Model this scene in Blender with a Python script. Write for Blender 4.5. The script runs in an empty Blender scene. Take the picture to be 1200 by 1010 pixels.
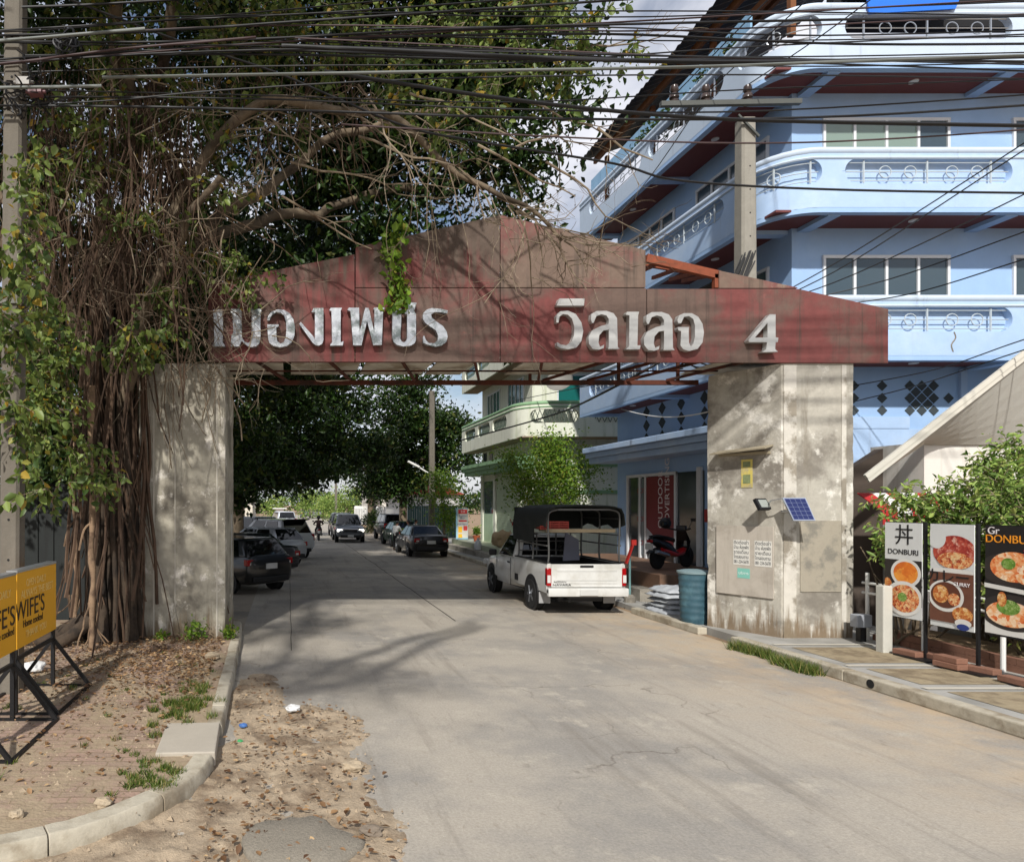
import bpy, bmesh, math, random
import numpy as np
from mathutils import Vector, Matrix, noise as mnoise
R = math.radians
random.seed(7)
rng = np.random.default_rng(11)
SC = bpy.context.scene
COL = SC.collection

# ------------------------------------------------------------------ camera, sky, sun, exposure
F_PX, CX, HY, CAM_H = 800.0, 338.0, 590.0, 2.5
cam_d = bpy.data.cameras.new('camera'); cam = bpy.data.objects.new('camera', cam_d); COL.objects.link(cam)
cam.location = (0, 0, CAM_H); cam.rotation_euler = (R(90), 0, 0)
cam_d.sensor_fit = 'HORIZONTAL'; cam_d.sensor_width = 36; cam_d.lens = F_PX / 1200 * 36
cam_d.shift_x = (600 - CX) / 1200; cam_d.shift_y = (HY - 505) / 1200
cam_d.clip_start = 0.05; cam_d.clip_end = 2000
SC.camera = cam
SUN_DIR = Vector((0.30, 1.0, -0.85)).normalized()          # the way the light travels
sun_d = bpy.data.lights.new('sun', 'SUN'); sun_d.energy = 4.7; sun_d.angle = R(1.5); sun_d.color = (1.0, 0.965, 0.91)
sun = bpy.data.objects.new('sun', sun_d); COL.objects.link(sun)
sun.rotation_euler = SUN_DIR.to_track_quat('-Z', 'Y').to_euler(); sun.location = (-10, -20, 30)
W = bpy.data.worlds.new('World'); SC.world = W; W.use_nodes = True
wn = W.node_tree; wn.nodes.clear()
wo = wn.nodes.new('ShaderNodeOutputWorld'); wb = wn.nodes.new('ShaderNodeBackground'); wb.inputs['Strength'].default_value = 0.105
sky = wn.nodes.new('ShaderNodeTexSky'); sky.sky_type = 'NISHITA'; sky.sun_disc = False
sky.sun_elevation = math.asin(-SUN_DIR.z); sky.sun_rotation = math.atan2(-SUN_DIR.x, -SUN_DIR.y) % (2 * math.pi)
sky.air_density = 1.0; sky.dust_density = 1.5
tc = wn.nodes.new('ShaderNodeTexCoord'); mp = wn.nodes.new('ShaderNodeMapping'); mp.inputs['Scale'].default_value = (1.0, 1.0, 2.2)
nz = wn.nodes.new('ShaderNodeTexNoise'); nz.inputs['Scale'].default_value = 3.2; nz.inputs['Detail'].default_value = 8; nz.inputs['Roughness'].default_value = 0.55; nz.inputs['Distortion'].default_value = 0.3
rp = wn.nodes.new('ShaderNodeValToRGB'); rp.color_ramp.elements[0].position = 0.36; rp.color_ramp.elements[1].position = 0.58
nz2 = wn.nodes.new('ShaderNodeTexNoise'); nz2.inputs['Scale'].default_value = 7; nz2.inputs['Detail'].default_value = 6
cr = wn.nodes.new('ShaderNodeValToRGB')
cr.color_ramp.elements[0].color = (6.4, 6.7, 7.7, 1); cr.color_ramp.elements[1].color = (9.6, 9.6, 10.2, 1)
cr.color_ramp.elements[0].position = 0.35; cr.color_ramp.elements[1].position = 0.65
mx = wn.nodes.new('ShaderNodeMixRGB')
L = wn.links.new
L(tc.outputs['Generated'], mp.inputs[0]); L(mp.outputs[0], nz.inputs['Vector']); L(nz.outputs['Fac'], rp.inputs[0])
L(mp.outputs[0], nz2.inputs['Vector']); L(nz2.outputs['Fac'], cr.inputs[0])
L(rp.outputs['Color'], mx.inputs[0]); L(sky.outputs[0], mx.inputs[1]); L(cr.outputs['Color'], mx.inputs[2])
L(mx.outputs[0], wb.inputs['Color']); L(wb.outputs[0], wo.inputs['Surface'])
SC.view_settings.view_transform = 'Standard'; SC.view_settings.look = 'None'
SC.view_settings.exposure = 0.0; SC.view_settings.gamma = 1.0
try:
    SC.cycles.max_bounces = 6; SC.cycles.diffuse_bounces = 3; SC.cycles.glossy_bounces = 3; SC.cycles.transmission_bounces = 4; SC.cycles.transparent_max_bounces = 6
except Exception: pass

# ------------------------------------------------------------------ helpers
def P(px, py, d):                                            # where a point of the photograph is, d metres away
    return Vector(((px - CX) / F_PX * d, d, CAM_H - (py - HY) / F_PX * d))
def G(px, py, z=0.0):                                        # the same for a point on the ground
    d = (CAM_H - z) * F_PX / (py - HY); return Vector(((px - CX) / F_PX * d, d, z))
def lin(c):
    return tuple(((v/255/12.92) if v/255 <= 0.04045 else ((v/255 + 0.055)/1.055)**2.4) for v in c[:3]) + (1.0,)
def frame_for(d):
    d = d.normalized(); a = Vector((0, 0, 1)) if abs(d.z) < 0.9 else Vector((1, 0, 0))
    u = d.cross(a).normalized(); return u, d.cross(u)

class MB:
    def __init__(s): s.v = []; s.f = []; s.m = []
    def add(s, vs, fs, m=0):
        o = len(s.v); s.v += [tuple(v) for v in vs]; s.f += [tuple(i + o for i in f) for f in fs]; s.m += [m] * len(fs); return s
    def bx(s, x0, x1, y0, y1, z0, z1, m=0):
        vs = [(x0,y0,z0),(x1,y0,z0),(x1,y1,z0),(x0,y1,z0),(x0,y0,z1),(x1,y0,z1),(x1,y1,z1),(x0,y1,z1)]
        return s.add(vs, [(3,2,1,0),(4,5,6,7),(0,1,5,4),(1,2,6,5),(2,3,7,6),(3,0,4,7)], m)
    def box(s, c, sz, rz=0.0, m=0, rot=None):
        h = [k / 2 for k in sz]; Rm = rot if rot is not None else Matrix.Rotation(rz, 3, 'Z'); c = Vector(c)
        vs = [c + Rm @ Vector((a*h[0], b*h[1], e*h[2])) for e in (-1,1) for a, b in ((-1,-1),(1,-1),(1,1),(-1,1))]
        return s.add(vs, [(3,2,1,0),(4,5,6,7),(0,1,5,4),(1,2,6,5),(2,3,7,6),(3,0,4,7)], m)
    def bar(s, p0, p1, w, h=None, m=0):
        p0, p1 = Vector(p0), Vector(p1); h = h or w; u, v = frame_for(p1 - p0)
        vs = [p + u*a*w/2 + v*b*h/2 for p in (p0, p1) for a, b in ((-1,-1),(1,-1),(1,1),(-1,1))]
        return s.add(vs, [(0,1,2,3),(7,6,5,4),(0,4,5,1),(1,5,6,2),(2,6,7,3),(3,7,4,0)], m)
    def tube(s, pts, r, n=6, m=0, caps=True, closed=False):
        pts = [Vector(p) for p in pts]; k = len(pts); rs = r if hasattr(r, '__len__') else [r]*k
        t = (pts[1] - pts[0]).normalized(); u, _ = frame_for(t); vs = []
        for i, p in enumerate(pts):
            if closed: t2 = pts[(i+1) % k] - pts[i-1]
            else: t2 = pts[min(i+1, k-1)] - pts[max(i-1, 0)]
            t2 = t2.normalized() if t2.length > 1e-9 else t
            u = (u - t2*u.dot(t2)); u = u.normalized() if u.length > 1e-6 else frame_for(t2)[0]
            w = t2.cross(u); t = t2
            vs += [p + (u*math.cos(2*math.pi*j/n) + w*math.sin(2*math.pi*j/n))*rs[i] for j in range(n)]
        fs = []
        for i in range(k if closed else k-1):
            a, b = i*n, ((i+1) % k)*n
            fs += [(a+j, a+(j+1)%n, b+(j+1)%n, b+j) for j in range(n)]
        if caps and not closed: fs += [tuple(range(n-1, -1, -1)), tuple((k-1)*n + j for j in range(n))]
        return s.add(vs, fs, m)
    def cyl(s, p0, p1, r0, r1=None, n=14, m=0): return s.tube([p0, p1], [r0, r0 if r1 is None else r1], n, m)
    def prism(s, poly, vec, m=0):                            # planar polygon pushed along vec
        poly = [Vector(p) for p in poly]; n = len(poly); vec = Vector(vec)
        fs = [tuple(range(n)), tuple(range(2*n-1, n-1, -1))] + [(i, i+n, (i+1)%n+n, (i+1)%n) for i in range(n)]
        return s.add(poly + [p + vec for p in poly], fs, m)
    def loft(s, rings, m=0, caps=True):
        n = len(rings[0]); vs = [p for r in rings for p in r]; fs = []
        for i in range(len(rings)-1):
            fs += [(i*n+j, i*n+(j+1)%n, (i+1)*n+(j+1)%n, (i+1)*n+j) for j in range(n)]
        if caps: fs += [tuple(range(n-1,-1,-1)), tuple((len(rings)-1)*n+j for j in range(n))]
        return s.add(vs, fs, m)
    def lathe(s, prof, c=(0,0,0), n=20, m=0, ax='Z'):
        c = Vector(c); vs = []
        for r, z in prof:
            for j in range(n):
                a = 2*math.pi*j/n; p = Vector((r*math.cos(a), r*math.sin(a), z))
                if ax == 'X': p = Vector((p.z, p.x, p.y))
                if ax == 'Y': p = Vector((p.y, p.z, p.x))
                vs.append(c + p)
        k = len(prof); fs = [(i*n+j, i*n+(j+1)%n, (i+1)*n+(j+1)%n, (i+1)*n+j) for i in range(k-1) for j in range(n)]
        if prof[0][0] > 1e-6: fs.append(tuple(range(n-1,-1,-1)))
        if prof[-1][0] > 1e-6: fs.append(tuple((k-1)*n+j for j in range(n)))
        return s.add(vs, fs, m)
    def ball(s, c, r, n=12, m=0):
        r = r if hasattr(r, '__len__') else (r, r, r); k = max(4, n//2); c = Vector(c); vs = []
        for i in range(k+1):
            t = math.pi*i/k
            vs += [c + Vector((r[0]*math.sin(t)*math.cos(2*math.pi*j/n), r[1]*math.sin(t)*math.sin(2*math.pi*j/n), -r[2]*math.cos(t))) for j in range(n)]
        return s.add(vs, [(i*n+j, i*n+(j+1)%n, (i+1)*n+(j+1)%n, (i+1)*n+j) for i in range(k) for j in range(n)], m)
    def build(s, name, mats, parent=None, smooth=None, bevel=0, world=False, fix=True):
        me = bpy.data.meshes.new(name); me.from_pydata(s.v, [], s.f)
        for q in (mats if isinstance(mats, (list, tuple)) else [mats]): me.materials.append(q)
        if any(s.m): me.polygons.foreach_set('material_index', s.m)
        if fix:
            bm = bmesh.new(); bm.from_mesh(me); bmesh.ops.recalc_face_normals(bm, faces=bm.faces); bm.to_mesh(me); bm.free()
        if smooth is not None:
            me.polygons.foreach_set('use_smooth', [True]*len(me.polygons)); me.set_sharp_from_angle(angle=R(smooth))
        me.update()
        return link(name, me, parent, world, bevel)
def link(name, me, parent=None, world=False, bevel=0):
    o = bpy.data.objects.new(name, me); COL.objects.link(o)
    if parent is not None:
        o.parent = parent
        if world and parent.type == 'EMPTY': o.location = -parent.location
    if bevel:
        b = o.modifiers.new('bevel', 'BEVEL'); b.width = bevel; b.segments = 2; b.limit_method = 'ANGLE'; b.angle_limit = R(40)
    return o
def tag(o, label=None, cat=None, group=None, kind=None):
    if label: o['label'] = label
    if cat: o['category'] = cat
    if group: o['group'] = group
    if kind: o['kind'] = kind
    return o
def thing(name, label, cat, loc=(0,0,0), rz=0, group=None):
    o = bpy.data.objects.new(name, None); COL.objects.link(o); o.empty_display_size = 0.2
    o.location = loc; o.rotation_euler = (0, 0, rz); return tag(o, label, cat, group)
def struct(o): o['kind'] = 'structure'; return o
def copy_tree(o, parent=None):
    c = o.copy(); COL.objects.link(c)
    if parent is not None: c.parent = parent
    for ch in list(o.children): copy_tree(ch, c)
    return c
def curve_mesh(polys, extrude, bevel=0.0):                   # 2D outlines (holes allowed) to a solid plate
    cu = bpy.data.curves.new('outline', 'CURVE'); cu.dimensions = '2D'; cu.fill_mode = 'BOTH'; cu.extrude = extrude; cu.bevel_depth = bevel
    for poly in polys:
        sp = cu.splines.new('POLY'); sp.points.add(len(poly)-1); sp.use_cyclic_u = True
        for q, p in zip(sp.points, poly): q.co = (p[0], p[1], 0, 1)
    o = bpy.data.objects.new('outline', cu); COL.objects.link(o)
    me = bpy.data.meshes.new_from_object(o.evaluated_get(bpy.context.evaluated_depsgraph_get()))
    bpy.data.objects.remove(o); bpy.data.curves.remove(cu); return me
def text_mesh(body, size, extrude=0.002, align='CENTER', space=1.0):
    cu = bpy.data.curves.new('lettering', 'FONT'); cu.body = body; cu.size = size; cu.extrude = extrude; cu.align_x = align; cu.align_y = 'CENTER'; cu.space_character = space
    o = bpy.data.objects.new('lettering', cu); COL.objects.link(o)
    me = bpy.data.meshes.new_from_object(o.evaluated_get(bpy.context.evaluated_depsgraph_get()))
    bpy.data.objects.remove(o); bpy.data.curves.remove(cu); return me
FACE_FRONT = Matrix(((1,0,0),(0,0,-1),(0,1,0)))              # text plane facing -Y
FACE_LEFT = Matrix(((0,0,-1),(-1,0,0),(0,1,0)))              # text plane facing -X
def text(name, body, size, loc, mat, parent, rot=FACE_FRONT, sx=1.0, extrude=0.002, align='CENTER', space=1.0, bold=0.0):
    me = text_mesh(body, size, extrude, align, space); me.transform(Matrix.Diagonal((sx, 1, 1, 1))); me.transform(rot.to_4x4()); me.transform(Matrix.Translation(Vector(loc)))
    me.materials.clear(); me.materials.append(mat); return link(name, me, parent)

# ------------------------------------------------------------------ materials
def nodes_of(name):
    m = bpy.data.materials.new(name); m.use_nodes = True; t = m.node_tree; b = t.nodes['Principled BSDF']; return m, t, b
def M(name, base, rough=0.75, metal=0.0, var=0.12, vs=3.0, col2=None, ms=0.8, mask=(0.45, 0.65), bump=0.15, bs=30.0, streak=None, world=True, streak_scale=(5.0,5.0,0.35), streak_mask=(0.50,0.74), top=None, col3=None, m3s=3.0, mask3=(0.55,0.7), coat=0.0, spec=0.5):
    m, t, b = nodes_of(name); N = t.nodes.new; K = t.links.new
    if world: g = N('ShaderNodeNewGeometry').outputs['Position']
    else: g = N('ShaderNodeTexCoord').outputs['Object']
    def nz(scale, detail=6, rough=0.6, sc=None):
        n = N('ShaderNodeTexNoise'); n.inputs['Scale'].default_value = scale; n.inputs['Detail'].default_value = detail; n.inputs['Roughness'].default_value = rough
        if sc:
            q = N('ShaderNodeMapping'); q.inputs['Scale'].default_value = sc; K(g, q.inputs[0]); K(q.outputs[0], n.inputs['Vector'])
        else: K(g, n.inputs['Vector'])
        return n.outputs['Fac']
    def ramp(s, a, c):
        r = N('ShaderNodeMapRange'); r.inputs[1].default_value = a; r.inputs[2].default_value = c; r.interpolation_type = 'SMOOTHSTEP'; K(s, r.inputs[0]); return r.outputs[0]
    def mix(f, a, c):
        x = N('ShaderNodeMixRGB')
        if isinstance(f, float): x.inputs[0].default_value = f
        else: K(f, x.inputs[0])
        for i, q in ((1, a), (2, c)):
            if isinstance(q, tuple): x.inputs[i].default_value = q
            else: K(q, x.inputs[i])
        return x.outputs[0]
    c = lin(base)
    if col2 is not None: c = mix(ramp(nz(ms, 8, 0.65), *mask), c, lin(col2))
    if col3 is not None: c = mix(ramp(nz(m3s, 8, 0.7), *mask3), c, lin(col3))
    if streak is not None: c = mix(ramp(nz(1.0, 6, 0.65, streak_scale), *streak_mask), c, lin(streak))
    if top is not None:                                       # grime washed down from the upper edge: (z low, z high, colour)
        sp = N('ShaderNodeSeparateXYZ'); K(g, sp.inputs[0]); mr = N('ShaderNodeMapRange'); mr.inputs[1].default_value = top[0]; mr.inputs[2].default_value = top[1]; mr.inputs[3].default_value = -.22; mr.inputs[4].default_value = .26; K(sp.outputs[2], mr.inputs[0])
        ad = N('ShaderNodeMath'); ad.operation = 'ADD'; K(nz(1.0, 8, 0.7, (7.0, 7.0, .5)), ad.inputs[0]); K(mr.outputs[0], ad.inputs[1]); c = mix(ramp(ad.outputs[0], .46, .66), c, lin(top[2]))
    if var:
        h = N('ShaderNodeHueSaturation'); r = N('ShaderNodeMapRange'); r.inputs[1].default_value = 0.25; r.inputs[2].default_value = 0.75; r.inputs[3].default_value = 1 - var; r.inputs[4].default_value = 1 + var
        K(nz(vs, 8, 0.7), r.inputs[0]); K(r.outputs[0], h.inputs['Value'])
        if isinstance(c, tuple): h.inputs['Color'].default_value = c
        else: K(c, h.inputs['Color'])
        c = h.outputs[0]
    if isinstance(c, tuple): b.inputs['Base Color'].default_value = c
    else: K(c, b.inputs['Base Color'])
    b.inputs['Roughness'].default_value = rough; b.inputs['Metallic'].default_value = metal; b.inputs['Coat Weight'].default_value = coat; b.inputs['Specular IOR Level'].default_value = spec
    if bump:
        bp = N('ShaderNodeBump'); bp.inputs['Strength'].default_value = bump; bp.inputs['Distance'].default_value = 0.02; K(nz(bs, 6, 0.7), bp.inputs['Height']); K(bp.outputs[0], b.inputs['Normal'])
    return m
def leaf_mat(name, dark, light, dry, dry_at=0.9, trans=0.3):
    m, t, b = nodes_of(name); N = t.nodes.new; K = t.links.new
    a = N('ShaderNodeAttribute'); a.attribute_name = 'tint'
    r = N('ShaderNodeValToRGB'); e = r.color_ramp.elements; e[0].color = lin(dark); e[0].position = 0.0; e[1].color = lin(light); e[1].position = dry_at - 0.08
    x = e.new(dry_at); x.color = lin(dry)
    K(a.outputs['Fac'], r.inputs[0]); K(r.outputs[0], b.inputs['Base Color']); b.inputs['Roughness'].default_value = 0.45; b.inputs['Specular IOR Level'].default_value = 0.35
    tr = N('ShaderNodeBsdfTranslucent'); K(r.outputs[0], tr.inputs['Color']); ms = N('ShaderNodeMixShader'); ms.inputs[0].default_value = trans
    o = t.nodes['Material Output']; K(b.outputs[0], ms.inputs[1]); K(tr.outputs[0], ms.inputs[2]); K(ms.outputs[0], o.inputs['Surface']); return m
def emit(name, col, s):
    m, t, b = nodes_of(name); b.inputs['Base Color'].default_value = lin(col); b.inputs['Emission Color'].default_value = lin(col); b.inputs['Emission Strength'].default_value = s; return m
def plain(name, col, rough=0.6, metal=0.0, **k): return M(name, col, rough, metal, var=k.pop('var', 0.06), bump=k.pop('bump', 0.0), world=k.pop('world', False), **k)

sign_red = M('weathered_red_panel', (112,60,57), 0.85, var=0.18, vs=7, col2=(98,80,71), ms=0.6, mask=(0.42,0.60), streak=(76,62,55), col3=(130,82,76), m3s=1.6, mask3=(0.60,0.70), bump=0.2, bs=16, streak_scale=(9,9,.35), top=(5.6,7.6,(92,78,68)))
sign_brown = M('grey_brown_panel', (112,94,82), 0.85, var=0.16, vs=7, col2=(118,72,68), ms=0.7, mask=(0.50,0.66), streak=(74,64,56), col3=(132,116,102), m3s=2.0, mask3=(0.58,0.7), bump=0.2, bs=16, streak_scale=(9,9,.35))
steel_letter = M('reflection_mottled_steel', (205,208,210), 0.3, 0.6, var=0.2, vs=14, col2=(128,136,132), ms=4.5, mask=(0.46,0.62), bump=0.25, bs=7, col3=(210,212,214), m3s=9)  # reflections of greenery are mottled into the base colour
steel_white = M('pale_steel', (184,184,181), 0.45, 0.25, var=0.08, vs=7, col2=(170,168,160), ms=2.5, mask=(0.55,0.75), bump=0.05, bs=9)
rust = M('rusty_steel', (92,48,34), 0.8, 0.2, var=0.3, vs=8, col2=(55,38,32), ms=3)
conc_pillar = M('stained_concrete', (168,162,146), 0.9, var=0.16, vs=7, col2=(116,110,98), ms=1.0, mask=(0.46,0.64), streak=(112,106,94), streak_mask=(.56,.8), streak_scale=(3,3,.4), top=(1.0,.0,(118,104,84)), col3=(212,206,194), m3s=2.3, mask3=(0.56,0.66), bump=0.35, bs=22)
conc_tan = M('tan_stained_concrete', (172,167,155), 0.9, var=0.18, vs=7, col2=(126,120,110), ms=1.1, mask=(0.46,0.64), streak=(120,112,98), streak_mask=(.54,.8), streak_scale=(3,3,.4), top=(1.0,.0,(122,106,86)), col3=(216,212,202), m3s=1.7, mask3=(0.52,0.64), bump=0.35, bs=22)
conc_grey = M('old_concrete', (158,152,140), 0.92, var=0.16, vs=7, col2=(120,114,104), ms=1.4, bump=0.35, bs=25)
conc_kerb = M('kerb_concrete', (176,168,150), 0.92, var=0.14, vs=9, col2=(136,124,104), ms=1.8, bump=0.4, bs=28)
conc_pole = M('pole_concrete', (104,98,88), 0.92, var=0.12, vs=6, streak=(112,106,96), bump=0.25, bs=30)
ceil_board = M('ceiling_board', (206,200,186), 0.9, var=0.1, vs=3, col2=(160,146,126), ms=1.6)
blue_wall = M('blue_paint', (152,183,221), 0.75, var=0.05, vs=2, col2=(160,189,223), ms=0.7, bump=0.08)
blue_pale = M('pale_blue_paint', (166,191,222), 0.75, var=0.06, vs=3, col2=(178,199,224), ms=0.8, streak=(148,164,186), streak_mask=(.58,.8), bump=0.06)
blue_white = M('blue_white_paint', (186,200,216), 0.75, var=0.05, vs=3, streak=(150,160,170), streak_mask=(.58,.8), bump=0.06)
blue_dark = M('terrace_shade_blue', (92,116,150), 0.75, var=0.05)  # wall blue darkened for the shade in the terrace recess
diamond_m = M('vent_dark', (58,66,70), 0.8, var=0.1)
maroon = M('maroon_soffit_boards', (104,54,52), 0.7, var=0.1)
green_wall = M('cream_green_paint', (216,218,202), 0.8, var=0.05, streak=(182,188,160))
green_trim = M('green_trim_paint', (132,168,128), 0.7, var=0.06, streak=(104,140,104))
white_paint = M('white_paint', (222,222,218), 0.6, var=0.06, streak=(196,194,186), bump=0.05)
white_frame = plain('white_frame', (215,218,220), 0.5)
cream_wall = M('off_white_plaster', (214,210,202), 0.85, var=0.05, streak=(192,186,174))
roof_grey = M('pale_roof_sheet', (178,174,160), 0.8, var=0.08, vs=2, streak=(140,136,122))
soffit_grey = M('grey_soffit', (168,166,158), 0.9, var=0.05)
tin = M('dark_tin_roof', (52,50,50), 0.6, 0.3, var=0.12, streak=(84,60,46))
timber = M('orange_timber', (120,74,40), 0.8, var=0.2)
steel_rail = plain('stainless_rail', (190,194,198), 0.3, 0.8)
rail_grey = plain('grey_rail', (176,186,192), 0.5)
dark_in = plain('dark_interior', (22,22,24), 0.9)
black_metal = plain('black_metal', (22,22,24), 0.5, 0.2)
black_rubber = plain('black_rubber', (20,20,20), 0.85)
cable_m = plain('black_cable', (20,20,22), 0.55, var=0.1)
cable_grey = plain('grey_cable', (104,108,104), 0.55, var=0.1)
cable_brown = plain('brown_cable', (64,46,46), 0.6, var=0.1)
conc_pale = M('pale_pole_concrete', (142,138,128), 0.92, var=0.12, vs=6, streak=(108,104,96), bump=0.25, bs=30)
porcelain = plain('brown_porcelain', (62,50,46), 0.25)
tarp_blue = plain('blue_tarp', (30,110,215), 0.6)
def glass(name, col, rough=0.08):
    m, t, b = nodes_of(name); b.inputs['Base Color'].default_value = lin(col); b.inputs['Roughness'].default_value = rough; b.inputs['Specular IOR Level'].default_value = 0.7; return m
glass_dark = glass('window_glass', (66,80,88)); glass_green = glass('green_glass', (26,96,90)); glass_car = glass('car_glass', (14,16,18), 0.04); glass_curtain = glass('curtain_behind_glass', (128,146,136), 0.12)
bark = M('banyan_bark', (66,54,42), 0.95, var=0.35, vs=6, col2=(36,29,23), ms=2.5, bump=0.8, bs=14, streak=(66,54,42))
root_m = M('aerial_root', (88,68,52), 0.9, var=0.3, vs=3, col2=(62,46,34), ms=1.2, bump=0.3)
twig_m = M('dead_twig', (138,124,104), 0.9, var=0.25, vs=3, col2=(84,66,50), ms=1.0, bump=0.2)
limb_m = M('grey_limb_bark', (112,98,80), 0.95, var=0.25, vs=4, col2=(66,56,44), ms=1.6, bump=0.6, bs=12)
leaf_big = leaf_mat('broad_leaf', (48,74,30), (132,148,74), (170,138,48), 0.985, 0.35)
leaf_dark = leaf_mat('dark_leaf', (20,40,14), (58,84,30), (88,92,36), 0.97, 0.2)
leaf_lime = leaf_mat('lime_leaf', (68,104,28), (134,164,58), (150,150,60), 0.96, 0.35)
leaf_shrub = leaf_mat('shrub_leaf', (68,100,38), (156,180,90), (170,176,100), 0.92, 0.3)
leaf_dry = leaf_mat('dry_leaf', (78,52,34), (150,118,84), (178,150,112), 0.9, 0.05)
grass_m = leaf_mat('grass_blade', (48,72,22), (104,122,52), (150,136,84), 0.85, 0.25)

# ------------------------------------------------------------------ foliage
def fast_mesh(name, co, faces_n, k, tint=None):
    me = bpy.data.meshes.new(name); nf = len(faces_n)
    me.vertices.add(len(co)); me.vertices.foreach_set('co', np.asarray(co, dtype=np.float32).ravel())
    me.loops.add(nf*k); me.loops.foreach_set('vertex_index', np.asarray(faces_n, dtype=np.int32).ravel())
    me.polygons.add(nf); me.polygons.foreach_set('loop_start', np.arange(0, nf*k, k, dtype=np.int32))
    me.update(calc_edges=True)
    if tint is not None:
        a = me.attributes.new('tint', 'FLOAT', 'POINT'); a.data.foreach_set('value', np.asarray(tint, dtype=np.float32))
    return me
def leaves_at(name, pos, size, mat, parent=None, droop=0.5, ratio=0.5, fold=0.18, flat=False, dirs=None, world=True):
    n = len(pos); pos = np.asarray(pos, float)
    d = rng.normal(size=(n,3)) if dirs is None else np.asarray(dirs, float) + rng.normal(size=(n,3))*0.35
    if flat: d[:,2] *= 0.15
    else: d[:,2] -= droop
    d /= np.linalg.norm(d, axis=1, keepdims=True) + 1e-9
    q = rng.normal(size=(n,3)); 
    if flat: q = np.tile([0,0,1.0],(n,1)) + q*0.25
    s = np.cross(d, q); s /= np.linalg.norm(s, axis=1, keepdims=True) + 1e-9
    nn = np.cross(s, d); sz = (size*(0.45+1.0*rng.random(n)**1.3))[:,None]
    base = pos - d*sz*0.5; tip = pos + d*sz*0.5
    l1 = pos - d*sz*0.12 + s*sz*ratio*0.5 + nn*sz*fold; r1 = pos - d*sz*0.12 - s*sz*ratio*0.5 + nn*sz*fold
    l2 = pos + d*sz*0.22 + s*sz*ratio*0.36 + nn*sz*fold*0.7; r2 = pos + d*sz*0.22 - s*sz*ratio*0.36 + nn*sz*fold*0.7
    co = np.stack([base, l1, l2, tip, r2, r1], axis=1).reshape(-1,3)
    i = np.arange(n)[:,None]*6
    f = np.concatenate([i+np.array([[0,3,2,1]]), i+np.array([[0,5,4,3]])], axis=0)
    tint = np.repeat(rng.random(n), 6)
    me = fast_mesh(name, co, f, 4, tint); me.materials.append(mat)
    return link(name, me, parent, world=world)
def sprays(name, ells, size, mat, parent=None, world=True, twigs=(4,7), tl=(.25,.6), per=9, ratio=.6, droop=.6, tw_mat=None):   # leaves set along drooping twigs
    pos, dirs, mb = [], [], MB()
    for c, r, m in ells:
        for _ in range(m):
            d = rng.normal(size=3); d /= np.linalg.norm(d); q = Vector(np.asarray(c) + d*rng.random()**.45*np.asarray(r)); out = Vector(d)
            for _ in range(random.randint(*twigs)):
                td = (out*.5 + Vector((random.gauss(0,.7), random.gauss(0,.7), random.gauss(.1,.5)))).normalized(); ln = random.uniform(*tl); pts = wander(q, td, ln, 5, .14, (0,0,-.12*droop))
                mb.tube(pts, [.006-.0008*k for k in range(6)], 3, caps=False); n = max(3, int(per*ln/.4*random.uniform(.7,1.3)))
                for k in range(n):
                    f = (k+.6)/n*4.99; i = int(f); p = pts[i].lerp(pts[i+1], f-i); t = (pts[i+1]-pts[i]).normalized(); u, w = frame_for(t); a = k*2.4 + random.random(); o = u*math.cos(a) + w*math.sin(a)
                    dd = (t*.55 + o + Vector((0,0,-.35*droop))).normalized(); pos.append(tuple(p + dd*size*.45)); dirs.append(tuple(dd))
    o = leaves_at(name, pos, size, mat, parent, ratio=ratio, dirs=np.array(dirs), world=world)
    mb.build('twigs', tw_mat or bpy.data.materials['dead_twig'], parent, world=world, fix=False)['kind'] = 'stuff'; return o
def clumps(ells, per=60, cr=0.35, seed=None):                # ells: (centre, radii, number of clumps)
    out = []
    for c, r, m in ells:
        d = rng.normal(size=(m,3)); d /= np.linalg.norm(d, axis=1, keepdims=True); rad = rng.random(m)**0.45
        cc = np.asarray(c) + d*rad[:,None]*np.asarray(r)
        k = rng.integers(int(per*0.4), int(per*1.5)+1, m); rep = np.repeat(np.arange(m), k)
        out.append(cc[rep] + rng.normal(size=(k.sum(),3))*np.array([cr,cr,cr*0.6])*(0.6+0.8*rng.random((k.sum(),1))))
    return np.concatenate(out)
def wander(p, d, length, steps, jit=0.25, pull=(0,0,0)):
    p = Vector(p); d = Vector(d).normalized(); pts = [p.copy()]
    for _ in range(steps):
        d = (d + Vector((random.gauss(0,jit), random.gauss(0,jit), random.gauss(0,jit))) + Vector(pull)).normalized()
        p = p + d*length/steps; pts.append(p.copy())
    return pts
def grow(mb, p, d, length, r, depth, spread=0.7, jit=0.16, pull=(0,0,0), n=6, ends=None, kids=(2,4)):
    st = max(4, int(length/0.25)); st = min(st, 9); pts = wander(p, d, length, st, jit, pull)
    mb.tube(pts, [r*(1 - 0.55*i/st) for i in range(st+1)], n if depth > 1 else 4, caps=False)
    if depth <= 0:
        if ends is not None: ends.append((pts[-1], pts[-1]-pts[-2]))
        return
    for _ in range(random.randint(*kids)):
        i = random.randint(st//3, st); dd = (pts[i]-pts[max(0,i-1)]).normalized() if i else Vector(d)
        nd = dd + Vector((random.gauss(0,spread), random.gauss(0,spread), random.gauss(0,spread)*0.8))
        grow(mb, pts[i], nd, length*random.uniform(0.45,0.75), r*random.uniform(0.4,0.6), depth-1, spread, jit*1.2, pull, n, ends, kids)
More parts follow.
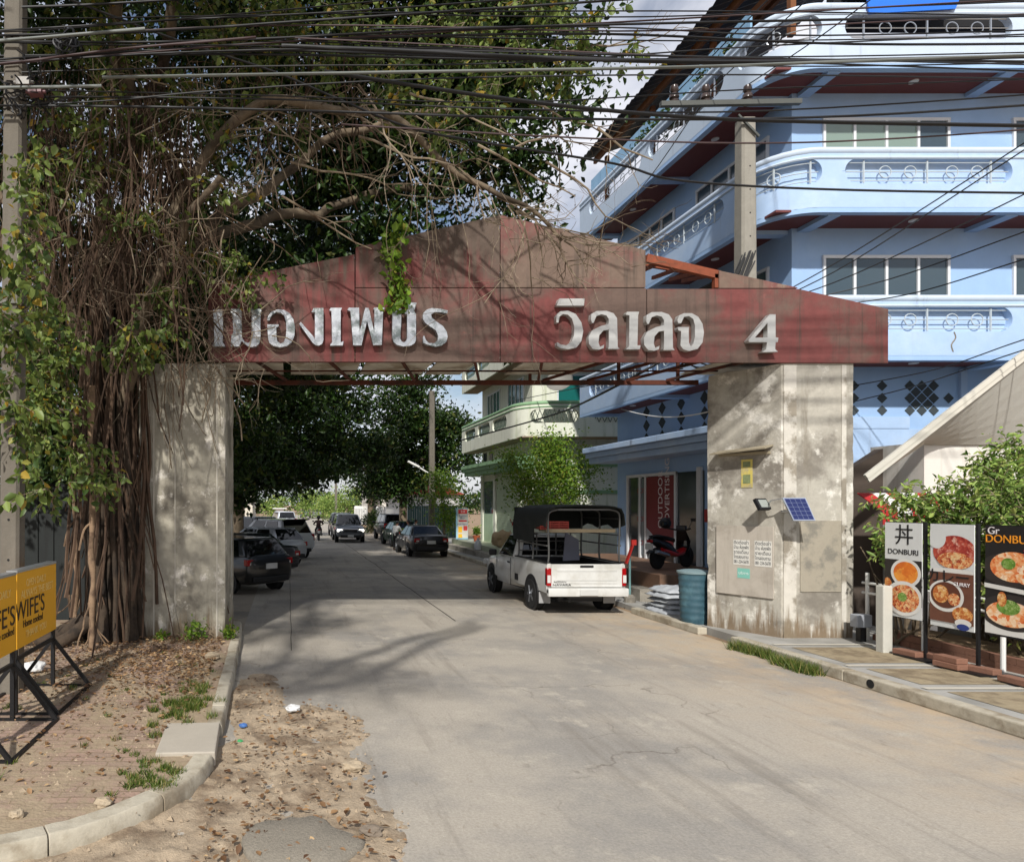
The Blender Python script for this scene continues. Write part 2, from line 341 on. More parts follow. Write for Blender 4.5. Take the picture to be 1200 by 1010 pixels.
def smooth_path(pts, k=6):
    pts = [Vector(p) for p in pts]; out = []
    for i in range(len(pts)-1):
        p0, p1, p2, p3 = pts[max(i-1,0)], pts[i], pts[i+1], pts[min(i+2,len(pts)-1)]
        for j in range(k):
            t = j/k; out.append(0.5*((2*p1)+(p2-p0)*t+(2*p0-5*p1+4*p2-p3)*t*t+(3*p1-p0-3*p2+p3)*t**3))
    out.append(pts[-1]); return out
# ------------------------------------------------------------------ ground, road, pavements
soil = M('dusty_soil', (150,126,98), 0.95, var=0.2, vs=6, col2=(112,92,72), ms=1.2, bump=0.6, bs=30, col3=(172,150,120), m3s=4)
def road_mat():
    m = M('concrete_road', (166,158,145), 0.92, var=0.24, vs=42, col2=(144,139,131), ms=0.45, mask=(.42,.62), bump=0.35, bs=70, col3=(174,166,152), m3s=1.6, mask3=(0.54,0.68))
    t = m.node_tree; N = t.nodes.new; K = t.links.new; b = t.nodes['Principled BSDF']; src = b.inputs['Base Color'].links[0].from_socket
    g_ = N('ShaderNodeNewGeometry').outputs['Position']; sp = N('ShaderNodeSeparateXYZ'); K(g_, sp.inputs[0])
    def noise(sc, scale=(1,1,1), det=8):
        q = N('ShaderNodeMapping'); q.inputs['Scale'].default_value = scale; K(g_, q.inputs[0]); n = N('ShaderNodeTexNoise'); n.inputs['Scale'].default_value = sc; n.inputs['Detail'].default_value = det; n.inputs['Roughness'].default_value = .7; K(q.outputs[0], n.inputs['Vector']); return n.outputs['Fac']
    def rng_(s, a, c, lo=0, hi=1):
        r = N('ShaderNodeMapRange'); r.inputs[1].default_value = a; r.inputs[2].default_value = c; r.inputs[3].default_value = lo; r.inputs[4].default_value = hi; K(s, r.inputs[0]); return r.outputs[0]
    def mul(a, c):
        x = N('ShaderNodeMath'); x.operation = 'MULTIPLY'; K(a, x.inputs[0])
        if isinstance(c, float): x.inputs[1].default_value = c
        else: K(c, x.inputs[1])
        return x.outputs[0]
    def mixc(f, c, col):
        x = N('ShaderNodeMixRGB'); K(f, x.inputs[0]); K(c, x.inputs[1]); x.inputs[2].default_value = lin(col); return x.outputs[0]
    dust = mul(rng_(sp.outputs[0], 4.8, 7.8), rng_(noise(1.4), .36, .6))           # sandy dust lies along the right kerb
    c = mixc(mul(dust, .7), src, (184,160,128))
    c = mixc(mul(rng_(noise(2.2, (1.3,.10,1)), .54, .70), .5), c, (112,104,94))      # tyre darkened bands along the lane
    c = mixc(mul(rng_(noise(9, (1,.35,1)), .60, .72), .55), c, (116,104,88))         # scuffs and dirt spots
    c = mixc(mul(rng_(noise(30), .64, .74), .7), c, (96,86,74))                      # fine specks
    vo = N('ShaderNodeTexVoronoi'); vo.feature = 'DISTANCE_TO_EDGE'; vo.inputs['Scale'].default_value = .38
    w_ = N('ShaderNodeMixRGB'); w_.blend_type = 'LINEAR_LIGHT'; w_.inputs[0].default_value = .35; K(g_, w_.inputs[1]); nn = N('ShaderNodeTexNoise'); nn.inputs['Scale'].default_value = 1.5; nn.inputs['Detail'].default_value = 6; K(g_, nn.inputs['Vector']); K(nn.outputs['Color'], w_.inputs[2]); K(w_.outputs[0], vo.inputs['Vector'])
    c = mixc(mul(mul(rng_(vo.outputs['Distance'], .0, .006, 1, 0), rng_(noise(.35), .50, .60)), .75), c, (92,82,70))   # hairline cracks here and there
    K(c, b.inputs['Base Color']); return m
road_m = road_mat()
lane_m = M('apron_concrete_lane', (150,140,124), 0.92, var=0.12, vs=10, col2=(122,116,106), ms=0.6, bump=0.25, bs=60)  # apron concrete, a little darker and browner than the road
sand_m = M('sandy_dirt', (170,152,128), 0.97, var=0.2, vs=14, col2=(120,102,82), ms=2.2, bump=0.9, bs=45, col3=(184,166,140), m3s=5)
joint_m = M('road_joint', (66,60,54), 0.95, var=0.2, bump=0.3)
walk_m = M('pavement_concrete', (160,158,152), 0.92, var=0.12, vs=8, col2=(134,132,126), ms=1.0, bump=0.3, bs=40)
def brick_paving():
    m, t, b = nodes_of('brick_paving'); N = t.nodes.new; K = t.links.new
    g = N('ShaderNodeNewGeometry').outputs['Position']
    br = N('ShaderNodeTexBrick'); br.inputs['Scale'].default_value = 1.0; br.inputs['Brick Width'].default_value = 0.22; br.inputs['Row Height'].default_value = 0.11; br.inputs['Mortar Size'].default_value = 0.008
    br.inputs['Color1'].default_value = lin((156,130,114)); br.inputs['Color2'].default_value = lin((142,122,106)); br.inputs['Mortar'].default_value = lin((124,106,84))
    n0 = N('ShaderNodeTexNoise'); n0.inputs['Scale'].default_value = 2.5; K(g, n0.inputs['Vector'])
    ad = N('ShaderNodeMixRGB'); ad.blend_type = 'LINEAR_LIGHT'; ad.inputs[0].default_value = 0.03; K(g, ad.inputs[1]); K(n0.outputs['Color'], ad.inputs[2]); K(ad.outputs[0], br.inputs['Vector'])
    n = N('ShaderNodeTexNoise'); n.inputs['Scale'].default_value = 1.3; n.inputs['Detail'].default_value = 9; n.inputs['Roughness'].default_value = 0.7; K(g, n.inputs['Vector'])
    r = N('ShaderNodeMapRange'); r.inputs[1].default_value = 0.44; r.inputs[2].default_value = 0.55; K(n.outputs['Fac'], r.inputs[0])
    n2 = N('ShaderNodeTexNoise'); n2.inputs['Scale'].default_value = 6; n2.inputs['Detail'].default_value = 8; K(g, n2.inputs['Vector'])
    dr = N('ShaderNodeMixRGB'); dr.inputs[1].default_value = lin((128,112,90)); dr.inputs[2].default_value = lin((174,156,129)); K(n2.outputs['Fac'], dr.inputs[0])
    x = N('ShaderNodeMixRGB'); K(r.outputs[0], x.inputs[0]); K(br.outputs['Color'], x.inputs[1]); K(dr.outputs[0], x.inputs[2]); K(x.outputs[0], b.inputs['Base Color'])
    b.inputs['Roughness'].default_value = 0.95
    bp = N('ShaderNodeBump'); bp.inputs['Strength'].default_value = 0.6; bp.inputs['Distance'].default_value = 0.02
    n3 = N('ShaderNodeTexNoise'); n3.inputs['Scale'].default_value = 35; n3.inputs['Detail'].default_value = 8; K(g, n3.inputs['Vector'])
    mm = N('ShaderNodeMath'); mm.operation = 'MULTIPLY_ADD'; mm.inputs[1].default_value = -0.5; K(br.outputs['Fac'], mm.inputs[0]); K(n3.outputs['Fac'], mm.inputs[2]); K(mm.outputs[0], bp.inputs['Height']); K(bp.outputs[0], b.inputs['Normal'])
    return m
brick_pave = brick_paving()
tile_m = M('platform_tiles', (128,98,78), 0.6, var=0.15, vs=4, col2=(108,86,70), ms=2)
tile_pale = M('pale_platform_tiles', (170,176,150), 0.45, var=0.1, vs=4)
gbm = MB(); gbm.add([(-600,-600,0),(600,-600,0),(600,900,0),(-600,900,0)], [(0,1,2,3)])
struct(gbm.build('ground', soil))
rb = MB(); rb.add([(-30,-12,.004),(40,-12,.004),(40,2.2,.004),(-30,2.2,.004)], [(0,1,2,3)]); rb.add([(-.9,2.2,.004),(7.85,2.2,.004),(7.85,150,.004),(-.9,150,.004)], [(0,1,2,3)])
rb.add([(-2.0,2.2,.004),(-.9,2.2,.004),(-.9,6.2,.004)], [(0,1,2)])
struct(rb.build('road', road_m, fix=False))
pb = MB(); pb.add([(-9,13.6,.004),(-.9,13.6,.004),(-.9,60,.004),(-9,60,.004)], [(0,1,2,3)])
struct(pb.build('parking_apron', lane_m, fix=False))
# expansion joints in the concrete
jb = MB()
def strip(mb, pts, w, z):
    for a, c in zip(pts, pts[1:]):
        a, c = Vector(a), Vector(c); t = (c - a).normalized(); s = Vector((-t.y, t.x, 0))*w/2
        mb.add([(a.x-s.x, a.y-s.y, z), (c.x-s.x, c.y-s.y, z), (c.x+s.x, c.y+s.y, z), (a.x+s.x, a.y+s.y, z)], [(0,1,2,3)])
def jag(a, c, n, j=0.012):
    a, c = Vector(a), Vector(c); return [a.lerp(c, i/n) + Vector((random.gauss(0,j), random.gauss(0,j), 0))*(0 < i < n) for i in range(n+1)]
strip(jb, jag((0.05,11.6,0),(0.05,45,0),60,.006), 0.013, .008)
strip(jb, jag((3.55,14.5,0),(3.55,60,0),50), 0.03, .008)
for y in (19.5, 25.5, 31.5, 38): strip(jb, jag((0.05,y,0),(7.8,y,0),24), 0.025, .008)
struct(jb.build('road_joints', joint_m, fix=False))
# left pavement with its curved kerb
kerb_pts = smooth_path([(-1.02,13.9,0),(-.9,13.3,0),(-.80,11,0),(-.74,9,0),(-.70,7.3,0)], 6)
kerb_pts2 = smooth_path([(-.70,6.38,0),(-.78,5.95,0),(-1.0,5.45,0),(-1.42,5.0,0),(-2.0,4.66,0),(-3.2,4.25,0),(-6,3.8,0),(-12,3.4,0)], 6)
def kerb(pts, w, z, name, inner=-1):                        # precast blocks laid end to end, each a little out of line
    dense = []
    for p_, q_ in zip(pts, pts[1:]): dense += [p_.lerp(q_, k/4) for k in range(4)]
    pts = dense + [pts[-1]]; mb = MB(); rings = []; run = 0; jog = 0
    def ring(p, t):
        s = Vector((-t.y, t.x, 0))*(-inner); n_ = mnoise.noise(p*1.7)*.012 + mnoise.noise(p*7)*.006 + jog*.7; q = p + s*n_; h = z + mnoise.noise(p*2.3)*.010 + mnoise.noise(p*9)*.004 + jog
        return [q, q + Vector((0,0,h-.03)) + s*.008, q + s*.03 + Vector((0,0,h)), q + s*w + Vector((0,0,h)), q + s*w]
    for i, p in enumerate(pts):
        t = (pts[min(i+1,len(pts)-1)] - pts[max(i-1,0)]).normalized()
        if i: run += (pts[i]-pts[i-1]).length
        rings.append(ring(p, t))
        if run > .95 and i < len(pts)-4:
            mb.loft(rings); run = 0; jog = random.gauss(0,.006); rings = [ring(p + t*.009, t)]
    mb.loft(rings)
    return struct(mb.build(name, conc_kerb, smooth=50, bevel=.007))
kerb(kerb_pts, .17, .155, 'left_kerb', 1); kerb(kerb_pts2, .19, .155, 'curved_kerb', 1)
outer = [p + Vector((-.10,0,0)) for p in kerb_pts] + [Vector((-.8,6.85,0))] + [p + Vector((-.07,.09,0)) for p in kerb_pts2]
poly = [(p.x, p.y, .135) for p in outer] + [(-12,13.9,.135)]
lp = MB(); lp.prism(poly, (0,0,-.13)); struct(lp.build('left_pavement', brick_pave))
sl = MB(); sl.box((-.99,6.84,.10), (.56,.88,.14), rz=R(3)); slab = sl.build('drain_cover', M('drain_cover_concrete', (168,160,146), .9, var=.08, bump=.2), bevel=.012)
tag(slab, 'grey concrete drain cover slab set into the left kerb', 'drain cover')
# right pavement
rk = MB()
rk.bx(7.8,8.0,2,7.2,0,.16); rk.bx(7.8,8.0,7.205,9.6,0,.158); rk.bx(7.8,8.0,9.605,12.05,0,.16); rk.bx(7.8,7.98,13.0,15.55,0,.14); rk.bx(7.85,8.02,20,60,0,.13)
struct(rk.build('right_kerb', conc_kerb, bevel=.02))
rp_ = MB(); rp_.bx(8.003,11.3,2,13.2,.0,.14); rp_.bx(7.985,11.25,13.2,16.2,0,.12); rp_.bx(8.023,11,16.2,27,0,.118); rp_.bx(8.025,12,27,60,0,.115)
struct(rp_.build('right_pavement', walk_m))
pn = MB()
for y0, y1 in ((7.0,8.55),(8.9,9.75),(10.1,11.2)): pn.add([(8.25,y0,.146),(9.5,y0,.146),(9.5,y1,.146),(8.25,y1,.146)], [(0,1,2,3)])
struct(pn.build('pavement_slab_panels', M('slab_panel', (150,136,110), .95, var=.2, vs=14, col2=(120,106,84), ms=3, bump=.4), fix=False))
pn = MB()
for y in (6.85, 8.7, 9.92, 11.4): pn.add([(8.1,y-.05,.150),(9.75,y-.05,.150),(9.75,y+.05,.150),(8.1,y+.05,.150)], [(0,1,2,3)])
struct(pn.build('pavement_border_strips', M('pale_strip', (186,180,166), .9, var=.1), fix=False))
ps = MB(); ps.bx(8.95,11.27,16.45,23.6,.1,.78); struct(ps.build('shop_platform', tile_m, bevel=.01))
ps = MB(); ps.bx(8.55,8.947,16.6,23.6,.1,.42); struct(ps.build('shop_step', conc_grey, bevel=.01))
ps = MB(); ps.bx(8.85,10.0,27.5,37,.1,.60); struct(ps.build('green_shop_platform', tile_pale, bevel=.01))
ps = MB(); ps.bx(8.5,8.847,27.5,37,.1,.36); struct(ps.build('green_shop_step', conc_grey, bevel=.01))
# sandy heap with the broken asphalt in the road corner
def fall(x, y):
    v = 0
    for cx, cy, rx, ry in ((.15,7.55,.85,1.0),(-.1,6.3,1.0,1.2),(-.6,5.2,1.3,1.0),(.1,5.2,.9,1.1),(-1.6,4.3,1.6,.7),(-.4,8.7,.4,1.6)):
        v = max(v, 1 - (((x-cx)/rx)**2 + ((y-cy)/ry)**2))
    return max(0, v)
sb = MB(); nx, ny = 150, 220; x0, y0, dx, dy = -3.2, 3.4, .03, .03; vs = []
for j in range(ny):
    for i in range(nx):
        x, y = x0+i*dx, y0+j*dy; f = min(1, fall(x, y)*2.2 + mnoise.noise(Vector((x*2.2,y*2.2,1)))*.22)
        h = -.02 + max(0, f)*(.045 + .03*mnoise.noise(Vector((x*3,y*3,0))) + .022*mnoise.noise(Vector((x*9,y*9,3))) + .012*mnoise.noise(Vector((x*24,y*24,5))))
        vs.append((x, y, h))
fs = [(j*nx+i, j*nx+i+1, (j+1)*nx+i+1, (j+1)*nx+i) for j in range(ny-1) for i in range(nx-1) if max(vs[j*nx+i][2], vs[(j+1)*nx+i+1][2], vs[j*nx+i+1][2]) > 0]
sb.add(vs, fs); tag(sb.build('dirt_patch', sand_m, smooth=180, fix=False), kind='stuff')
al = MB(); ring = []; 
for k in range(26):
    a = 2*math.pi*k/26; rr = 1.15 + .42*mnoise.noise(Vector((math.cos(a)*1.6, math.sin(a)*1.6, 4))) + .12*mnoise.noise(Vector((math.cos(a)*6, math.sin(a)*6, 1)))
    ring.append((.05 + .36*rr*math.cos(a), 4.95 + .36*rr*math.sin(a)))
al.loft([[Vector((x, y, 0)) for x, y in ring], [Vector((x, y, .05)) for x, y in ring], [Vector((.05+(x-.05)*.93, 4.95+(y-4.95)*.93, .068)) for x, y in ring], [Vector((.05+(x-.05)*.4, 4.95+(y-4.95)*.4, .078)) for x, y in ring]])
tag(al.build('asphalt_lump', M('asphalt_lump', (142,134,120), .95, var=.28, vs=40, bump=.9, bs=60), smooth=60), 'broken flat lump of old asphalt lying in the sandy dirt', 'asphalt')
# loose stones
def rock(name, c, r, mat, label, cat, sq=.6, parent=None):
    bm = bmesh.new(); bmesh.ops.create_icosphere(bm, subdivisions=3, radius=1)
    for v in bm.verts:
        k = 1 + .35*mnoise.noise(v.co*1.6 + Vector(c)*3) + .12*mnoise.noise(v.co*4 + Vector(c)*5); v.co = Vector((v.co.x*r*k + c[0], v.co.y*r*k*.8 + c[1], v.co.z*r*k*sq + c[2]))
    me = bpy.data.meshes.new(name); bm.to_mesh(me); bm.free(); me.materials.append(mat)
    return tag(link(name, me), label, cat)
stone_m = M('stone', (166,150,126), .95, var=.15, vs=20, bump=.5)
rock('stone', (.62,5.12,.05), .085, M('dark_stone', (120,108,94), .95, var=.15, vs=20, bump=.5), 'dark flat stone on the bare road beside the sandy dirt', 'stone', .4)
g = G(350,920,.16); rock('stone', (-1.45,5.35,.16), .065, stone_m, 'pale broken stone behind the bend of the left kerb', 'stone')
rock('stone', (-2.05,5.15,.16), .055, stone_m, 'small pale stone at the far left behind the kerb', 'stone')
rock('stone', (.60,6.35,.06), .10, stone_m, 'pale lump of concrete at the edge of the sandy dirt', 'stone', .5)
rock('stone', (-1.15,10.35,.19), .11, stone_m, 'pale stone beside the kerb in front of the left pillar', 'stone')
# scattered dirt clods, dry leaves, grass
def scatter(n, fn, z):
    out = []
    while len(out) < n:
        p = fn()
        if p: out.append((p[0], p[1], z(p[0], p[1]) if callable(z) else z))
    return np.array(out)
cl = MB()
for _ in range(900):
    x, y = random.uniform(-2.2,.95), random.uniform(4.2,9)
    if fall(x,y) > .04 + random.random()*.3 and not (x < -.75 and y > 5.4) and math.hypot(x-.05,y-4.95) > .42:
        r = random.uniform(.006,.022)*(1+(random.random()<.05)); a = random.random()*6
        cl.add([(x+r*math.cos(a+q), y+r*math.sin(a+q), .03) for q in (0,2.1,4.2)] + [(x,y,.045+r*.45)], [(0,1,3),(1,2,3),(2,0,3)])
for _ in range(900):
    x, y = -.95 - abs(random.gauss(0,1.5)), random.uniform(5.2,11.5)
    if y > 4.9 + .12*(x+1)**2:
        r = random.uniform(.005,.018)*(1+(random.random()<.06)*1.2); a = random.random()*6
        cl.add([(x+r*math.cos(a+q), y+r*math.sin(a+q), .134) for q in (0,1.6,3.1,4.7)] + [(x,y,.136+r*.6)], [(0,1,4),(1,2,4),(2,3,4),(3,0,4)])
tag(cl.build('dirt_clods', sand_m), kind='stuff')
def f1():
    x, y = random.uniform(-2.5,.9), random.uniform(4.5,9.5)
    return (x,y) if (x > -.68 and fall(x,y) > random.random()*.75) else None
def f2():
    x, y = -1.1 - abs(random.gauss(0,1.9)), random.gauss(10.7,1.5)
    return (x,y) if -9 < x and 5.5 < y < 13.6 else None
def f3():
    x, y = random.uniform(-4.5,-.95), random.uniform(5.4,11); return (x,y)
a = np.concatenate([scatter(520, f1, lambda x,y: .055+random.random()*.02), scatter(5200, f2, lambda x,y: .145+random.random()*.05), scatter(700, f3, lambda x,y:.142+random.random()*.01)])
tag(leaves_at('leaf_litter', a, .058, leaf_dry, flat=True, ratio=.55, fold=.12), kind='stuff')
def grass(name, spots):                                       # spots: (x, y, z, radius, blades, height)
    pos, face, tint = [], [], []; n = 0
    for x, y, z, r, k, h in spots:
        for _ in range(k):
            a = random.random()*6.283; q = r*math.sqrt(random.random()); bx, by = x+q*math.cos(a), y+q*math.sin(a); hh = h*random.uniform(.4,1.2); le = random.gauss(0,.45); l2 = random.gauss(0,.45); a2 = random.random()*3.14; w = .006
            pos += [(bx-w*math.cos(a2),by-w*math.sin(a2),z),(bx+w*math.cos(a2),by+w*math.sin(a2),z),(bx+le*hh,by+l2*hh,z+hh)]; face.append((n,n+1,n+2)); n += 3; tint += [random.random()]*3
    me = fast_mesh(name, pos, face, 3, tint); me.materials.append(grass_m); return tag(link(name, me), kind='stuff')
gs = []
for _ in range(34): x, y = random.gauss(-1.25,.18), random.gauss(8.05,.4); gs.append((x,y,.135,.07,60,.09))
for _ in range(30): x, y = random.uniform(-1.35,-.95), random.uniform(5.55,6.3); gs.append((x,y,.135,.06,40,.06))
for _ in range(40): x, y = random.uniform(-3.4,-1.0), random.uniform(5.4,10.8); gs.append((x,y,.135,.05,26,.05))
for _ in range(12): gs.append((random.gauss(-2.62,.08),random.gauss(5.7,.15),.135,.06,40,.10))
grass('pavement_grass', gs)
gs = []
for _ in range(46): y = random.uniform(9.9,11.8); gs.append((7.74+random.gauss(0,.06)-.18*(y<10.6)*random.random(), y, 0, .09, 60, .17))
grass('kerb_grass', gs)
def weed(c, r, n, label):
    t = thing('weed', label, 'weed', c); o = leaves_at('foliage', np.array([c[0],c[1],c[2]+r*.75]) + rng.normal(size=(n*8,3))*np.array([r*.42,r*.42,r*.38]), .07, leaf_lime, t, droop=0.0)
    return t
weed((-1.62,11.75,.13), .24, 26, 'tall green weed growing against the foot of the left pillar')
weed((-1.02,11.9,.13), .16, 20, 'small bright green weed at the kerb corner of the left pillar')
weed((-2.2,11.8,.13), .12, 14, 'small weed between the trunk and the left pillar')

# ------------------------------------------------------------------ the gate
GD = 11.95; gate = thing('entrance_gate', 'weathered red gateway sign carried on two concrete pillars across the street', 'gateway', (3.6,12.3,0))
def GP(px, py, d=GD): return P(px, py, d)
def panel(pxpts, name, label=None, d=GD, t=.05, m=sign_red):
    mb = MB(); mb.prism([GP(x, y, d) for x, y in pxpts], (0, t, 0)); o = mb.build(name, m, gate, world=True, bevel=.006)
    if label: o['label'] = label
    return o
panel([(244,424),(415.6,424),(415.6,298),(305,320),(244,334)], 'sign_panel', d=11.955)
panel([(416.6,424),(585.8,424),(585.8,337.8),(416.6,337.8)], 'sign_panel')
panel([(586.8,424.3),(757.5,424.6),(757.5,337.8),(586.8,337.8)], 'sign_panel', d=11.945)
panel([(416.8,337),(585.8,337),(585.8,252),(416.8,290)], 'sign_panel', d=11.94)
panel([(586.8,337),(756.6,337),(756.6,293),(586.8,252)], 'sign_panel', 'brown stained right half of the peaked sign panel', d=11.95, m=sign_brown)
panel([(758.4,424.6),(1041,425.6),(1041,362),(936,338.6),(758.4,338.6)], 'sign_panel', d=11.955)
panel([(843,337.8),(935,337.8),(935,337),(843,317)], 'sign_panel', 'grey stained wedge panel on top of the sign', d=11.96, m=sign_brown)
# letters
LET = [(240,350,8,[[(80,105),(170,105),(168,410),(190,440),(190,450),(75,450),(75,440),(92,405)]]),
 (240,350,8,[[(235,130),(250,100),(345,100),(345,280),(350,370),(375,405),(405,418),(428,405),(440,370),(440,130),(428,125),(428,100),(535,100),(522,140),(522,380),(508,425),(480,448),(440,456),(400,445),(345,400),(322,450),(245,450),(250,350),(268,320),(262,140)]]),
 (240,350,8,[[(585,205),(595,165),(625,125),(680,105),(740,108),(795,140),(830,195),(845,270),(840,350),(815,410),(770,445),(700,460),(640,445),(605,415),(595,380),(585,245),(695,245),(690,265),(670,270),(672,360),(680,400),(710,425),(740,410),(760,360),(765,290),(762,220),(745,165),(715,135),(670,130),(630,155),(605,205)]]),
 (240,350,8,[[(1000,130),(1020,92),(1112,90),(1112,390),(1100,425),(1070,442),(1040,438),(1010,415),(950,330),(885,240),(900,222),(950,280),(1020,360),(1032,390),(1032,130)]]),
 (240,330,6,[[(875,205),(885,187),(965,187),(955,205),(955,430),(975,420),(970,450),(880,452),(885,440),(895,430),(890,210)]]),
 (390,340,8,[[(135,190),(150,168),(245,168),(250,400),(295,200),(305,170),(335,170),(345,205),(388,400),(390,190),(380,180),(385,168),(490,168),(470,200),(458,515),(378,518),(320,290),(268,520),(190,520),(165,200)]]),
 (390,340,8,[[(545,205),(560,178),(640,178),(640,300),(632,460),(645,485),(665,492),(685,480),(695,455),(695,230),(670,225),(700,130),(720,118),(785,122),(775,150),(760,200),(778,230),(778,470),(765,500),(730,522),(660,530),(600,515),(570,490),(555,450),(558,230)]]),
 (390,340,8,[[(1075,195),(1070,222),(1000,208),(950,210),(920,230),(925,260),(960,290),(1030,340),(1065,390),(1075,440),(1060,490),(1020,520),(960,533),(890,515),(845,495),(845,435),(855,430),(870,470),(900,500),(945,500),(980,475),(985,430),(965,380),(920,350),(865,310),(840,270),(845,220),(880,185),(930,172),(1010,178)]]),
 (640,330,6,[[(90,122),(268,122),(262,172),(70,172)]]),
 (640,330,6,[[(68,290),(70,240),(95,212),(150,207),(205,230),(245,290),(258,350),(245,420),(210,465),(150,478),(100,470),(75,455),(75,428),(100,445),(140,450),(175,425),(193,380),(195,320),(180,265),(150,235),(115,230),(90,250),(85,290)]])]
LO = [(312,270),(315,230),(350,210),(420,208),(470,225),(495,260),(500,460),(512,475),(430,475),(437,460),(437,340),(400,345),(370,380),(365,430),(375,460),(400,450),(405,445),(400,470),(370,480),(325,475),(298,440),(295,390),(320,345),(380,315),(437,300),(437,265),(420,240),(385,232),(350,245),(330,292),(318,292)]
LET += [(640,330,6,[LO]), (640,330,6,[[(555,235),(565,215),(650,215),(643,240),(638,450),(660,450),(655,478),(555,478),(580,455),(582,240)]]),
 (640,330,6,[[(x+388,y+8) for x, y in LO]]),
 (640,330,6,[[(918,275),(930,240),(965,225),(1020,225),(1065,250),(1095,300),(1105,360),(1095,430),(1060,475),(1000,490),(960,478),(940,450),(945,350),(925,345),(922,322),(1000,322),(998,345),(1000,430),(1012,460),(1030,440),(1042,390),(1042,310),(1030,265),(1000,245),(965,250),(945,295),(925,295)]]),
 (640,330,4,[[(945,275),(1045,155),(1072,155),(1072,262),(1085,265),(1082,285),(1072,285),(1070,318),(1083,330),(1008,332),(1028,318),(1032,285),(948,285)],[(975,264),(1034,195),(1034,264)]])]
LD = GD - .10
for k, (ox, oy, s, polys) in enumerate(LET):
    pp = [[(GP(ox+x/s, oy+y/s, LD).x, GP(ox+x/s, oy+y/s, LD).z) for x, y in q] for q in polys]
    me = curve_mesh(pp, .055); me.transform(FACE_FRONT.to_4x4()); me.transform(Matrix.Translation((0, LD+.035, 0)))
    me.materials.append(steel_letter if k < 8 else steel_white); link('letter', me, gate, True)
# steel frame, ceiling boards and roof behind the sign
xl, xr = GP(250,424).x, GP(1040,424).x
fb = MB()
fb.bar((xl,12.06,5.02),(xr,12.06,5.02),.06,.06); fb.bar((-1.3,13.85,4.95),(8.3,13.85,4.95),.08,.09)
for x in (-.6,.7,2.0,3.3,4.5,5.7,6.6,7.4,8.2): fb.bar((x,12.1,5.04),(x+.55*(1 if x<5 else -1),13.8,4.99),.045,.05)
for x in (1.3,3.0,4.3,6.3,7.6): fb.bar((x,12.06,5.02),(x,12.06,6.9 if 2<x<6.2 else 6.0),.06); 
for x in (2.6,4.9,6.7,7.9): fb.bar((x,13.85,4.98),(x,13.85,5.4),.05,.05)
fb.bar((-1.2,13.2,5.06),(8.3,13.2,5.06),.03,.03)
tag(fb.build('steel_frame', rust, gate, world=True))
for x0_, x1_, y0_ in ((-1.2,-.1,12.15),(.05,1.35,12.15),(1.45,2.7,12.15),(2.78,3.5,12.3),(4.4,5.8,12.15),(8.0,9.9,12.6)):
    cbm = MB(); cbm.bx(x0_,x1_,y0_,13.95,5.13,5.15); cbm.build('ceiling_board', ceil_board, gate, world=True)
rf = MB()
for (xa, za, xb_, zb_) in ((3.73,7.30,-1.2,6.25),(3.73,7.30,6.2,6.72),(7.55,6.45,10.3,5.9)):
    n = 40
    for i in range(n):
        t0, t1 = i/n, (i+1)/n; h = .025*(i % 2)
        rf.prism([(xa+(xb_-xa)*t0,12.06,za+(zb_-za)*t0+h),(xa+(xb_-xa)*t1,12.06,za+(zb_-za)*t1+.025-h),(xa+(xb_-xa)*t1,12.06,za+(zb_-za)*t1+.015-h),(xa+(xb_-xa)*t0,12.06,za+(zb_-za)*t0+h-.01)], (0,1.75,0))
rf.build('tin_roof', tin, gate, world=True)
bb = MB(); bb.bar(GP(757,303,12.03), GP(842,323,12.03), .09, .14); bb.bar(GP(838,322,12.03), GP(838,338,12.03), .09, .06)
for x in (770,795,815,830):
    a_, c_ = GP(x, 306+ (x-757)*.235, 12.06), GP(x-30, 322+(x-757)*.1, 13.7); bb.bar(a_, c_, .05, .07)
bb.bar(GP(700,300,13.7),GP(842,325,13.7),.06,.08); bb.build('roof_beam', M('orange_rust', (128,66,42), .85, var=.3, vs=8), gate, world=True)
# pillars
def pillar(foot, z1, mat, label, ex=()):
    mb = MB(); c_ = sum((Vector((x,y,0)) for x, y in foot), Vector())/len(foot); lv = []
    for k in range(41):
        z = z1*k/40; r_ = []
        for i in range(len(foot)):
            p0, p1 = Vector((*foot[i],z)), Vector((*foot[(i+1)%len(foot)],z))
            for j in range(10):
                p = p0.lerp(p1, j/10); e = max(0, mnoise.noise(p*1.3))*.010 + max(0, mnoise.noise(p*6)-.1)*.010 + (max(0, mnoise.noise(Vector((p0.x*3,p0.y*3,z*4)))-.25)*.09 if j == 0 else 0)
                d_ = Vector((c_.x-p.x, c_.y-p.y, 0)).normalized(); r_.append(p + d_*e)
        lv.append(r_)
    mb.loft(lv)
    o = mb.build('pillar', mat, gate, world=True, smooth=38); o['label'] = label; return o
zt = 4.96
pillar([(-2.63,12.0),(-1.11,12.0),(-1.07,13.3),(-2.58,13.3)], zt, conc_pillar, 'left concrete pillar wrapped in hanging roots')
rp2 = pillar([(8.66,12.0),(9.93,12.0),(9.93,13.2),(8.10,13.2)], zt, conc_tan, 'right concrete pillar with notice board and solar panel')
ed = MB(); ed.bx(8.70,8.92,11.985,12.0,.02,4.93); ed.bx(9.72,9.80,11.988,12.0,.02,4.93); ed.build('pillar_edge', M('white_stained_plaster', (198,193,182), .9, var=.15, col2=(140,132,118), ms=2.2, mask=(.44,.58), bump=.3, top=(.9,.0,(124,110,90))), gate, world=True)
ed = MB(); ed.bx(8.99,9.71,11.985,12.0,.95,2.2); ed.build('patched_panel', M('grey_render_patch', (158,150,134), .9, var=.15, col2=(120,116,106), ms=3, bump=.35), gate, world=True)
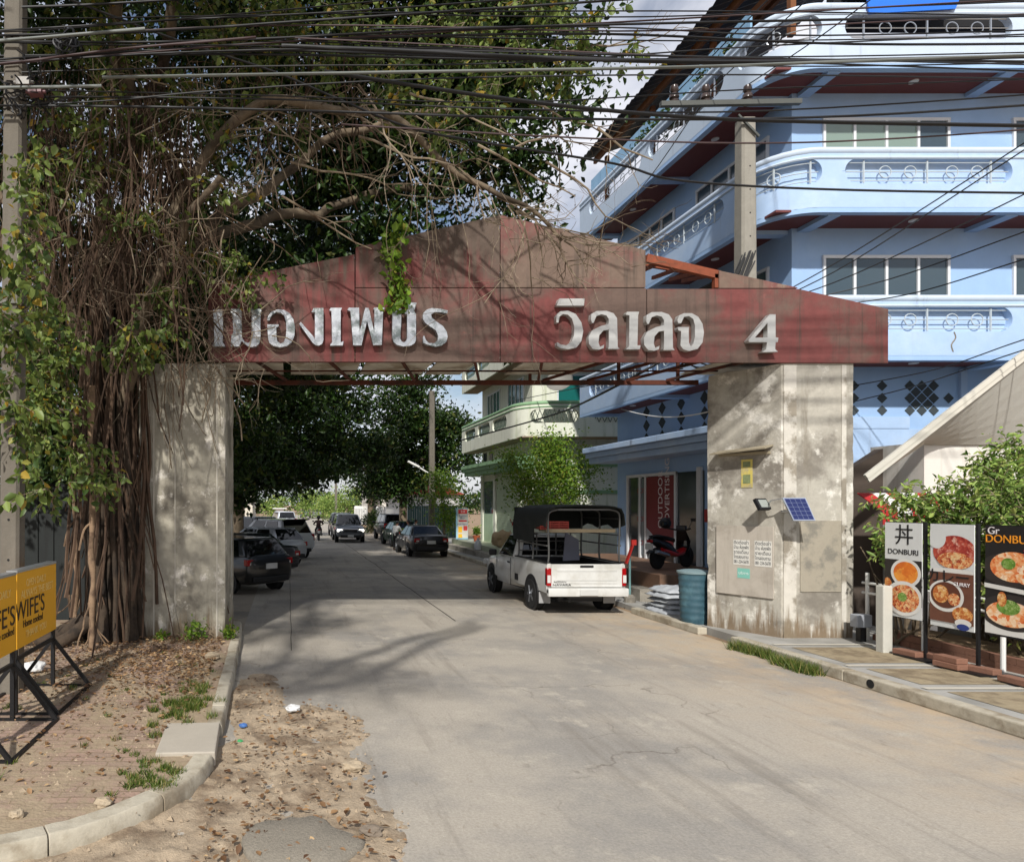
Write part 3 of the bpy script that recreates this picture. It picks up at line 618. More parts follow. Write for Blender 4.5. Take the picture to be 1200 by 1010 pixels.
ed = MB(); ed.bx(-2.38,-2.355,11.99,12.0,.1,4.9); ed.bx(-1.27,-1.245,11.99,12.0,.1,4.9); ed.bx(-2.0,-1.985,11.99,12.0,.6,4.9); ed.build('plaster_joint', M('pale_joint', (190,184,170), .9), gate, world=True)
pl = MB(); pl.box((-1.082,12.95,1.7),(.02,.09,1.2)); pl.build('electric_conduit', plain('pvc', (178,176,170), .5), gate, world=True)
# things on the right pillar; its street face runs (8.66,12)-(8.10,13.2)
fd = Vector((-.56,1.2,0)).normalized(); fnrm = Vector((-1.2,-.56,0)).normalized(); froot = Vector((8.66,12.0,0))
def FP(u, z, off=0): return froot + fd*u + fnrm*off + Vector((0,0,z))
def face_rot():                                              # local x runs along the face from far to near, z up, -y outwards
    return Matrix((( -fd.x, -fnrm.x, 0),( -fd.y, -fnrm.y, 0),(0,0,1)))
FR = face_rot()
FTXT = Matrix(((-fd.x, 0, fnrm.x),(-fd.y, 0, fnrm.y),(0,1,0)))
nb = thing('notice_board', 'grey metal notice board with two printed sheets on the right pillar', 'notice board', FP(.60,1.35,.0))
mb = MB(); mb.box(FP(.62,1.45,.02), (1.02,.03,1.28), rot=FR); mb.build('board', M('board_metal', (176,168,156), .6, var=.08, col2=(158,150,138), ms=2, streak=(146,138,126), streak_mask=(.56,.8)), nb, world=True, bevel=.004)
paper = plain('paper', (204,202,194), .8); ink = plain('ink', (62,62,66), .8)
for u0, w in ((.66,.29),(.28,.29)):
    mb = MB(); mb.box(FP(u0,1.60,.037), (w,.004,.46), rot=FR); sh = mb.build('printed_sheet', paper, nb, world=True)
    for i, tx in enumerate(('ติดต่อเช่า', 'บ้าน ห้องพัก', 'รายเดือน', 'โทรสอบถาม', '081-234-5678')):
        me = text_mesh(tx, .085, .001); k = (w*.9)/max(.01, max(v.co.x for v in me.vertices)-min(v.co.x for v in me.vertices)); me.transform(Matrix.Diagonal((min(k,1.3),1,1,1)))
        me.transform(FTXT.to_4x4()); me.transform(Matrix.Translation(FP(u0,1.78-i*.088,.041))); me.materials.append(ink); link('print_line', me, sh)
mb = MB(); mb.box(FP(.62,1.22,.037), (.22,.004,.18), rot=FR); st = mb.build('green_sticker', plain('teal_sticker', (120,180,166), .7), nb, world=True)
me = text_mesh('บริการ', .07, .001); me.transform(FTXT.to_4x4()); me.transform(Matrix.Translation(FP(.62,1.22,.041))); me.materials.append(plain('pale_ink', (214,224,220), .8)); link('print_line', me, st)
aw = MB(); aw.box(FP(.62,3.48,.13), (1.0,.26,.025), rot=FR @ Matrix.Rotation(R(14),3,'X') @ Matrix.Rotation(R(-3),3,'Y')); aw.box(FP(.62,3.41,.03),(.9,.05,.05),rot=FR)
tag(aw.build('awning_board', M('old_board', (150,140,118), .9, var=.2)), 'small worn rain board jutting from the right pillar above a poster', 'rain board')
po = thing('poster', 'torn yellow paper poster pasted on the right pillar under the rain board', 'poster', FP(.6,3.0,.005))
mb = MB(); mb.box(FP(.58,3.05,.006), (.20,.006,.52), rot=FR); mb.build('sheet', M('yellow_poster', (196,180,96), .85, var=.15, col2=(160,150,120), ms=6), po, world=True)
for z_, h_ in ((3.22,.10),(2.95,.16)): mb = MB(); mb.box(FP(.58,z_,.012), (.13,.004,h_), rot=FR); mb.build('picture', M('poster_print', (120,130,90), .85, var=.3, vs=20), po, world=True)
stn = MB(); stn.box(FP(.55,2.55,.003),(.34,.008,.30),rot=FR); 
fl = thing('floodlight', 'black square floodlight on an arm beside the solar panel', 'floodlight', FP(.12,2.5,.2))
c0 = P(893,591,12.06); mb = MB(); rot = Matrix.Rotation(R(20),3,'Z') @ Matrix.Rotation(R(-28),3,'X')
mb.box(c0, (.27,.07,.22), rot=rot); hs = mb.build('housing', black_metal, fl, world=True, bevel=.012)
mb = MB(); mb.box(c0 + rot @ Vector((0,-.038,0)), (.20,.006,.15), rot=rot); mb.build('lens', glass('lamp_lens', (150,156,150), .2), fl, world=True)
mb = MB(); mb.tube([c0, c0+Vector((.14,.05,.0)), c0+Vector((.24,.16,.02))], .018); mb.build('bracket', black_metal, fl, world=True)
so = thing('solar_panel', 'blue solar panel in a pale frame tilted out from the right pillar', 'solar panel', P(937,600,11.75))
A_, B_, C_, D_ = P(917,583,11.74), P(944,583,11.70), P(956,610,11.52), P(930,610,11.56)
nrm = (B_-A_).cross(D_-A_).normalized(); nrm = nrm if nrm.y < 0 else -nrm
mb = MB(); mb.prism([A_,B_,C_,D_], -nrm*.03); mb.build('frame', steel_rail, so, world=True)
cen = (A_+B_+C_+D_)/4; mb = MB(); 
def bil(u, v): return A_*(1-u)*(1-v) + B_*u*(1-v) + C_*u*v + D_*(1-u)*v
for i in range(4):
    for j in range(5): mb.add([bil(.05+.9*(i+a)/4, .05+.9*(j+b))if 0 else bil(.05+.9*(i+a)/4, .05+.9*(j+b)/5) + nrm*.004 for a, b in ((.03,.03),(.97,.03),(.97,.97),(.03,.97))], [(0,1,2,3)])
cells = mb.build('solar_cells', glass('solar_cell', (26,36,84), .15), so, world=True, fix=False)
mb = MB(); mb.add([bil(a,b)+nrm*.002 for a,b in ((.03,.03),(.97,.03),(.97,.97),(.03,.97))], [(0,1,2,3)]); mb.build('cell_grid', plain('cell_grid', (120,130,160), .4), so, world=True, fix=False)
mb = MB(); mb.tube([cen - nrm*.03, cen + Vector((0,.12,-.02)), Vector((cen.x-.02,12.0,cen.z-.05))], .02); mb.tube([A_+Vector((0,.02,-.02)), Vector((A_.x-.08,11.9,A_.z-.05)), c0+Vector((.16,.1,.0))], .012); mb.build('arm', steel_rail, so, world=True)
# ------------------------------------------------------------------ balconied shop houses
def parapet_path(xs, yf, r, yend, xend):                     # side (far to near), rounded corner, front; xs side plane, yf front plane
    segs = [('l', Vector((xs, yend, 0)), Vector((xs, yf+r, 0))), ('a', Vector((xs+r, yf+r, 0)), r), ('l', Vector((xs+r, yf, 0)), Vector((xend, yf, 0)))]
    l1 = yend-yf-r; l2 = math.pi/2*r; l3 = xend-xs-r
    def f(s):
        if s < l1: return Vector((xs, yend - s, 0)), Vector((-1,0,0))
        if s < l1+l2: a = (s-l1)/r; return Vector((xs+r - r*math.cos(a), yf+r - r*math.sin(a), 0)), Vector((-math.cos(a), -math.sin(a), 0))
        return Vector((xs+r + s-l1-l2, yf, 0)), Vector((0,-1,0))
    return f, l1, l2, l3
def parapet(parent, f, length, z0, z1, holes, mat, t=.14, hz=(0,0), name='balcony_parapet', capm=None, closed=False):
    zc, r = (hz[0]+hz[1])/2, (hz[1]-hz[0])/2
    ss = set(); s = 0
    while s < length: ss.add(round(s,4)); s += .22
    ss.add(length)
    for a, b in holes:
        for k in range(13): ss.add(round(a + r*(1-math.cos(math.pi*k/24)),4)); ss.add(round(b - r*(1-math.cos(math.pi*k/24)),4))
    ss = sorted(ss); mb = MB(); rows = []
    for s in ss:
        lo = hi = zc
        for a, b in holes:
            if a <= s <= b:
                d = max(0, a+r-s, s-(b-r)); q = math.sqrt(max(0, r*r-d*d)); lo, hi = zc-q, zc+q
        p, n = f(s); i = p - n*t; rows.append([Vector((q.x,q.y,z)) for q in (p, i) for z in (z0, lo, hi, z1)])
    vs = [v for r_ in rows for v in r_]; fs = []
    for k in range(len(rows)-1):
        a, b = k*8, (k+1)*8
        for (i, j) in ((0,1),(2,3),(5,4),(7,6),(3,7),(4,0)): fs.append((a+i, b+i, b+j, a+j))
        if (vs[a+2]-vs[a+1]).length > 1e-6 or (vs[b+2]-vs[b+1]).length > 1e-6: fs += [(a+1,b+1,b+5,a+5),(a+2,a+6,b+6,b+2)] + ([(a+5,b+5,b+6,a+6)] if closed else [])
    mb.add(vs, fs); o = mb.build(name, mat, parent, world=True, smooth=35, fix=False)
    cp = MB(); cp.tube([f(s)[0] - f(s)[1]*t*.4 + Vector((0,0,z1)) for s in ss], .085, 8); cp.build('cap_rail', capm or mat, o, smooth=50)
    cp = MB(); cp.tube([f(s)[0] + Vector((0,0,z1-.16)) for s in ss], .03, 6); cp.build('moulding', capm or mat, o, smooth=50)
    return o
def railing(parent, f, t, holes, zs, mat, circ=.14, wob=None):
    mb = MB()
    for a, b in holes:
        n = max(4, int((b-a)/.25)); pts = [f(a + .05 + (b-a-.1)*k/n) for k in range(n+1)]
        for z in zs: mb.tube([p - q*t*.5 + Vector((0,0,z)) for p, q in pts], .012, 5)
        for fr in (.12, .5, .88):
            p, q = f(a + (b-a)*fr); p = p - q*t*.5; mb.tube([p + Vector((0,0,zs[0]-.05)), p + Vector((0,0,zs[-1]+.05))], .02, 5)
        for fr in ((.25,.40,.65,.80) if b-a > 2.6 else (.5,)):
            p, q = f(a + (b-a)*fr); p = p - q*t*.5; u = Vector((q.y, -q.x, 0)); zc = (zs[0]+zs[-1])/2
            mb.tube([p + u*circ*math.cos(k*math.pi/8) + Vector((0,0,zc + circ*math.sin(k*math.pi/8))) for k in range(16)], .012, 5, closed=True)
    mb.build('railing', mat, parent, smooth=60)
def window(parent, p0, p1, z0, z1, out, n=2, fr=white_frame, gl=(glass_dark,), depth=.06):
    p0, p1 = Vector(p0), Vector(p1); u = (p1-p0); ln = u.length; u.normalize(); out = Vector(out); mb = MB(); rot = Matrix((( u.x, -out.x, 0),(u.y, -out.y, 0),(0,0,1)))
    mid = (p0+p1)/2; w = .07
    mb.box(mid + out*.02 + Vector((0,0,z1-w/2)), (ln,depth,w), rot=rot); mb.box(mid + out*.02 + Vector((0,0,z0+w/2)), (ln,depth,w), rot=rot)
    for i in range(n+1):
        e = w/2 if i == 0 else (-w/2 if i == n else 0); mb.box(p0 + u*(ln*i/n + e) + out*.021 + Vector((0,0,(z0+z1)/2)), (w*.8,depth-.004,z1-z0-.002), rot=rot)
    o = mb.build('window', fr, parent, world=True)
    for i in range(n):
        c = p0 + u*(ln*(i+.5)/n); gb = MB(); gb.box(c + out*.01 + Vector((0,0,(z0+z1)/2)), (ln/n-w*.7,.012,z1-z0-w), rot=rot); gb.build('pane', gl[i % len(gl)], o)
    return o
bl = thing('shop_house', 'light blue four storey shop house with rounded balconies and a tin roof', 'building', (16,19,0))
BX, BY, BE = 11.28, 15.3, 23.4
mb = MB(); mb.bx(BX,26,BY,BE,0,11.7); mb.build('wall', [blue_wall], bl, world=True)
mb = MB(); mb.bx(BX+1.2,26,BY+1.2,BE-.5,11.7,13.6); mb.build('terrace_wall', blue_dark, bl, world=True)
f, l1, l2, l3 = parapet_path(10.2, 14.3, .95, 23.9, 25); T = .14
def front_s(x): return l1+l2 + x - 11.15
for k, zb in enumerate((5.5, 8.6, 11.62)):
    fh = [(front_s(11.66), front_s(15.17)), (front_s(15.55), front_s(19.0)), (front_s(19.4), front_s(22.8))]
    sh = [(l1 - .25, front_s(11.18)), (l1-4.1, l1-.75), (l1-7.9, l1-4.5)]
    hz = (zb+.60, zb+1.12)
    pp = parapet(bl, f, l1+l2+l3, zb+.10, zb+1.30, fh+sh, blue_white if k == 2 else blue_pale, T, hz, capm=blue_white, closed=k < 2)
    railing(pp, f, T*.6, fh+sh, (hz[0]+.07, (hz[0]+hz[1])/2, hz[1]-.07), steel_rail if k == 2 else rail_grey, .125)
    # slab edge, soffit boards, beams, lamps
    eb = MB(); n = 60; ring = []
    pts = [f((l1+l2+l3)*i/140) for i in range(141)]
    for p, q in pts: ring.append([p + Vector((0,0,zb)) - q*.004, p + Vector((0,0,zb+.10)) - q*.004, p - q*.16 + Vector((0,0,zb+.10)), p - q*.16 + Vector((0,0,zb))])
    eb.loft(ring); eb.build('slab_edge', blue_wall, bl, world=True, smooth=40)
    so_ = MB(); so_.bx(10.32,BX-.002,14.45,23.85,zb+.06,zb+.11); so_.bx(BX-.002,25,14.45,BY-.002,zb+.06,zb+.11); sf = so_.build('soffit', maroon, bl, world=True)
    for x in (BX+.12, 15.15, 19.0): be = MB(); be.bx(x,x+.26,14.42,BY-.003,zb-.03,zb+.058); be.build('soffit_beam', blue_wall, bl, world=True)
    for y in (BY+.1, 19.2, 23.2): be = MB(); be.bx(10.32,BX-.003,y,y+.26,zb-.03,zb+.058); be.build('soffit_beam', blue_wall, bl, world=True)
    for x in (13.6, 17.3):
        lm = MB(); lm.cyl((x,14.85,zb+.04),(x,14.85,zb+.062),.09); lm.build('downlight', white_frame, bl, world=True, smooth=40)
    for y in (17.2, 21.3):
        lm = MB(); lm.cyl((10.75,y,zb+.04),(10.75,y,zb+.062),.09); lm.build('downlight', white_frame, bl, world=True, smooth=40)
gl3 = (glass_curtain, glass_curtain, glass_curtain, glass_dark)
for z1, g_ in ((11.12, gl3), (8.05, (glass_dark,))):
    window(bl, (11.95,BY,0), (14.8,BY,0), z1-1.55, z1, (0,-1,0), 4, gl=g_)
    window(bl, (BX,18.85,0), (BX,16.0,0), z1-1.55, z1, (-1,0,0), 4)
    window(bl, (BX,22.6,0), (BX,19.9,0), z1-1.55, z1, (-1,0,0), 4)
    window(bl, (16.2,BY,0), (19.0,BY,0), z1-1.55, z1, (0,-1,0), 4)
# cracks and drips on the second balcony
mb = MB(); mb.tube(smooth_path([P(1118,389,14.297),P(1120,396,14.297),P(1115,404,14.297),P(1117,412,14.297)],3), .016, 4); mb.build('crack', conc_grey, bl, world=True)
# mezzanine front with the diamond vents
mb = MB()
def diamond(px, py, r=7): 
    c = P(px, py, BY-.012); s = r/F_PX*BY; mb = MB(); mb.prism([c+Vector((s,0,0)), c+Vector((0,0,s)), c-Vector((s,0,0)), c-Vector((0,0,s))], (0,.02,0)); mb.build('vent_tile', diamond_m, bl, world=True)
for x, y in ((1034,452),(1034,466.5),(1034,481),(1112,466.5)): diamond(x, y, 6)
for i in range(3):
    for j in range(3): diamond(1066.5+14*i, 452+14.5*j, 6.1)
for i in range(2):
    for j in range(2): diamond(1073.5+14*i, 459.3+14.5*j, 6.1)
for y in (452,466.5,481): diamond(1001,y,6); diamond(990-20,y)
mb = MB(); mb.bx(11.2,13.9,BY-.03,BY,4.18,4.44); mb.bx(15.02,15.16,BY-.06,BY,4.45,5.5); mb.build('wall_band', blue_pale, bl, world=True)
mb = MB(); mb.bx(11.29,26,BY-.02,BY,.1,4.17); mb.build('ground_floor_front', blue_pale, bl, world=True)
# shop ledge on the street side: three steps
mb = MB(); mb.bx(10.2,BX-.003,15.1,23.7,4.22,4.40); mb.bx(10.28,BX-.003,15.15,23.65,4.05,4.215); mb.bx(10.38,BX-.003,15.2,23.6,3.86,4.045)
mb.build('shop_ledge', blue_pale, bl, world=True, bevel=.02)
for y in (16.6,17.6,18.5,19.6,20.6,21.5):
    for dz in (-.42,0,.42): mb = MB(); mb.prism([(BX-.012,y+.19,4.95+dz),(BX-.012,y,5.14+dz),(BX-.012,y-.19,4.95+dz),(BX-.012,y,4.76+dz)], (.02,0,0)); mb.build('vent_tile', diamond_m, bl, world=True)
# glass shop front on the platform
mb = MB(); mb.bx(BX-.02,BX-.003,18.5,22.6,.78,3.40); mb.build('shop_opening', glass('shop_glass', (58,66,70), .1), bl, world=True)
mb = MB()
for y in (22.55,21.75,21.4,19.75): mb.bx(BX-.08,BX-.022,y,y+.09,.78,3.42)
mb.bx(BX-.079,BX-.023,19.75,22.64,3.34,3.43); mb.bx(BX-.08,BX-.022,18.55,18.75,.78,3.5)
mb.build('shop_frame', white_frame, bl, world=True)
mb = MB(); mb.bx(BX-.05,BX-.021,21.5,21.95,.9,3.3); gp = mb.build('glass_door', glass('etched_glass', (110,120,126), .25), bl, world=True)
for z in (2.9,2.0,1.25): text('door_lettering', 'DOT', .22, (BX-.055,21.72,z), plain('door_red', (140,44,50), .6), gp, FACE_LEFT)
pst = thing('poster', 'dark red outdoor advertising poster on the blue shop front', 'poster', (BX-.06,20.6,.8))
mb = MB(); mb.bx(BX-.075,BX-.06,19.86,21.38,.95,3.32); mb.build('sheet', M('dark_red_poster', (120,28,40), .5, var=.12, vs=1.5, world=True), pst, world=True)
mb = MB(); mb.prism([(BX-.079,21.36,.97),(BX-.079,21.36,1.75),(BX-.079,20.3,1.15),(BX-.079,20.3,.97)], (.003,0,0)); mb.build('grey_wedge', plain('poster_grey', (168,172,178), .5), pst, world=True)
ROTV = FACE_LEFT @ Matrix.Rotation(R(90),3,'Z'); white_print = plain('white_print', (226,220,220), .6)
for tx, y in (('OUTDOOR',20.55),('ADVERTISING',20.18)):
    me = text_mesh(tx, .34, .001, 'LEFT'); me.transform(ROTV.to_4x4()); me.transform(Matrix.Translation((BX-.08,y,1.75))); me.materials.append(white_print); link('lettering', me, pst, True)
mb = MB(); mb.bx(BX-.14,BX-.003,17.9,18.3,2.0,2.35); lb = mb.build('letter_box', plain('red_box', (178,34,34), .5), None, bevel=.02); tag(lb, 'small red letter box on the blue shop wall above the scooter', 'letter box')
text('box_emblem', '1', .2, (BX-.145,18.1,2.17), white_print, lb, FACE_LEFT)
# roof terrace: tin roof, timber, tarp, plants
mb = MB(); n = 70
for i in range(n):
    y0_, y1_ = 14.9 + 9.6*i/n, 14.9 + 9.6*(i+1)/n; h = .05*(i % 2); k = .05-h
    mb.prism([(10.45,y0_,14.75+h),(10.45,y1_,14.75+k),(10.45,y1_,14.73+k),(10.45,y0_,14.73+h)], (4.2,0,1.5))
mb.build('tin_roof', tin, bl, world=True)
mb = MB(); mb.bar((10.95,14.9,14.72),(10.95,24.4,14.72),.1,.2); mb.bar((12.2,14.9,15.1),(12.2,24.4,15.1),.1,.2); mb.bar((11.3,15,14.4),(11.3,24.3,14.4),.08,.22)
for y in (15.2,18,21,24): mb.bar((11.2,y,12.9),(11.2,y,14.7),.12)
mb.build('roof_timber', timber, bl, world=True)
mb = MB(); mb.bx(10.55,10.60,15.6,23.8,13.05,13.75); mb.build('blue_sheeting', M('sky_blue_sheet', (136,176,206), .5, var=.08, streak=(110,150,180)), bl, world=True)
mb = MB(); mb.bx(11.9,25,14.9,15.1,12.9,14.6); mb.build('terrace_shade_sheet', dark_in, bl, world=True)  # dark sheet standing in for the shade inside the terrace
mb = MB(); mb.prism([(12.1,14.22,12.7),(13.9,14.22,12.8),(14.1,14.22,13.3),(12.0,14.22,13.6)], (0,.03,0)); mb.prism([(12.0,14.26,13.6),(14.1,14.26,13.3),(14.6,15.6,14.3),(11.8,15.6,14.4)], (0,.02,.03)); tg = mb.build('tarpaulin', tarp_blue); tag(tg, 'bright blue tarpaulin hung over the top balcony of the blue building', 'tarpaulin')
tag(leaves_at('balcony_plants', clumps([((10.45,19.5,13.1),(.15,1.6,.2),20),((10.4,16.5,13.05),(.15,.8,.15),8)], per=30, cr=.12), .12, leaf_dark), 'row of green plants in the planter along the top blue balcony', 'plants', kind='stuff')
# ------------------------------------------------------------------ green-trimmed building beyond
gr = thing('corner_building', 'cream building with green trimmed balcony and green shop canopy', 'building', (13,31,0))
mb = MB(); mb.bx(10.0,22,28.0,35.2,0,11); mb.build('wall', green_wall, gr, world=True)
gf, g1, g2, g3 = parapet_path(9.2, 27.0, 1.3, 36.2, 21)
for zb in (5.15, 8.3):
    hs_ = [(.6,2.6),(3.0,5.0),(5.4,7.4),(g1+g2*.55,g1+g2+1.0),(g1+g2+1.6,g1+g2+3.8)]
    pp = parapet(gr, gf, g1+g2+g3, zb, zb+1.35, hs_, green_wall, .14, (zb+.55,zb+1.1), capm=green_trim)
    for a, b in hs_:
        n = 10; mb = MB()
        for k in range(n):
            s0, s1 = a+(b-a)*k/n, a+(b-a)*(k+1)/n
            for z0_, z1_ in ((zb+.58,zb+1.08),(zb+1.08,zb+.58)):
                p0, q0 = gf(s0); p1, q1 = gf(s1); mb.tube([p0-q0*.07+Vector((0,0,z0_)), p1-q1*.07+Vector((0,0,z1_))], .015, 4)
        mb.build('railing', plain('dark_rail', (70,84,74), .5), pp)
    mb = MB(); mb.bx(9.3,9.997,27.15,36.1,zb-.02,zb+.03); mb.bx(9.997,21,27.1,27.997,zb-.02,zb+.03); mb.build('soffit', M('tan_soffit', (150,130,110), .9), gr, world=True)
window(gr, (10.0,34.2,0),(10.0,32.2,0), 6.5, 7.9, (-1,0,0), 4, gl=(glass_green,)); window(gr, (10.0,31.0,0),(10.0,28.9,0), 6.5, 7.9, (-1,0,0), 4, gl=(glass_green,))
window(gr, (11.0,28.0,0),(13.6,28.0,0), 6.3, 7.8, (0,-1,0), 2, gl=(glass_green,))
mb = MB(); mb.bx(9.15,9.997,27.6,36.2,4.28,4.44); mb.bx(9.22,9.997,27.65,36.15,4.1,4.275); mb.bx(9.3,9.997,27.7,36.1,3.92,4.095); mb.build('shop_canopy', green_trim, gr, world=True)
for y in (33.4,34.4): mb = MB(); mb.bx(9.97,9.997,y,y+.5,4.55,5.05); mb.build('vent_window', glass_dark, gr, world=True)
mb = MB(); mb.bx(9.96,9.997,29.6,32.6,.6,3.9); n = 26
for k in range(n): mb.bx(9.93,9.958,29.65,32.55,.62+3.2*k/n,.62+3.2*(k+.8)/n)
mb.build('roller_shutter', M('pale_green_shutter', (182,196,166), .6, var=.05), gr, world=True)
mb = MB(); 
for y in (29.2,32.7,34.8): mb = MB(); mb.bx(9.9,9.997,y,y+.35,.6,3.9); mb.build('pilaster', green_wall, gr, world=True)
mb = MB(); mb.bx(9.93,9.997,33.2,34.7,.6,2.0); mb.build('shop_counter', M('shop_counter', (168,190,160), .6), gr, world=True)
mb = MB(); mb.bx(9.95,9.997,33.2,34.7,2.0,3.6); mb.build('shop_window', glass_dark, gr, world=True)
mb = MB(); mb.bx(10.0,15,27.96,27.998,4.0,4.12); mb.bx(10.0,15,27.95,27.998,2.9,3.05); mb.bx(10.0,15,27.955,27.998,2.2,2.3); mb.build('front_trim', green_trim, gr, world=True)
sd = thing('satellite_dish', 'grey satellite dish fixed to the cream balcony', 'satellite dish', (10.65,26.75,6.95))
mb = MB(); mb.lathe([(0,-.05),(.2,-.03),(.38,.04),(.5,.14),(.49,.15),(.37,.06),(.2,-.01),(0,-.03)], (0,0,0), 20); me_o = mb.build('dish', plain('dish_grey', (120,118,112), .6), sd, smooth=50); me_o.rotation_euler = (R(60),0,R(-30)); me_o.location = (-.1,-.2,.25)
mb = MB(); mb.tube([(0,0,0),(-.05,-.1,.2)],.03); mb.build('bracket', black_metal, sd)
# ------------------------------------------------------------------ house with the sloping roof on the right
ho = thing('house', 'off white house with a steep pale sloping roof behind the shrubs', 'building', (14,13.6,0))
R0, R1, H1, H0 = P(1018,563,12.3), P(1330,319,12.3), P(1330,521,12.95), P(1083,521,12.95)
Rm = R0.lerp(R1, 65/312); u0 = Vector((-.06,0,.10)); N_ = 12; lo_, hi_ = [], []
for i in range(N_+1):
    for j in range(7):
        p = Rm.lerp(R1,i/N_).lerp(H0.lerp(H1,i/N_), j/6); lo_.append(p); hi_.append(p+u0)
q_ = [(i*7+j,(i+1)*7+j,(i+1)*7+j+1,i*7+j+1) for i in range(N_) for j in range(6)]
mb = MB(); mb.prism([R0, Rm, H0], u0*.9)
mb.add(hi_, q_); mb.build('roof', roof_grey, ho, world=True)
mb = MB(); mb.add(lo_, [f_[::-1] for f_ in q_]); mb.build('eaves_lining', soffit_grey, ho, world=True)
R2, H2 = Vector((2*R1.x-R0.x, R0.y, R0.z)), Vector((2*R1.x-H0.x, H0.y, H0.z))
mb = MB(); mb.prism([R1, R2, H2, H1], Vector((.06,0,.10))); mb.build('roof', roof_grey, ho, world=True)
mb = MB(); mb.prism([R1+Vector((0,.02,-.01)), R2+Vector((0,.02,-.01)), H2+Vector((0,0,-.02)), H1+Vector((0,0,-.02))], (0,0,-.01)); mb.build('eaves_lining', soffit_grey, ho, world=True)
dv = (R1-R0).normalized(); up = Vector((-dv.z,0,dv.x))
for k, (a0, a1, off) in enumerate(((-.02,.05,0),(.058,.14,-.02))):
    mb = MB(); mb.prism([R0+up*a0-dv*.02, R1+up*a0, R1+up*a1, R0+up*a1-dv*.02], (0,-.03+off,0)); mb.build('barge_board', M('barge_board', (200,196,184), .7, var=.05), ho, world=True)
wx, zl = P(1083,521,13.0).x, H0.z
mb = MB(); mb.bx(wx,H2.x-.05,13.0,14.2,0,zl+.05); mb.build('wall', cream_wall, ho, world=True)
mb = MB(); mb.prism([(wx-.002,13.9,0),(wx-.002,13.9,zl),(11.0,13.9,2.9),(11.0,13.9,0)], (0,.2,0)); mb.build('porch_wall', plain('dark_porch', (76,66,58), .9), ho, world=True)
aw = thing('awning', 'red and white striped shop awning under the sloping roof', 'awning', (11.6,12.6,2.2))
for i in range(5):
    x = 10.75 + .27*i; mb = MB(); mb.prism([(x,12.35,2.35),(x+.265,12.35,2.35),(x+.265,12.9,2.68),(x,12.9,2.68)], (0,0,.02)); mb.prism([(x,12.34,2.12),(x+.265,12.34,2.12),(x+.265,12.34,2.35),(x,12.34,2.35)], (0,.012,0))
    mb.build('awning_stripe', plain('red_cloth', (170,34,34), .8) if i % 2 == 0 else white_paint, aw, world=True)
# ------------------------------------------------------------------ the banyan
tree = thing('banyan_tree', 'huge banyan with hanging aerial roots growing over the left pillar', 'tree', (-3.05,11.9,.1))
tk = MB(); T0 = Vector((-3.05,11.95,0))
core = smooth_path([(-3.05,12.0,-.1),(-3.02,12.0,1.2),(-3.1,12.0,2.6),(-3.15,12.0,4.2),(-3.2,12.0,5.8),(-3.1,12.2,7.6)], 4)
tk.tube(core, [.40-.16*i/(len(core)-1) for i in range(len(core))], 20)
for k in range(26):
    a = 2*math.pi*k/26 + random.gauss(0,.1); r0 = random.uniform(.33,.47); pts = []
    for z in (-.1,.5,1.2,2,3,4,5,6):
        rr = r0*(1 + .25*max(0,.6-z)) - .02*z; a += random.gauss(0,.10); pts.append((-3.05-.02*z+rr*math.cos(a), 11.98+rr*math.sin(a), z))
    pts = smooth_path(pts, 3); q = random.uniform(.04,.10); tk.tube(pts, [q*(1.25-.5*i/len(pts)) for i in range(len(pts))], 7, caps=False)
tk.build('trunk', bark, tree, world=True, smooth=60)
lm = MB()
LIMBS = [([(-3.1,12.0,4.5),(-4.0,11.6,6.0),(-4.9,11.2,7.4),(-5.8,10.6,9.4)],.10,.05), ([(-3.1,12.0,5.2),(-3.3,11.6,7.2),(-3.0,11.2,9.2),(-2.6,11,12)],.11,.05),
 ([(-3.0,12.1,5.0),(-2.2,11.6,6.5),(-1.5,11.2,8.0),(-.6,10.9,8.65),(.5,10.7,8.75),(1.5,10.6,8.55),(2.6,10.6,7.75),(3.5,10.5,7.0),(4.2,10.4,6.5)],.12,.022),
 ([(-3.0,12.2,5.6),(-1.8,12.6,7.2),(-.6,13,8.4),(1.0,13.4,9.6),(3.2,13.6,10.4)],.15,.05), ([(-3.0,12.2,5.8),(-1.6,13.4,7.6),(.5,14.6,8.8),(3,15.6,9.8),(5,16,10.2)],.15,.05),
 ([(-3.1,12.0,4.8),(-3.9,11.2,6.2),(-4.4,10.8,7.0),(-4.9,10.6,8.6)],.07,.03), ([(-2.9,11.8,4.2),(-2.3,11.4,5.4),(-1.9,11.1,6.7),(-1.1,10.8,7.7)],.11,.05),
 ([(-3.0,12.0,6.0),(-2.7,11.7,9.2),(-3.0,9.4,12.2),(-2.9,4.5,9.6),(-2.4,1.2,6.6),(.7,3.2,9.2)],.13,.10), ([(-3.0,12.0,6.2),(-2.2,11.8,9.8),(-.8,9.5,12.5),(3.2,7,13)],.12,.07),  # unseen limb carried forward overhead to cast branch shadows on the road
 ([(-2.4,1.4,6.7),(-1.0,3.0,7.4),(.9,4.4,8.6)],.11,.07), ([(-3.3,11.9,3.4),(-3.9,11.4,3.95),(-4.6,11.0,4.0)],.06,.03)]  # first one: unseen side branch added for the second road shadow
for pts, r0, r1 in LIMBS:
    pts = smooth_path(pts, 6); lm.tube([p + Vector((mnoise.noise(p*1.1),mnoise.noise(p*1.1+Vector((7,0,0))),mnoise.noise(p*1.1+Vector((0,9,0)))))*.26 for p in pts], [r0+(r1-r0)*i/(len(pts)-1) for i in range(len(pts))], 10, caps=False)
lm.build('limb', limb_m, tree, world=True, smooth=60)
ends = []; tw = MB()
main = smooth_path(LIMBS[2][0], 6)
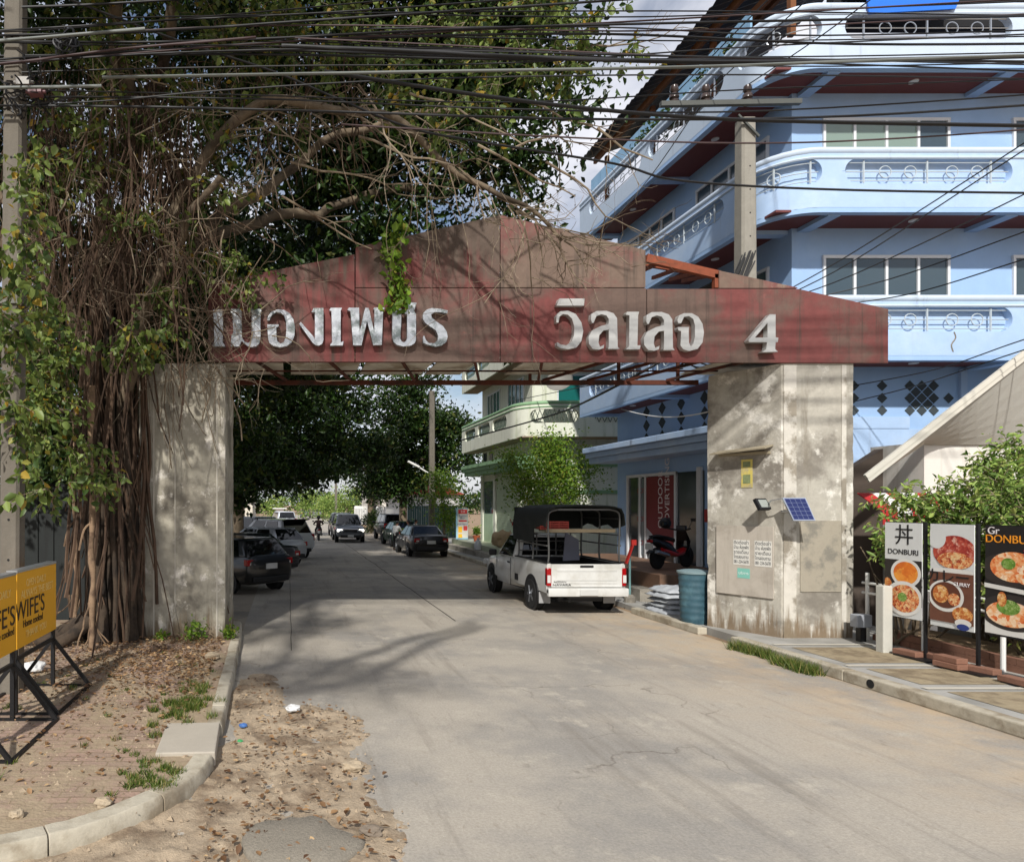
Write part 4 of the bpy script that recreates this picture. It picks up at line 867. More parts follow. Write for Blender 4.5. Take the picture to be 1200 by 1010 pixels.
for i in range(10, len(main)):
    for _ in range(1 if i < 40 else 2):
        d = (main[min(i+1,len(main)-1)]-main[i-1]).normalized()*.9 + Vector((random.gauss(.1,.5), random.gauss(0,.5), random.gauss(-.15,.5)))
        grow(tw, main[i], d, random.uniform(.7,1.7), random.uniform(.009,.018), 2, .7, .2, (0,0,-.02), 5, ends, (2,3))
for s, d, ln in ((P(420,100,10.6),(.8,0,-.6),2.6),(P(480,110,10.6),(.9,0,-.7),2.4),(P(420,160,10.8),(.9,0,-.5),2.4),(P(560,170,10.5),(.9,-.1,-.6),2.0),(P(640,190,10.5),(.8,0,-.6),1.5),(P(600,175,10.5),(1,0,.1),2.0),(P(660,60,10.5),(.8,0,.3),1.8),(P(340,190,11),(.9,0,-.3),2.2),(P(330,230,11),(.8,0,-.5),2.0),(P(620,120,10.6),(1,0,-.3),2.0),(P(700,150,10.4),(.6,0,-.5),1.2)):
    for _ in range(1): grow(tw, s, Vector(d)+Vector((random.gauss(0,.15),random.gauss(0,.2),random.gauss(0,.15))), ln*.85, .020, 2, .6, .17, (0,0,-.015), 6, ends, (2,3))
tw.build('bare_twigs', twig_m, tree, world=True)['kind'] = 'stuff'
# hanging curtain of dead roots and vines over the trunk and the pillar
rt = MB()
for _ in range(760):
    px = random.uniform(10,228) if random.random() < .75 else random.uniform(40,420); top = random.uniform(70,300) if px < 245 else random.uniform(20,150); ln = random.uniform(.8,3.4)
    if px > 240: ln *= .55
    d = random.uniform(10.6,12.4) if px < 170 else random.uniform(10.9,11.85); p = P(px, top, d)
    if p.z - ln < .8: ln = p.z - .9
    pts = wander(p, (random.gauss(0,.22), random.gauss(0,.12), -1), ln, 9, .13, (0,0,-.07)); r = random.choice((.004,.005,.006,.008,.01,.014,.02))
    rt.tube(pts, [r*(1-.5*i/9) for i in range(10)], 4, caps=False)
for _ in range(80):                                            # long strands down the trunk
    a = random.random()*6.283; rr = random.uniform(.35,.6); x, y = -3.05+rr*math.cos(a), 11.9+rr*math.sin(a)*.8
    pts = wander((x,y,random.uniform(4.5,6.5)), (random.gauss(0,.05),0,-1), random.uniform(3,5.6), 10, .06, (0,0,-.05)); r = random.choice((.01,.015,.02,.03)); rt.tube(pts, r, 4, caps=False)
rt.build('hanging_roots', root_m, tree, world=True)['kind'] = 'stuff'
tw2 = MB()
for _ in range(260):                                           # crooked bleached twigs in the tangle
    px, py = random.uniform(30,330), random.uniform(80,400); p = P(px, py, random.uniform(10.4,11.7))
    grow(tw2, p, (random.gauss(0,.6), random.gauss(0,.3), random.gauss(-.1,.7)), random.uniform(.5,1.3), random.uniform(.005,.014), 1, .7, .26, (0,0,-.03), 4, None, (2,4))
for px, py in ((240,330),(228,360),(230,425),(240,445),(215,380),(236,430),(210,350)):   # dry twigs over the sign end and pillar
    for _ in range(2): grow(tw2, P(px,py,11.6), (random.gauss(.7,.5), random.gauss(-.2,.15), random.gauss(-.4,.4)), random.uniform(.7,1.3), .007, 2, .6, .25, (0,0,-.05), 4, None, (2,3))
for _ in range(26): 
    p = P(random.uniform(185,262), random.uniform(395,440), 11.86); tw2.tube(wander(p, (random.gauss(.05,.25),-.02,-1), random.uniform(.5,2.0), 9, .16, (0,0,-.03)), random.choice((.005,.008,.012)), 4, caps=False)
tw2.build('bleached_twigs', twig_m, tree, world=True)['kind'] = 'stuff'
for px, pb in ((88,748),(108,762)):
    g_ = G(px, pb, .13); mb = MB(); pts = [Vector((g_.x + random.gauss(0,.02), g_.y, z)) for z in (.1,.5,.9,1.3,1.7,2.2,2.7,3.2,3.7,4.4)]; pts = smooth_path(pts, 3)
    mb.tube(pts, [.05+.012*math.sin(i*1.3) for i in range(len(pts))], 8)
    mb.tube(smooth_path([pts[15],pts[15]+Vector((-.12,-.05,-.12)),pts[15]+Vector((-.2,-.05,-.45))],4), .018, 5)
    for k in range(4): mb.tube(wander((g_.x+random.gauss(0,.05),g_.y-.02,.9), (random.gauss(0,.1),0,-1), .75, 7, .2), .012, 4)
    mb.build('aerial_root', M('pale_root', (136,112,88), .9, var=.25, vs=6, col2=(90,70,54), ms=4, bump=.4), tree, world=True, smooth=60)
for _ in range(7):
    a = random.uniform(2.7,4.4); mb = MB(); pts = [(-3.05+.5*math.cos(a),11.95+.45*math.sin(a),.5)]
    for k in range(1,5): pts.append((-3.05+(.5+.35*k)*math.cos(a+random.gauss(0,.06)), 11.95+(.45+.32*k)*math.sin(a), .5/(k+.6)**1.5 + .06))
    mb.tube(smooth_path(pts,4), [.13-.006*i for i in range(17)], 8); mb.build('surface_root', bark, tree, world=True, smooth=60)
# crown: dark mass behind, broad leaves in front, sprays
def E3(px, py, d, rx, ry, rz, m): c = P(px, py, d); return ((c.x, c.y, c.z), (rx, ry, rz), m)
back = [E3(380,150,15.5,2.3,1.2,1.9,46), E3(490,90,15.2,2.5,1.3,2.2,60), E3(330,60,15.5,2.6,1.2,2.0,46), E3(560,40,14.5,2.2,1.2,1.5,36), E3(590,190,15.2,.9,.8,.7,13), E3(470,190,15.8,2.0,1.0,1.0,32), E3(360,230,16,1.3,.8,.9,16), E3(200,60,14.5,2.6,1.0,1.8,34), E3(80,90,14.5,2.2,1.0,2.2,28), E3(60,280,14.2,1.6,.8,2.2,22), E3(230,230,14.6,1.5,.8,1.4,12), E3(660,110,14.5,.8,.7,.9,8), E3(440,265,15.5,.7,.5,.4,6), E3(600,240,15.2,.35,.4,.3,4), E3(150,400,14.2,1.8,.6,1.6,20), E3(60,480,14.0,1.6,.6,1.6,20)]
back = [(c, r, int(m*.85)) for c, r, m in back]
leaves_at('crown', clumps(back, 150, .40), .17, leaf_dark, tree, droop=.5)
front = [E3(30,250,8.0,.35,.2,.6,6), E3(25,380,8.0,.3,.2,.5,5), E3(20,470,8.0,.32,.2,.5,7), E3(45,330,8.1,.3,.2,.4,4), E3(60,560,8.2,.25,.2,.3,3), E3(250,30,11,1.6,.6,.8,20), E3(120,30,11,1.2,.5,.7,14), E3(100,180,11,1.0,.5,.6,9), E3(230,280,11.2,.6,.4,.5,6), E3(450,40,11.2,2.2,.8,.9,30), E3(580,30,11.0,1.4,.7,.8,15), E3(690,40,10.8,1.1,.6,.8,9), E3(560,150,10.9,.9,.6,.6,7), E3(520,110,11,1.3,.6,.6,9), E3(370,60,11.2,1.3,.7,.9,13), E3(160,90,11.2,1.0,.5,.7,9), E3(200,140,11.3,1.2,.6,.8,11), E3(50,215,10.8,.35,.3,.5,6), E3(135,215,10.8,.25,.3,.4,4), E3(150,270,10.8,.3,.3,.35,4), E3(265,225,11,.25,.3,.2,2), E3(60,150,11,.5,.4,.5,4), E3(284,312,11.4,.26,.25,.28,6), E3(65,415,10.6,.65,.4,.5,14), E3(150,395,10.7,.5,.3,.35,9), E3(40,490,10.4,.55,.35,.7,16), E3(115,560,10.5,.22,.2,.2,4), E3(75,520,10.5,.4,.3,.4,6), E3(170,350,10.9,.3,.3,.2,3), E3(640,90,10.8,.9,.5,.6,7), E3(340,130,11.2,.9,.5,.5,5)]
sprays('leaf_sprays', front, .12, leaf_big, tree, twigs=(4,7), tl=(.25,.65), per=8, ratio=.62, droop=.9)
vine = smooth_path([P(470,268,11.6),P(458,285,11.75),P(462,310,11.8),P(470,340,11.8),P(463,362,11.75)],8)
leaves_at('vine', np.concatenate([np.array([list(p)]*9)+rng.normal(size=(9,3))*np.array([.11,.06,.07]) for p in vine]), .13, leaf_lime, tree, droop=.8, ratio=.65)
over = [((-3.5,9,11.2),(2.8,2.0,1.3),60), ((-.5,8.2,11.6),(2.4,1.8,1.1),38), ((-4.6,11.5,12.8),(3.2,2.4,2.0),70), ((-.8,12.5,14.2),(3.0,2.2,2.2),70), ((2.6,13.5,14.0),(2.6,2.0,2.0),56), ((-3.2,3.6,9.0),(1.5,2.2,.7),13), ((-2.8,-.2,8.4),(1.5,1.6,.6),9), ((-6.5,13.5,9),(2.2,1.6,3.2),50), ((-6.5,13.6,4.5),(2.4,1.0,3.0),40), ((4.0,15.5,12.8),(2.2,1.6,1.6),44)]  # mostly out of view, added to shade the sign, pillar, pavement and street
leaves_at('added_shade_crown', clumps(over, 110, .5), .20, leaf_dark, tree, droop=.5)
# ------------------------------------------------------------------ trees along the side street
def street_tree(label, x, y, h, ells, mat, trunk_r=.2, per=90, size=.17, group=None, lean=(0,0), cr=.42, name='street_tree'):
    t = thing(name, label, 'tree', (x,y,0), 0, group); mb = MB()
    tr = smooth_path([(0,0,-.1),(lean[0]*.3,lean[1]*.3,h*.3),(lean[0],lean[1],h*.55)],5); mb.tube(tr, [trunk_r*(1.2-.5*i/(len(tr)-1)) for i in range(len(tr))], 10)
    for c, r, m in ells[:7]: mb.tube(smooth_path([tr[-3],(Vector(c)+tr[-1])/2+Vector((0,0,-.3)),Vector(c)],4), [trunk_r*.5*(1-.08*i) for i in range(9)], 6, caps=False)
    mb.build('trunk', limb_m, t, smooth=60); leaves_at('crown', clumps(ells, per, cr), size, mat, t, world=False, droop=.4); return t
street_tree('dark spreading tree over the black cars just beyond the gate', -3.6, 20, 10, [((1.6,-.3,6.6),(2.6,1.8,1.5),44),((3.4,.6,7.2),(2.2,1.8,1.4),34),((-1.5,0,6.5),(2.6,2,2.2),40),((0,0,9),(4.5,2.6,2.0),80),((.2,.3,4.9),(2.2,1.6,.9),24),((-2.8,.5,3.6),(1.6,1.6,1.8),26),((4.5,0,10.0),(4.0,3.0,1.2),70),((8.5,1.5,9.6),(2.4,3.0,1.0),40),((.5,-3.6,7.4),(3.0,1.2,1.0),56),((4.5,-3.6,7.4),(2.6,1.2,1.0),50),((8.0,-3.4,7.4),(1.8,1.1,.9),30),((1.9,.5,3.9),(1.6,1.2,.8),16)], leaf_dark, .3, 100, .2)  # includes crown masses hidden by the sign, added to shade the street
street_tree('dark tree over the parked cars halfway down the left side', -3.2, 27.5, 12, [((1.8,0,6.0),(2.8,2.2,1.6),46),((4.2,1,7.4),(2.6,2,1.6),42),((0,0,9.5),(5,3,2.4),80),((.6,0,4.3),(2.0,1.8,.8),20),((-2.6,0,4.6),(1.8,2,2.6),34),((5,0,11.0),(4.5,3.4,1.2),70),((8.4,1,9.4),(2.2,2.6,.9),34),((-5,-4,6),(1.5,4,3.5),60),((2.0,.5,3.9),(2.2,1.6,.9),28),((.6,0,2.9),(1.2,1.2,.7),12),((3.6,1,3.9),(1.6,1.2,.6),14)], leaf_dark, .3, 90, .24)  # high crowns over the road added behind the sign to block sky and sun
street_tree('dark tree reaching furthest over the road above the white car', -2.6, 35, 12, [((2.2,0,6.2),(3.0,2.4,1.7),46),((5.2,.5,7.2),(2.6,2.2,1.8),42),((1,0,9.6),(5.5,3,2.4),70),((-2.2,0,4.6),(2.2,2,2.6),36),((1.6,0,4.2),(1.8,1.6,.7),14),((6,1,12.0),(4.5,3.6,1.2),60),((4.2,1,4.6),(2.2,1.8,.8),22),((1.8,0,3.6),(1.8,1.6,.6),16),((6.4,1,5.4),(1.8,1.6,.9),16)], leaf_dark, .3, 80, .26)  # topmost crown is an unseen addition that keeps light off the road
street_tree('distant dark tree at the far left of the street', -3.5, 50, 10, [((0,0,6),(4.5,3,3.2),70),((3.8,0,5.0),(2.6,2,1.9),40),((6.4,0,6.5),(2.6,2,2.4),40),((-3,0,3.6),(2.5,2.5,2.6),30)], leaf_dark, .3, 60, .3, cr=.6)
street_tree('tall dark tree on the right of the street before the concrete pole', 7.4, 44, 11, [((.9,-.5,7.4),(2.7,1.8,2.2),56),((2.9,-1.4,7.3),(1.3,1.2,1.4),22),((-.9,0,4.8),(1.7,1.5,1.5),30),((3.3,-1.6,5.3),(1.2,1.2,1.5),20),((.6,-.6,3.4),(1.3,1.2,1.0),18),((-1.6,0,3.4),(.9,.9,.9),10),((0,0,7.4),(2.9,2.4,2.6),60),((-1.6,0,5.6),(1.9,1.8,1.3),24),((1.8,-.5,5.2),(1.4,1.6,1.4),22),((-.4,0,3.9),(1.3,1.2,.8),12),((0,0,10.6),(2.6,2.4,1.8),36)], leaf_dark, .25, 80, .26, cr=.5)
street_tree('dark round tree beside the white fence far down the road', 7.2, 60, 11, [((-1,0,6.4),(3.0,2.6,2.4),44),((-3.4,0,7.2),(2.2,2,1.6),24),((.5,0,4),(1.8,2,1.6),20)], leaf_dark, .25, 60, .32, cr=.6)
street_tree('bright green bush like tree beside the advertising standee', 8.55, 37.5, 4.0, [((0,0,3.1),(.85,.8,.9),24),((.3,-.2,2.2),(.7,.6,.7),14),((-.3,0,4.0),(.6,.6,.6),10),((.1,0,1.3),(.5,.4,.5),6)], leaf_lime, .08, 70, .13, cr=.28)
street_tree('feathery bright green tree in front of the cream building', 9.75, 25.6, 4.4, [((-.3,0,3.7),(1.15,.8,.8),40),((.5,0,3.5),(1.0,.7,.75),30),((.1,0,4.5),(.75,.6,.45),18),((-.7,0,2.8),(.6,.5,.5),14),((.9,0,2.9),(.55,.5,.45),10),((.2,0,2.3),(.7,.5,.5),12),((-1.3,.2,4.3),(.4,.4,.35),5),((1.5,0,4.0),(.4,.4,.4),5),((.4,0,5.1),(.4,.4,.4),4)], leaf_lime, .07, 84, .11, cr=.33)
for lb, x, y, s in (('olive shrub behind the parked cars on the right side of the street', 6.9, 57, 1.5), ('yellow green bush at the far bend on the right of the road', 4.3, 86, 2.6), ('small pale tree beyond the far white car', 2.4, 112, 3.6), ('sunlit green tree at the far left end of the road', -2.0, 95, 3.0), ('far green tree behind the white fence', 8.6, 100, 4.2), ('low far shrub at the end of the street', 5.6, 118, 3.4)):
    t = thing('roadside_shrub', lb, 'shrub', (x,y,0)); mb = MB(); mb.tube([(0,0,-.1),(.05,0,s*.4),(0,.1,s*.8)], [.09,.07,.04], 6); mb.build('stem', limb_m, t)
    leaves_at('foliage', clumps([((0,0,s*.65),(s*.55,s*.5,s*.55),26),((s*.3,0,s*1.0),(s*.4,s*.4,s*.35),12)], 50, s*.16), .12*s**.7, leaf_shrub if y > 70 else leaf_dark, t, world=False)
# hedge plants on the right behind the banners
def shrub(label, c, ells, size=.12, per=46):
    t = thing('shrub', label, 'shrub', c); mb = MB()
    ells = [(e, r, int(m*1.7)) for e, r, m in ells]
    for e, r, m in ells:
        for _ in range(4): mb.tube(wander((random.gauss(0,.12),random.gauss(0,.12),0), Vector(e)+Vector((random.gauss(0,.25),random.gauss(0,.25),0)), Vector(e).length, 6, .1), [.025-.003*i for i in range(7)], 5, caps=False)
    mb.build('stem', limb_m, t); sprays('foliage', ells, size, leaf_shrub, t, False, twigs=(5,8), tl=(.2,.45), per=9, ratio=.36, droop=.2)
shrub('leafy shrub hanging over the white pipe fence beside the right pillar', (10.35,11.4,.14), [((-.1,-.1,1.7),(.35,.4,.4),12),((0,-.1,2.3),(.4,.35,.3),11),((.2,-.3,1.3),(.3,.3,.35),8)])
shrub('tall pale green shrub against the white house wall', (11.3,11.0,.14), [((0,0,2.4),(.6,.5,.5),22),((.5,0,2.9),(.5,.45,.4),15),((-.5,0,1.9),(.45,.4,.5),15),((.1,0,1.5),(.5,.4,.5),14)])
shrub('dense green shrub behind the middle food banner', (10.9,9.9,.14), [((-.2,0,1.9),(.5,.6,.5),20),((.2,.2,2.4),(.5,.5,.4),15),((-.2,-.2,1.1),(.45,.6,.6),18)])
shrub('wide shrub behind the black food banner at the right edge', (11.0,9.1,.14), [((-.1,0,2.0),(.5,.6,.45),20),((0,-.3,1.3),(.5,.6,.6),18),((.3,.2,2.5),(.5,.4,.35),12)])
# hoarding in a shade-dark colour and undergrowth behind the trunk
mb = MB(); n = 60
for i in range(n): mb.bx(-12+.16*i, -12+.16*i+.158, 13.95+.03*(i%2), 14.0+.03*(i%2), .0, 2.9)
tag(mb.build('hoarding', M('shade_dark_sheet_metal', (26,31,30), .8, .0, var=.2, streak=(18,20,19))), 'corrugated sheet metal hoarding with deep shade in its colour behind the banyan trunk', 'hoarding')  # deep shade behind the trunk is put into this sheet colour

tag(leaves_at('far_woods', clumps([((x, 168+8*math.sin(x), 3.2+1.6*math.sin(x*.37)), (5,4,3.2), 16) for x in range(-90,100,7)], 40, 1.3), .9, leaf_dark), kind='stuff')
# ------------------------------------------------------------------ poles and cables
def concrete_pole(name, label, base, top, w0, w1, group=None, mat=None):
    t = thing(name, label, 'utility pole', base, 0, group); b, tp = Vector((0,0,-.1)), Vector(top) - Vector(base); mb = MB()
    rings = []
    for k in range(9):
        c = b.lerp(tp, k/8); w = (w0 + (w1-w0)*k/8)/2; q = w*.72; rings.append([c + Vector(v) for v in ((-w,-q,0),(-q,-w,0),(q,-w,0),(w,-q,0),(w,q,0),(q,w,0),(-q,w,0),(-w,q,0))])
    mb.loft(rings); mb.build('shaft', mat or conc_pole, t)
    hb = MB(); 
    for k in range(18):
        z = 1.2 + .5*k
        if z < tp.z-.3: c = b.lerp(tp, (z+.1)/(tp.z+.1)); hb.cyl(c+Vector((0,-w0*.5+.004+(w0-w1)*.5*z/tp.z,0)), c+Vector((0,-w0*.5-.004+(w0-w1)*.5*z/tp.z,0)), .016, n=8)
    hb.build('bolt_holes', black_rubber, t); return t
pl_l = concrete_pole('utility_pole', 'weathered concrete utility pole tangled in cable coils at the left edge', (-3.49,8.6,.1), (-3.42,8.6,10.5), .25, .22)
mb = MB()
for z in (4.55,4.9,3.6): mb = MB(); mb.box((.04,0,z),(.30,.30,.04)); mb.build('pole_band', plain('band_grey',(110,108,100),.6), pl_l)
def coil(label, c, r, n, mat=cable_m):
    mb = MB(); c = Vector(c)
    for k in range(n):
        ax = Matrix.Rotation(random.gauss(0,.35),3,'X') @ Matrix.Rotation(random.gauss(0,.5),3,'Z'); rr = r*random.uniform(.75,1.1); o = Vector((random.gauss(0,.04),random.gauss(0,.04),random.gauss(0,.04)))
        mb.tube([c + o + ax @ Vector((rr*math.cos(a*math.pi/10), 0, rr*.8*math.sin(a*math.pi/10))) for a in range(20)], .012, 4, closed=True)
    return tag(mb.build('cable_coil', mat), label, 'cable coil')
coil('black cable coil hanging below the wires right of the left pole', P(80,52,8.35), .13, 9)
mb = MB()
for _ in range(46): mb.tube(wander(P(random.uniform(0,45),random.uniform(92,128),8.38), (random.gauss(1,.6),random.gauss(0,.15),random.gauss(0,.5)), random.uniform(.2,.6), 7, .4), random.choice((.006,.009,.012)), 4)
tag(mb.build('wire_tangle', cable_m), 'dark tangle of wire ends strapped to the left utility pole', 'wire tangle')
for px, py, col, lb in ((42,108,(110,70,74),'small pinkish junction box among the wires on the left pole'),(28,97,(140,136,130),'small pale junction box among the wires on the left pole')):
    mb = MB(); mb.box(P(px,py,8.3),(.16,.1,.09)); mb.cyl(P(px,py,8.3)+Vector((-.12,0,0)),P(px,py,8.3)+Vector((.12,0,0)),.02); tag(mb.build('junction_box', plain('box_plastic',col,.5)), lb, 'junction box')
pole_r = concrete_pole('utility_pole', 'concrete utility pole rising behind the right end of the sign', (9.85,14.72,0), (9.85,14.72,10.75), .40, .30, mat=conc_pale)
mb = MB(); a_, c_ = P(768,129,14.72), P(930,126,14.72); mb.bar(a_-Vector((9.85,14.92,0)), c_-Vector((9.85,14.92,0)), .10, .10); mb.bar(P(858,141,14.72)-Vector((9.85,14.92,0)), P(882,166,14.72)-Vector((9.85,14.92,0)), .04); mb.build('cross_arm', M('steel_arm', (86,88,84), .6, .3), pole_r)
for px in (790,827,876):
    mb = MB(); mb.lathe([(.02,0),(.09,.02),(.10,.1),(.06,.12),(.10,.16),(.09,.24),(.05,.27),(.09,.32),(.07,.42),(0,.45)], P(px,124,14.6)-Vector((9.85,14.72,0)), 14); mb.build('insulator', porcelain, pole_r, smooth=50)
mb = MB()
for _ in range(14):
    x = random.uniform(-.5,-.2); mb.tube(smooth_path([(x+.3,-.2,7.6+random.random()*.3),(x-.1,-.22,6.8),(x-.4,-.2,6.3-random.random()),(x-1.2,-.1,5.9-random.random()*.5)],5), .014, 4)
mb.build('drop_wires', cable_m, pole_r)
concrete_pole('street_pole', 'grey concrete pole carrying the street lamp beyond the black sedan', (8.3,39.5,0), (8.3,39.5,9), .34, .28)
lamp = thing('street_lamp', 'white street lamp arm on the pole beyond the black sedan', 'street lamp', (8.25,39.4,4.2))
mb = MB(); mb.tube([(0,0,-.05),(-.35,-.05,.15),(-.75,-.1,.4)], .05, 8); mb.build('arm', white_paint, lamp)
mb = MB(); mb.box((-1.05,-.15,.56),(.75,.2,.12), rot=Matrix.Rotation(R(27),3,'Y')); mb.build('lamp_head', white_paint, lamp, bevel=.03)
concrete_pole('street_pole', 'slim distant pole behind the silver oncoming car', (8.3,66,0), (8.3,66,8), .3, .24)
concrete_pole('street_pole', 'faint far pole at the bend left of the white fence', (6.4,92,0), (6.4,92,8.5), .34, .26)
concrete_pole('street_pole', 'pale far pole beside the red roofed house', (9.6,74,0), (9.6,74,7.6), .36, .26)
def cable(pts, r, mat, label, group=None, d=8.5):            # pts: (px, py[, depth]) along the wire
    q = [P(p[0], p[1], p[2] if len(p) > 2 else d) for p in pts]
    if len(q) == 2:
        a, c = q; sag = .02*(c-a).length; q = [a.lerp(c, i/10) - Vector((0,0,4*sag*(i/10)*(1-i/10))) for i in range(11)]
        for i in range(1,10): q[i] = q[i] + Vector((0,0,sag*.0))
    else: q = smooth_path(q, 6)
    mb = MB(); mb.tube(q, r, 6); o = mb.build('overhead_cable', mat, smooth=60); return tag(o, label, 'cable', group)
GRP = 'black cables in the bundle across the top of the street'
LAB = 'thin black overhead cable in the tangled bundle crossing above the gate'
BUN = [((-160,30),(0,38),(240,20),(480,-2),(700,-24)), ((-160,42),(0,36),(200,24),(400,14),(640,-4),(900,-30)), ((-160,52),(0,42),(160,38),(400,22),(700,2),(1000,-20)),
 ((-160,60),(0,50),(200,34),(420,30),(800,36),(1360,8)), ((-160,20),(60,22),(300,18),(560,14),(900,14),(1360,22)), ((-160,66),(0,70),(300,60),(600,66),(900,74),(1360,60)), ((-160,70),(0,66),(300,64),(600,70),(900,70),(1360,74)),
 ((-160,60),(0,72),(200,62),(420,58),(800,66),(1360,80)), ((-160,40),(60,52),(300,54),(600,60),(900,78),(1360,70)), ((-160,88),(0,76),(240,56),(480,40),(800,22),(1360,-10)), ((-160,82),(0,70),(200,58),(400,46),(700,40),(1000,52),(1360,50)),
 ((-160,98),(0,86),(300,78),(600,74),(900,54),(1360,34)), ((-160,110),(0,106),(300,112),(600,120),(900,104),(1360,88)), ((-160,118),(0,114),(300,116),(600,128),(900,130),(1360,100)), ((-160,126),(0,124),(200,126),(420,132),(700,140),(1000,136),(1360,112)),
 ((330,44),(500,52),(700,62),(950,70),(1360,66)), ((300,46),(520,56),(760,66),(1000,66),(1360,58)), ((280,56),(520,66),(800,72),(1000,76),(1360,90)), ((-160,14),(100,6),(260,-4)), ((420,34),(700,32),(960,42),(1360,30)), ((360,40),(640,46),(900,48),(1360,40)), ((400,146),(640,160),(860,168),(1060,162),(1360,140)), ((-160,46),(120,50),(300,46),(500,36),(760,28),(1360,16)),
 ((-160,130),(100,120),(260,106),(520,92),(900,88),(1360,96)), ((500,18),(760,20),(1000,10),(1360,-4))]
for i, b in enumerate(BUN): cable([(x, y, 8.4+.03*(i%7)) for x, y in b], (.008,.010,.014,.009)[i % 4], cable_m if i % 6 != 3 else cable_brown, LAB, GRP)
cable([(380,84),(600,117),(800,137),(1000,144),(1360,150)], .022, cable_m, 'thick black cable dipping from the tree to the far right below the bundle', d=8.3)
cable([(330,54),(480,60),(640,68),(900,73),(1360,62)], .024, cable_m, 'thickest black cable in the middle of the bundle', d=8.25)
cable([(-160,103),(0,103),(119,101)], .018, cable_grey, 'short grey sleeved cable meeting the left utility pole', d=8.2)
cable([(120,91),(400,86),(800,79),(1000,72),(1360,60)], .017, cable_grey, 'pale grey sleeved cable running level across the tree', d=8.2)
cable([(-160,58),(0,48),(170,34)], .018, cable_grey, 'pale grey cable sloping up from the left pole', d=8.15)
cable([(-160,84),(0,75),(140,58),(300,44)], .014, cable_brown, 'reddish brown cable slanting up from the left pole', d=8.2)
cable([(72,-4),(160,30),(230,55),(320,84),(400,118),(480,150),(560,166),(720,192),(800,212),(1000,223),(1360,228)], .015, cable_m, 'long sagging black cable crossing the blue building below its top window', d=9.2)
for lb, b in (('lowest black cable rising over the grey roof to the right edge', ((995,472,15),(1080,450,13.5),(1200,410,11.8),(1360,360,10))), ('thin wire above the lowest cable over the grey roof', ((1000,452,15),(1100,432,13.5),(1200,398,12),(1360,350,10))),
 ('wire climbing right in front of the lower front window', ((905,356,13.4),(1000,322,12.5),(1200,228,10.6),(1360,140,9))), ('wire climbing right below the upper front window', ((905,350,13.4),(1000,296,12.5),(1200,168,10.6),(1360,60,9))), ('second wire climbing right below the upper front window', ((905,354,13.4),(1000,306,12.5),(1200,176,10.6),(1360,72,9))),
 ('wire crossing low in front of the lower front window', ((905,360,13.4),(1040,328,12.5),(1200,272,10.6),(1360,214,9))), ('lowest thin wire touching the sill of the lower front window', ((935,362,13.4),(1060,346,12.5),(1200,304,10.6),(1360,252,9))),
 ('wire from the left insulator slanting to the upper right corner', ((790,112,14.6),(870,30,12.2),(960,-60,9.5))), ('wire from the middle insulator slanting to the top edge', ((827,110,14.6),(900,42,12.6),(990,-40,10))), ('wire from the right insulator slanting to the top edge', ((876,100,14.6),(960,44,12.6),(1060,-30,10))),
 ('wire dropping from the right pole to the blue balcony', ((690,290,16),(760,210,15.5),(827,112,14.65)))):
    cable(b, .011, cable_m, lb)
cable([(540,516,30),(600,500,27),(660,482,23),(723,452,16),(780,420,14.9)], .03, cable_m, 'black cable rising under the gate from the cream building to the pole')
cable([(723,478,23),(760,487,18),(800,488,15.5),(850,478,14.6)], .014, white_paint, 'slack pale wire hanging in front of the blue shop ledge')
cable([(600,470,30),(690,452,22),(800,432,14.9)], .014, cable_m, 'thin black wire just under the rusty gate frame')

# ------------------------------------------------------------------ vehicles
tyre_m, rim_m = black_rubber, plain('rim_silver', (130,132,136), .35, .7)
red_lens = plain('red_lens', (150,12,16), .2); clear_lens = plain('clear_lens', (200,200,196), .15); amber = plain('amber_lens', (200,90,20), .2); plate_m = plain('number_plate', (190,190,186), .6); trim_m = plain('black_trim', (16,16,18), .55); chrome = plain('chrome', (190,192,196), .15, .9)
def paint(name, c, metal=.0): return M(name, c, .28, metal, var=.03, bump=0, world=False, coat=.6)
def wheel(parent, c, r, w):
    sx = 1 if c[0] > 0 else -1; mb = MB(); mb.lathe([(r*.60,-w/2),(r*.92,-w/2),(r,-w*.32),(r,w*.32),(r*.92,w/2),(r*.60,w/2)], c, 22, ax='X'); t = mb.build('wheel', tyre_m, parent, smooth=40)
    rb_ = MB(); xo = c[0] + sx*w*.42; rb_.lathe([(0,-.01),(r*.62,-.01),(r*.62,.01),(0,.012)], (xo,c[1],c[2]), 18, ax='X')
    for k in range(5):
        a = k*1.2566; rb_.bar((xo+sx*.012,c[1],c[2]), (xo+sx*.012,c[1]+r*.56*math.cos(a),c[2]+r*.56*math.sin(a)), .02,.07)
    rb_.build('rim', rim_m, t)
def ring_for(y, zb, zt, hw):
    pts = [(.72*hw,zb),(.93*hw,zb+.05),(hw,zb+.2),(1.0*hw,(zb+zt)/2),(.985*hw,zt-.14),(.94*hw,zt-.04),(.6*hw,zt+.012),(0,zt+.02)]
    return [Vector((x,y,z)) for x, z in pts] + [Vector((-x,y,z)) for x, z in pts[-2::-1]]
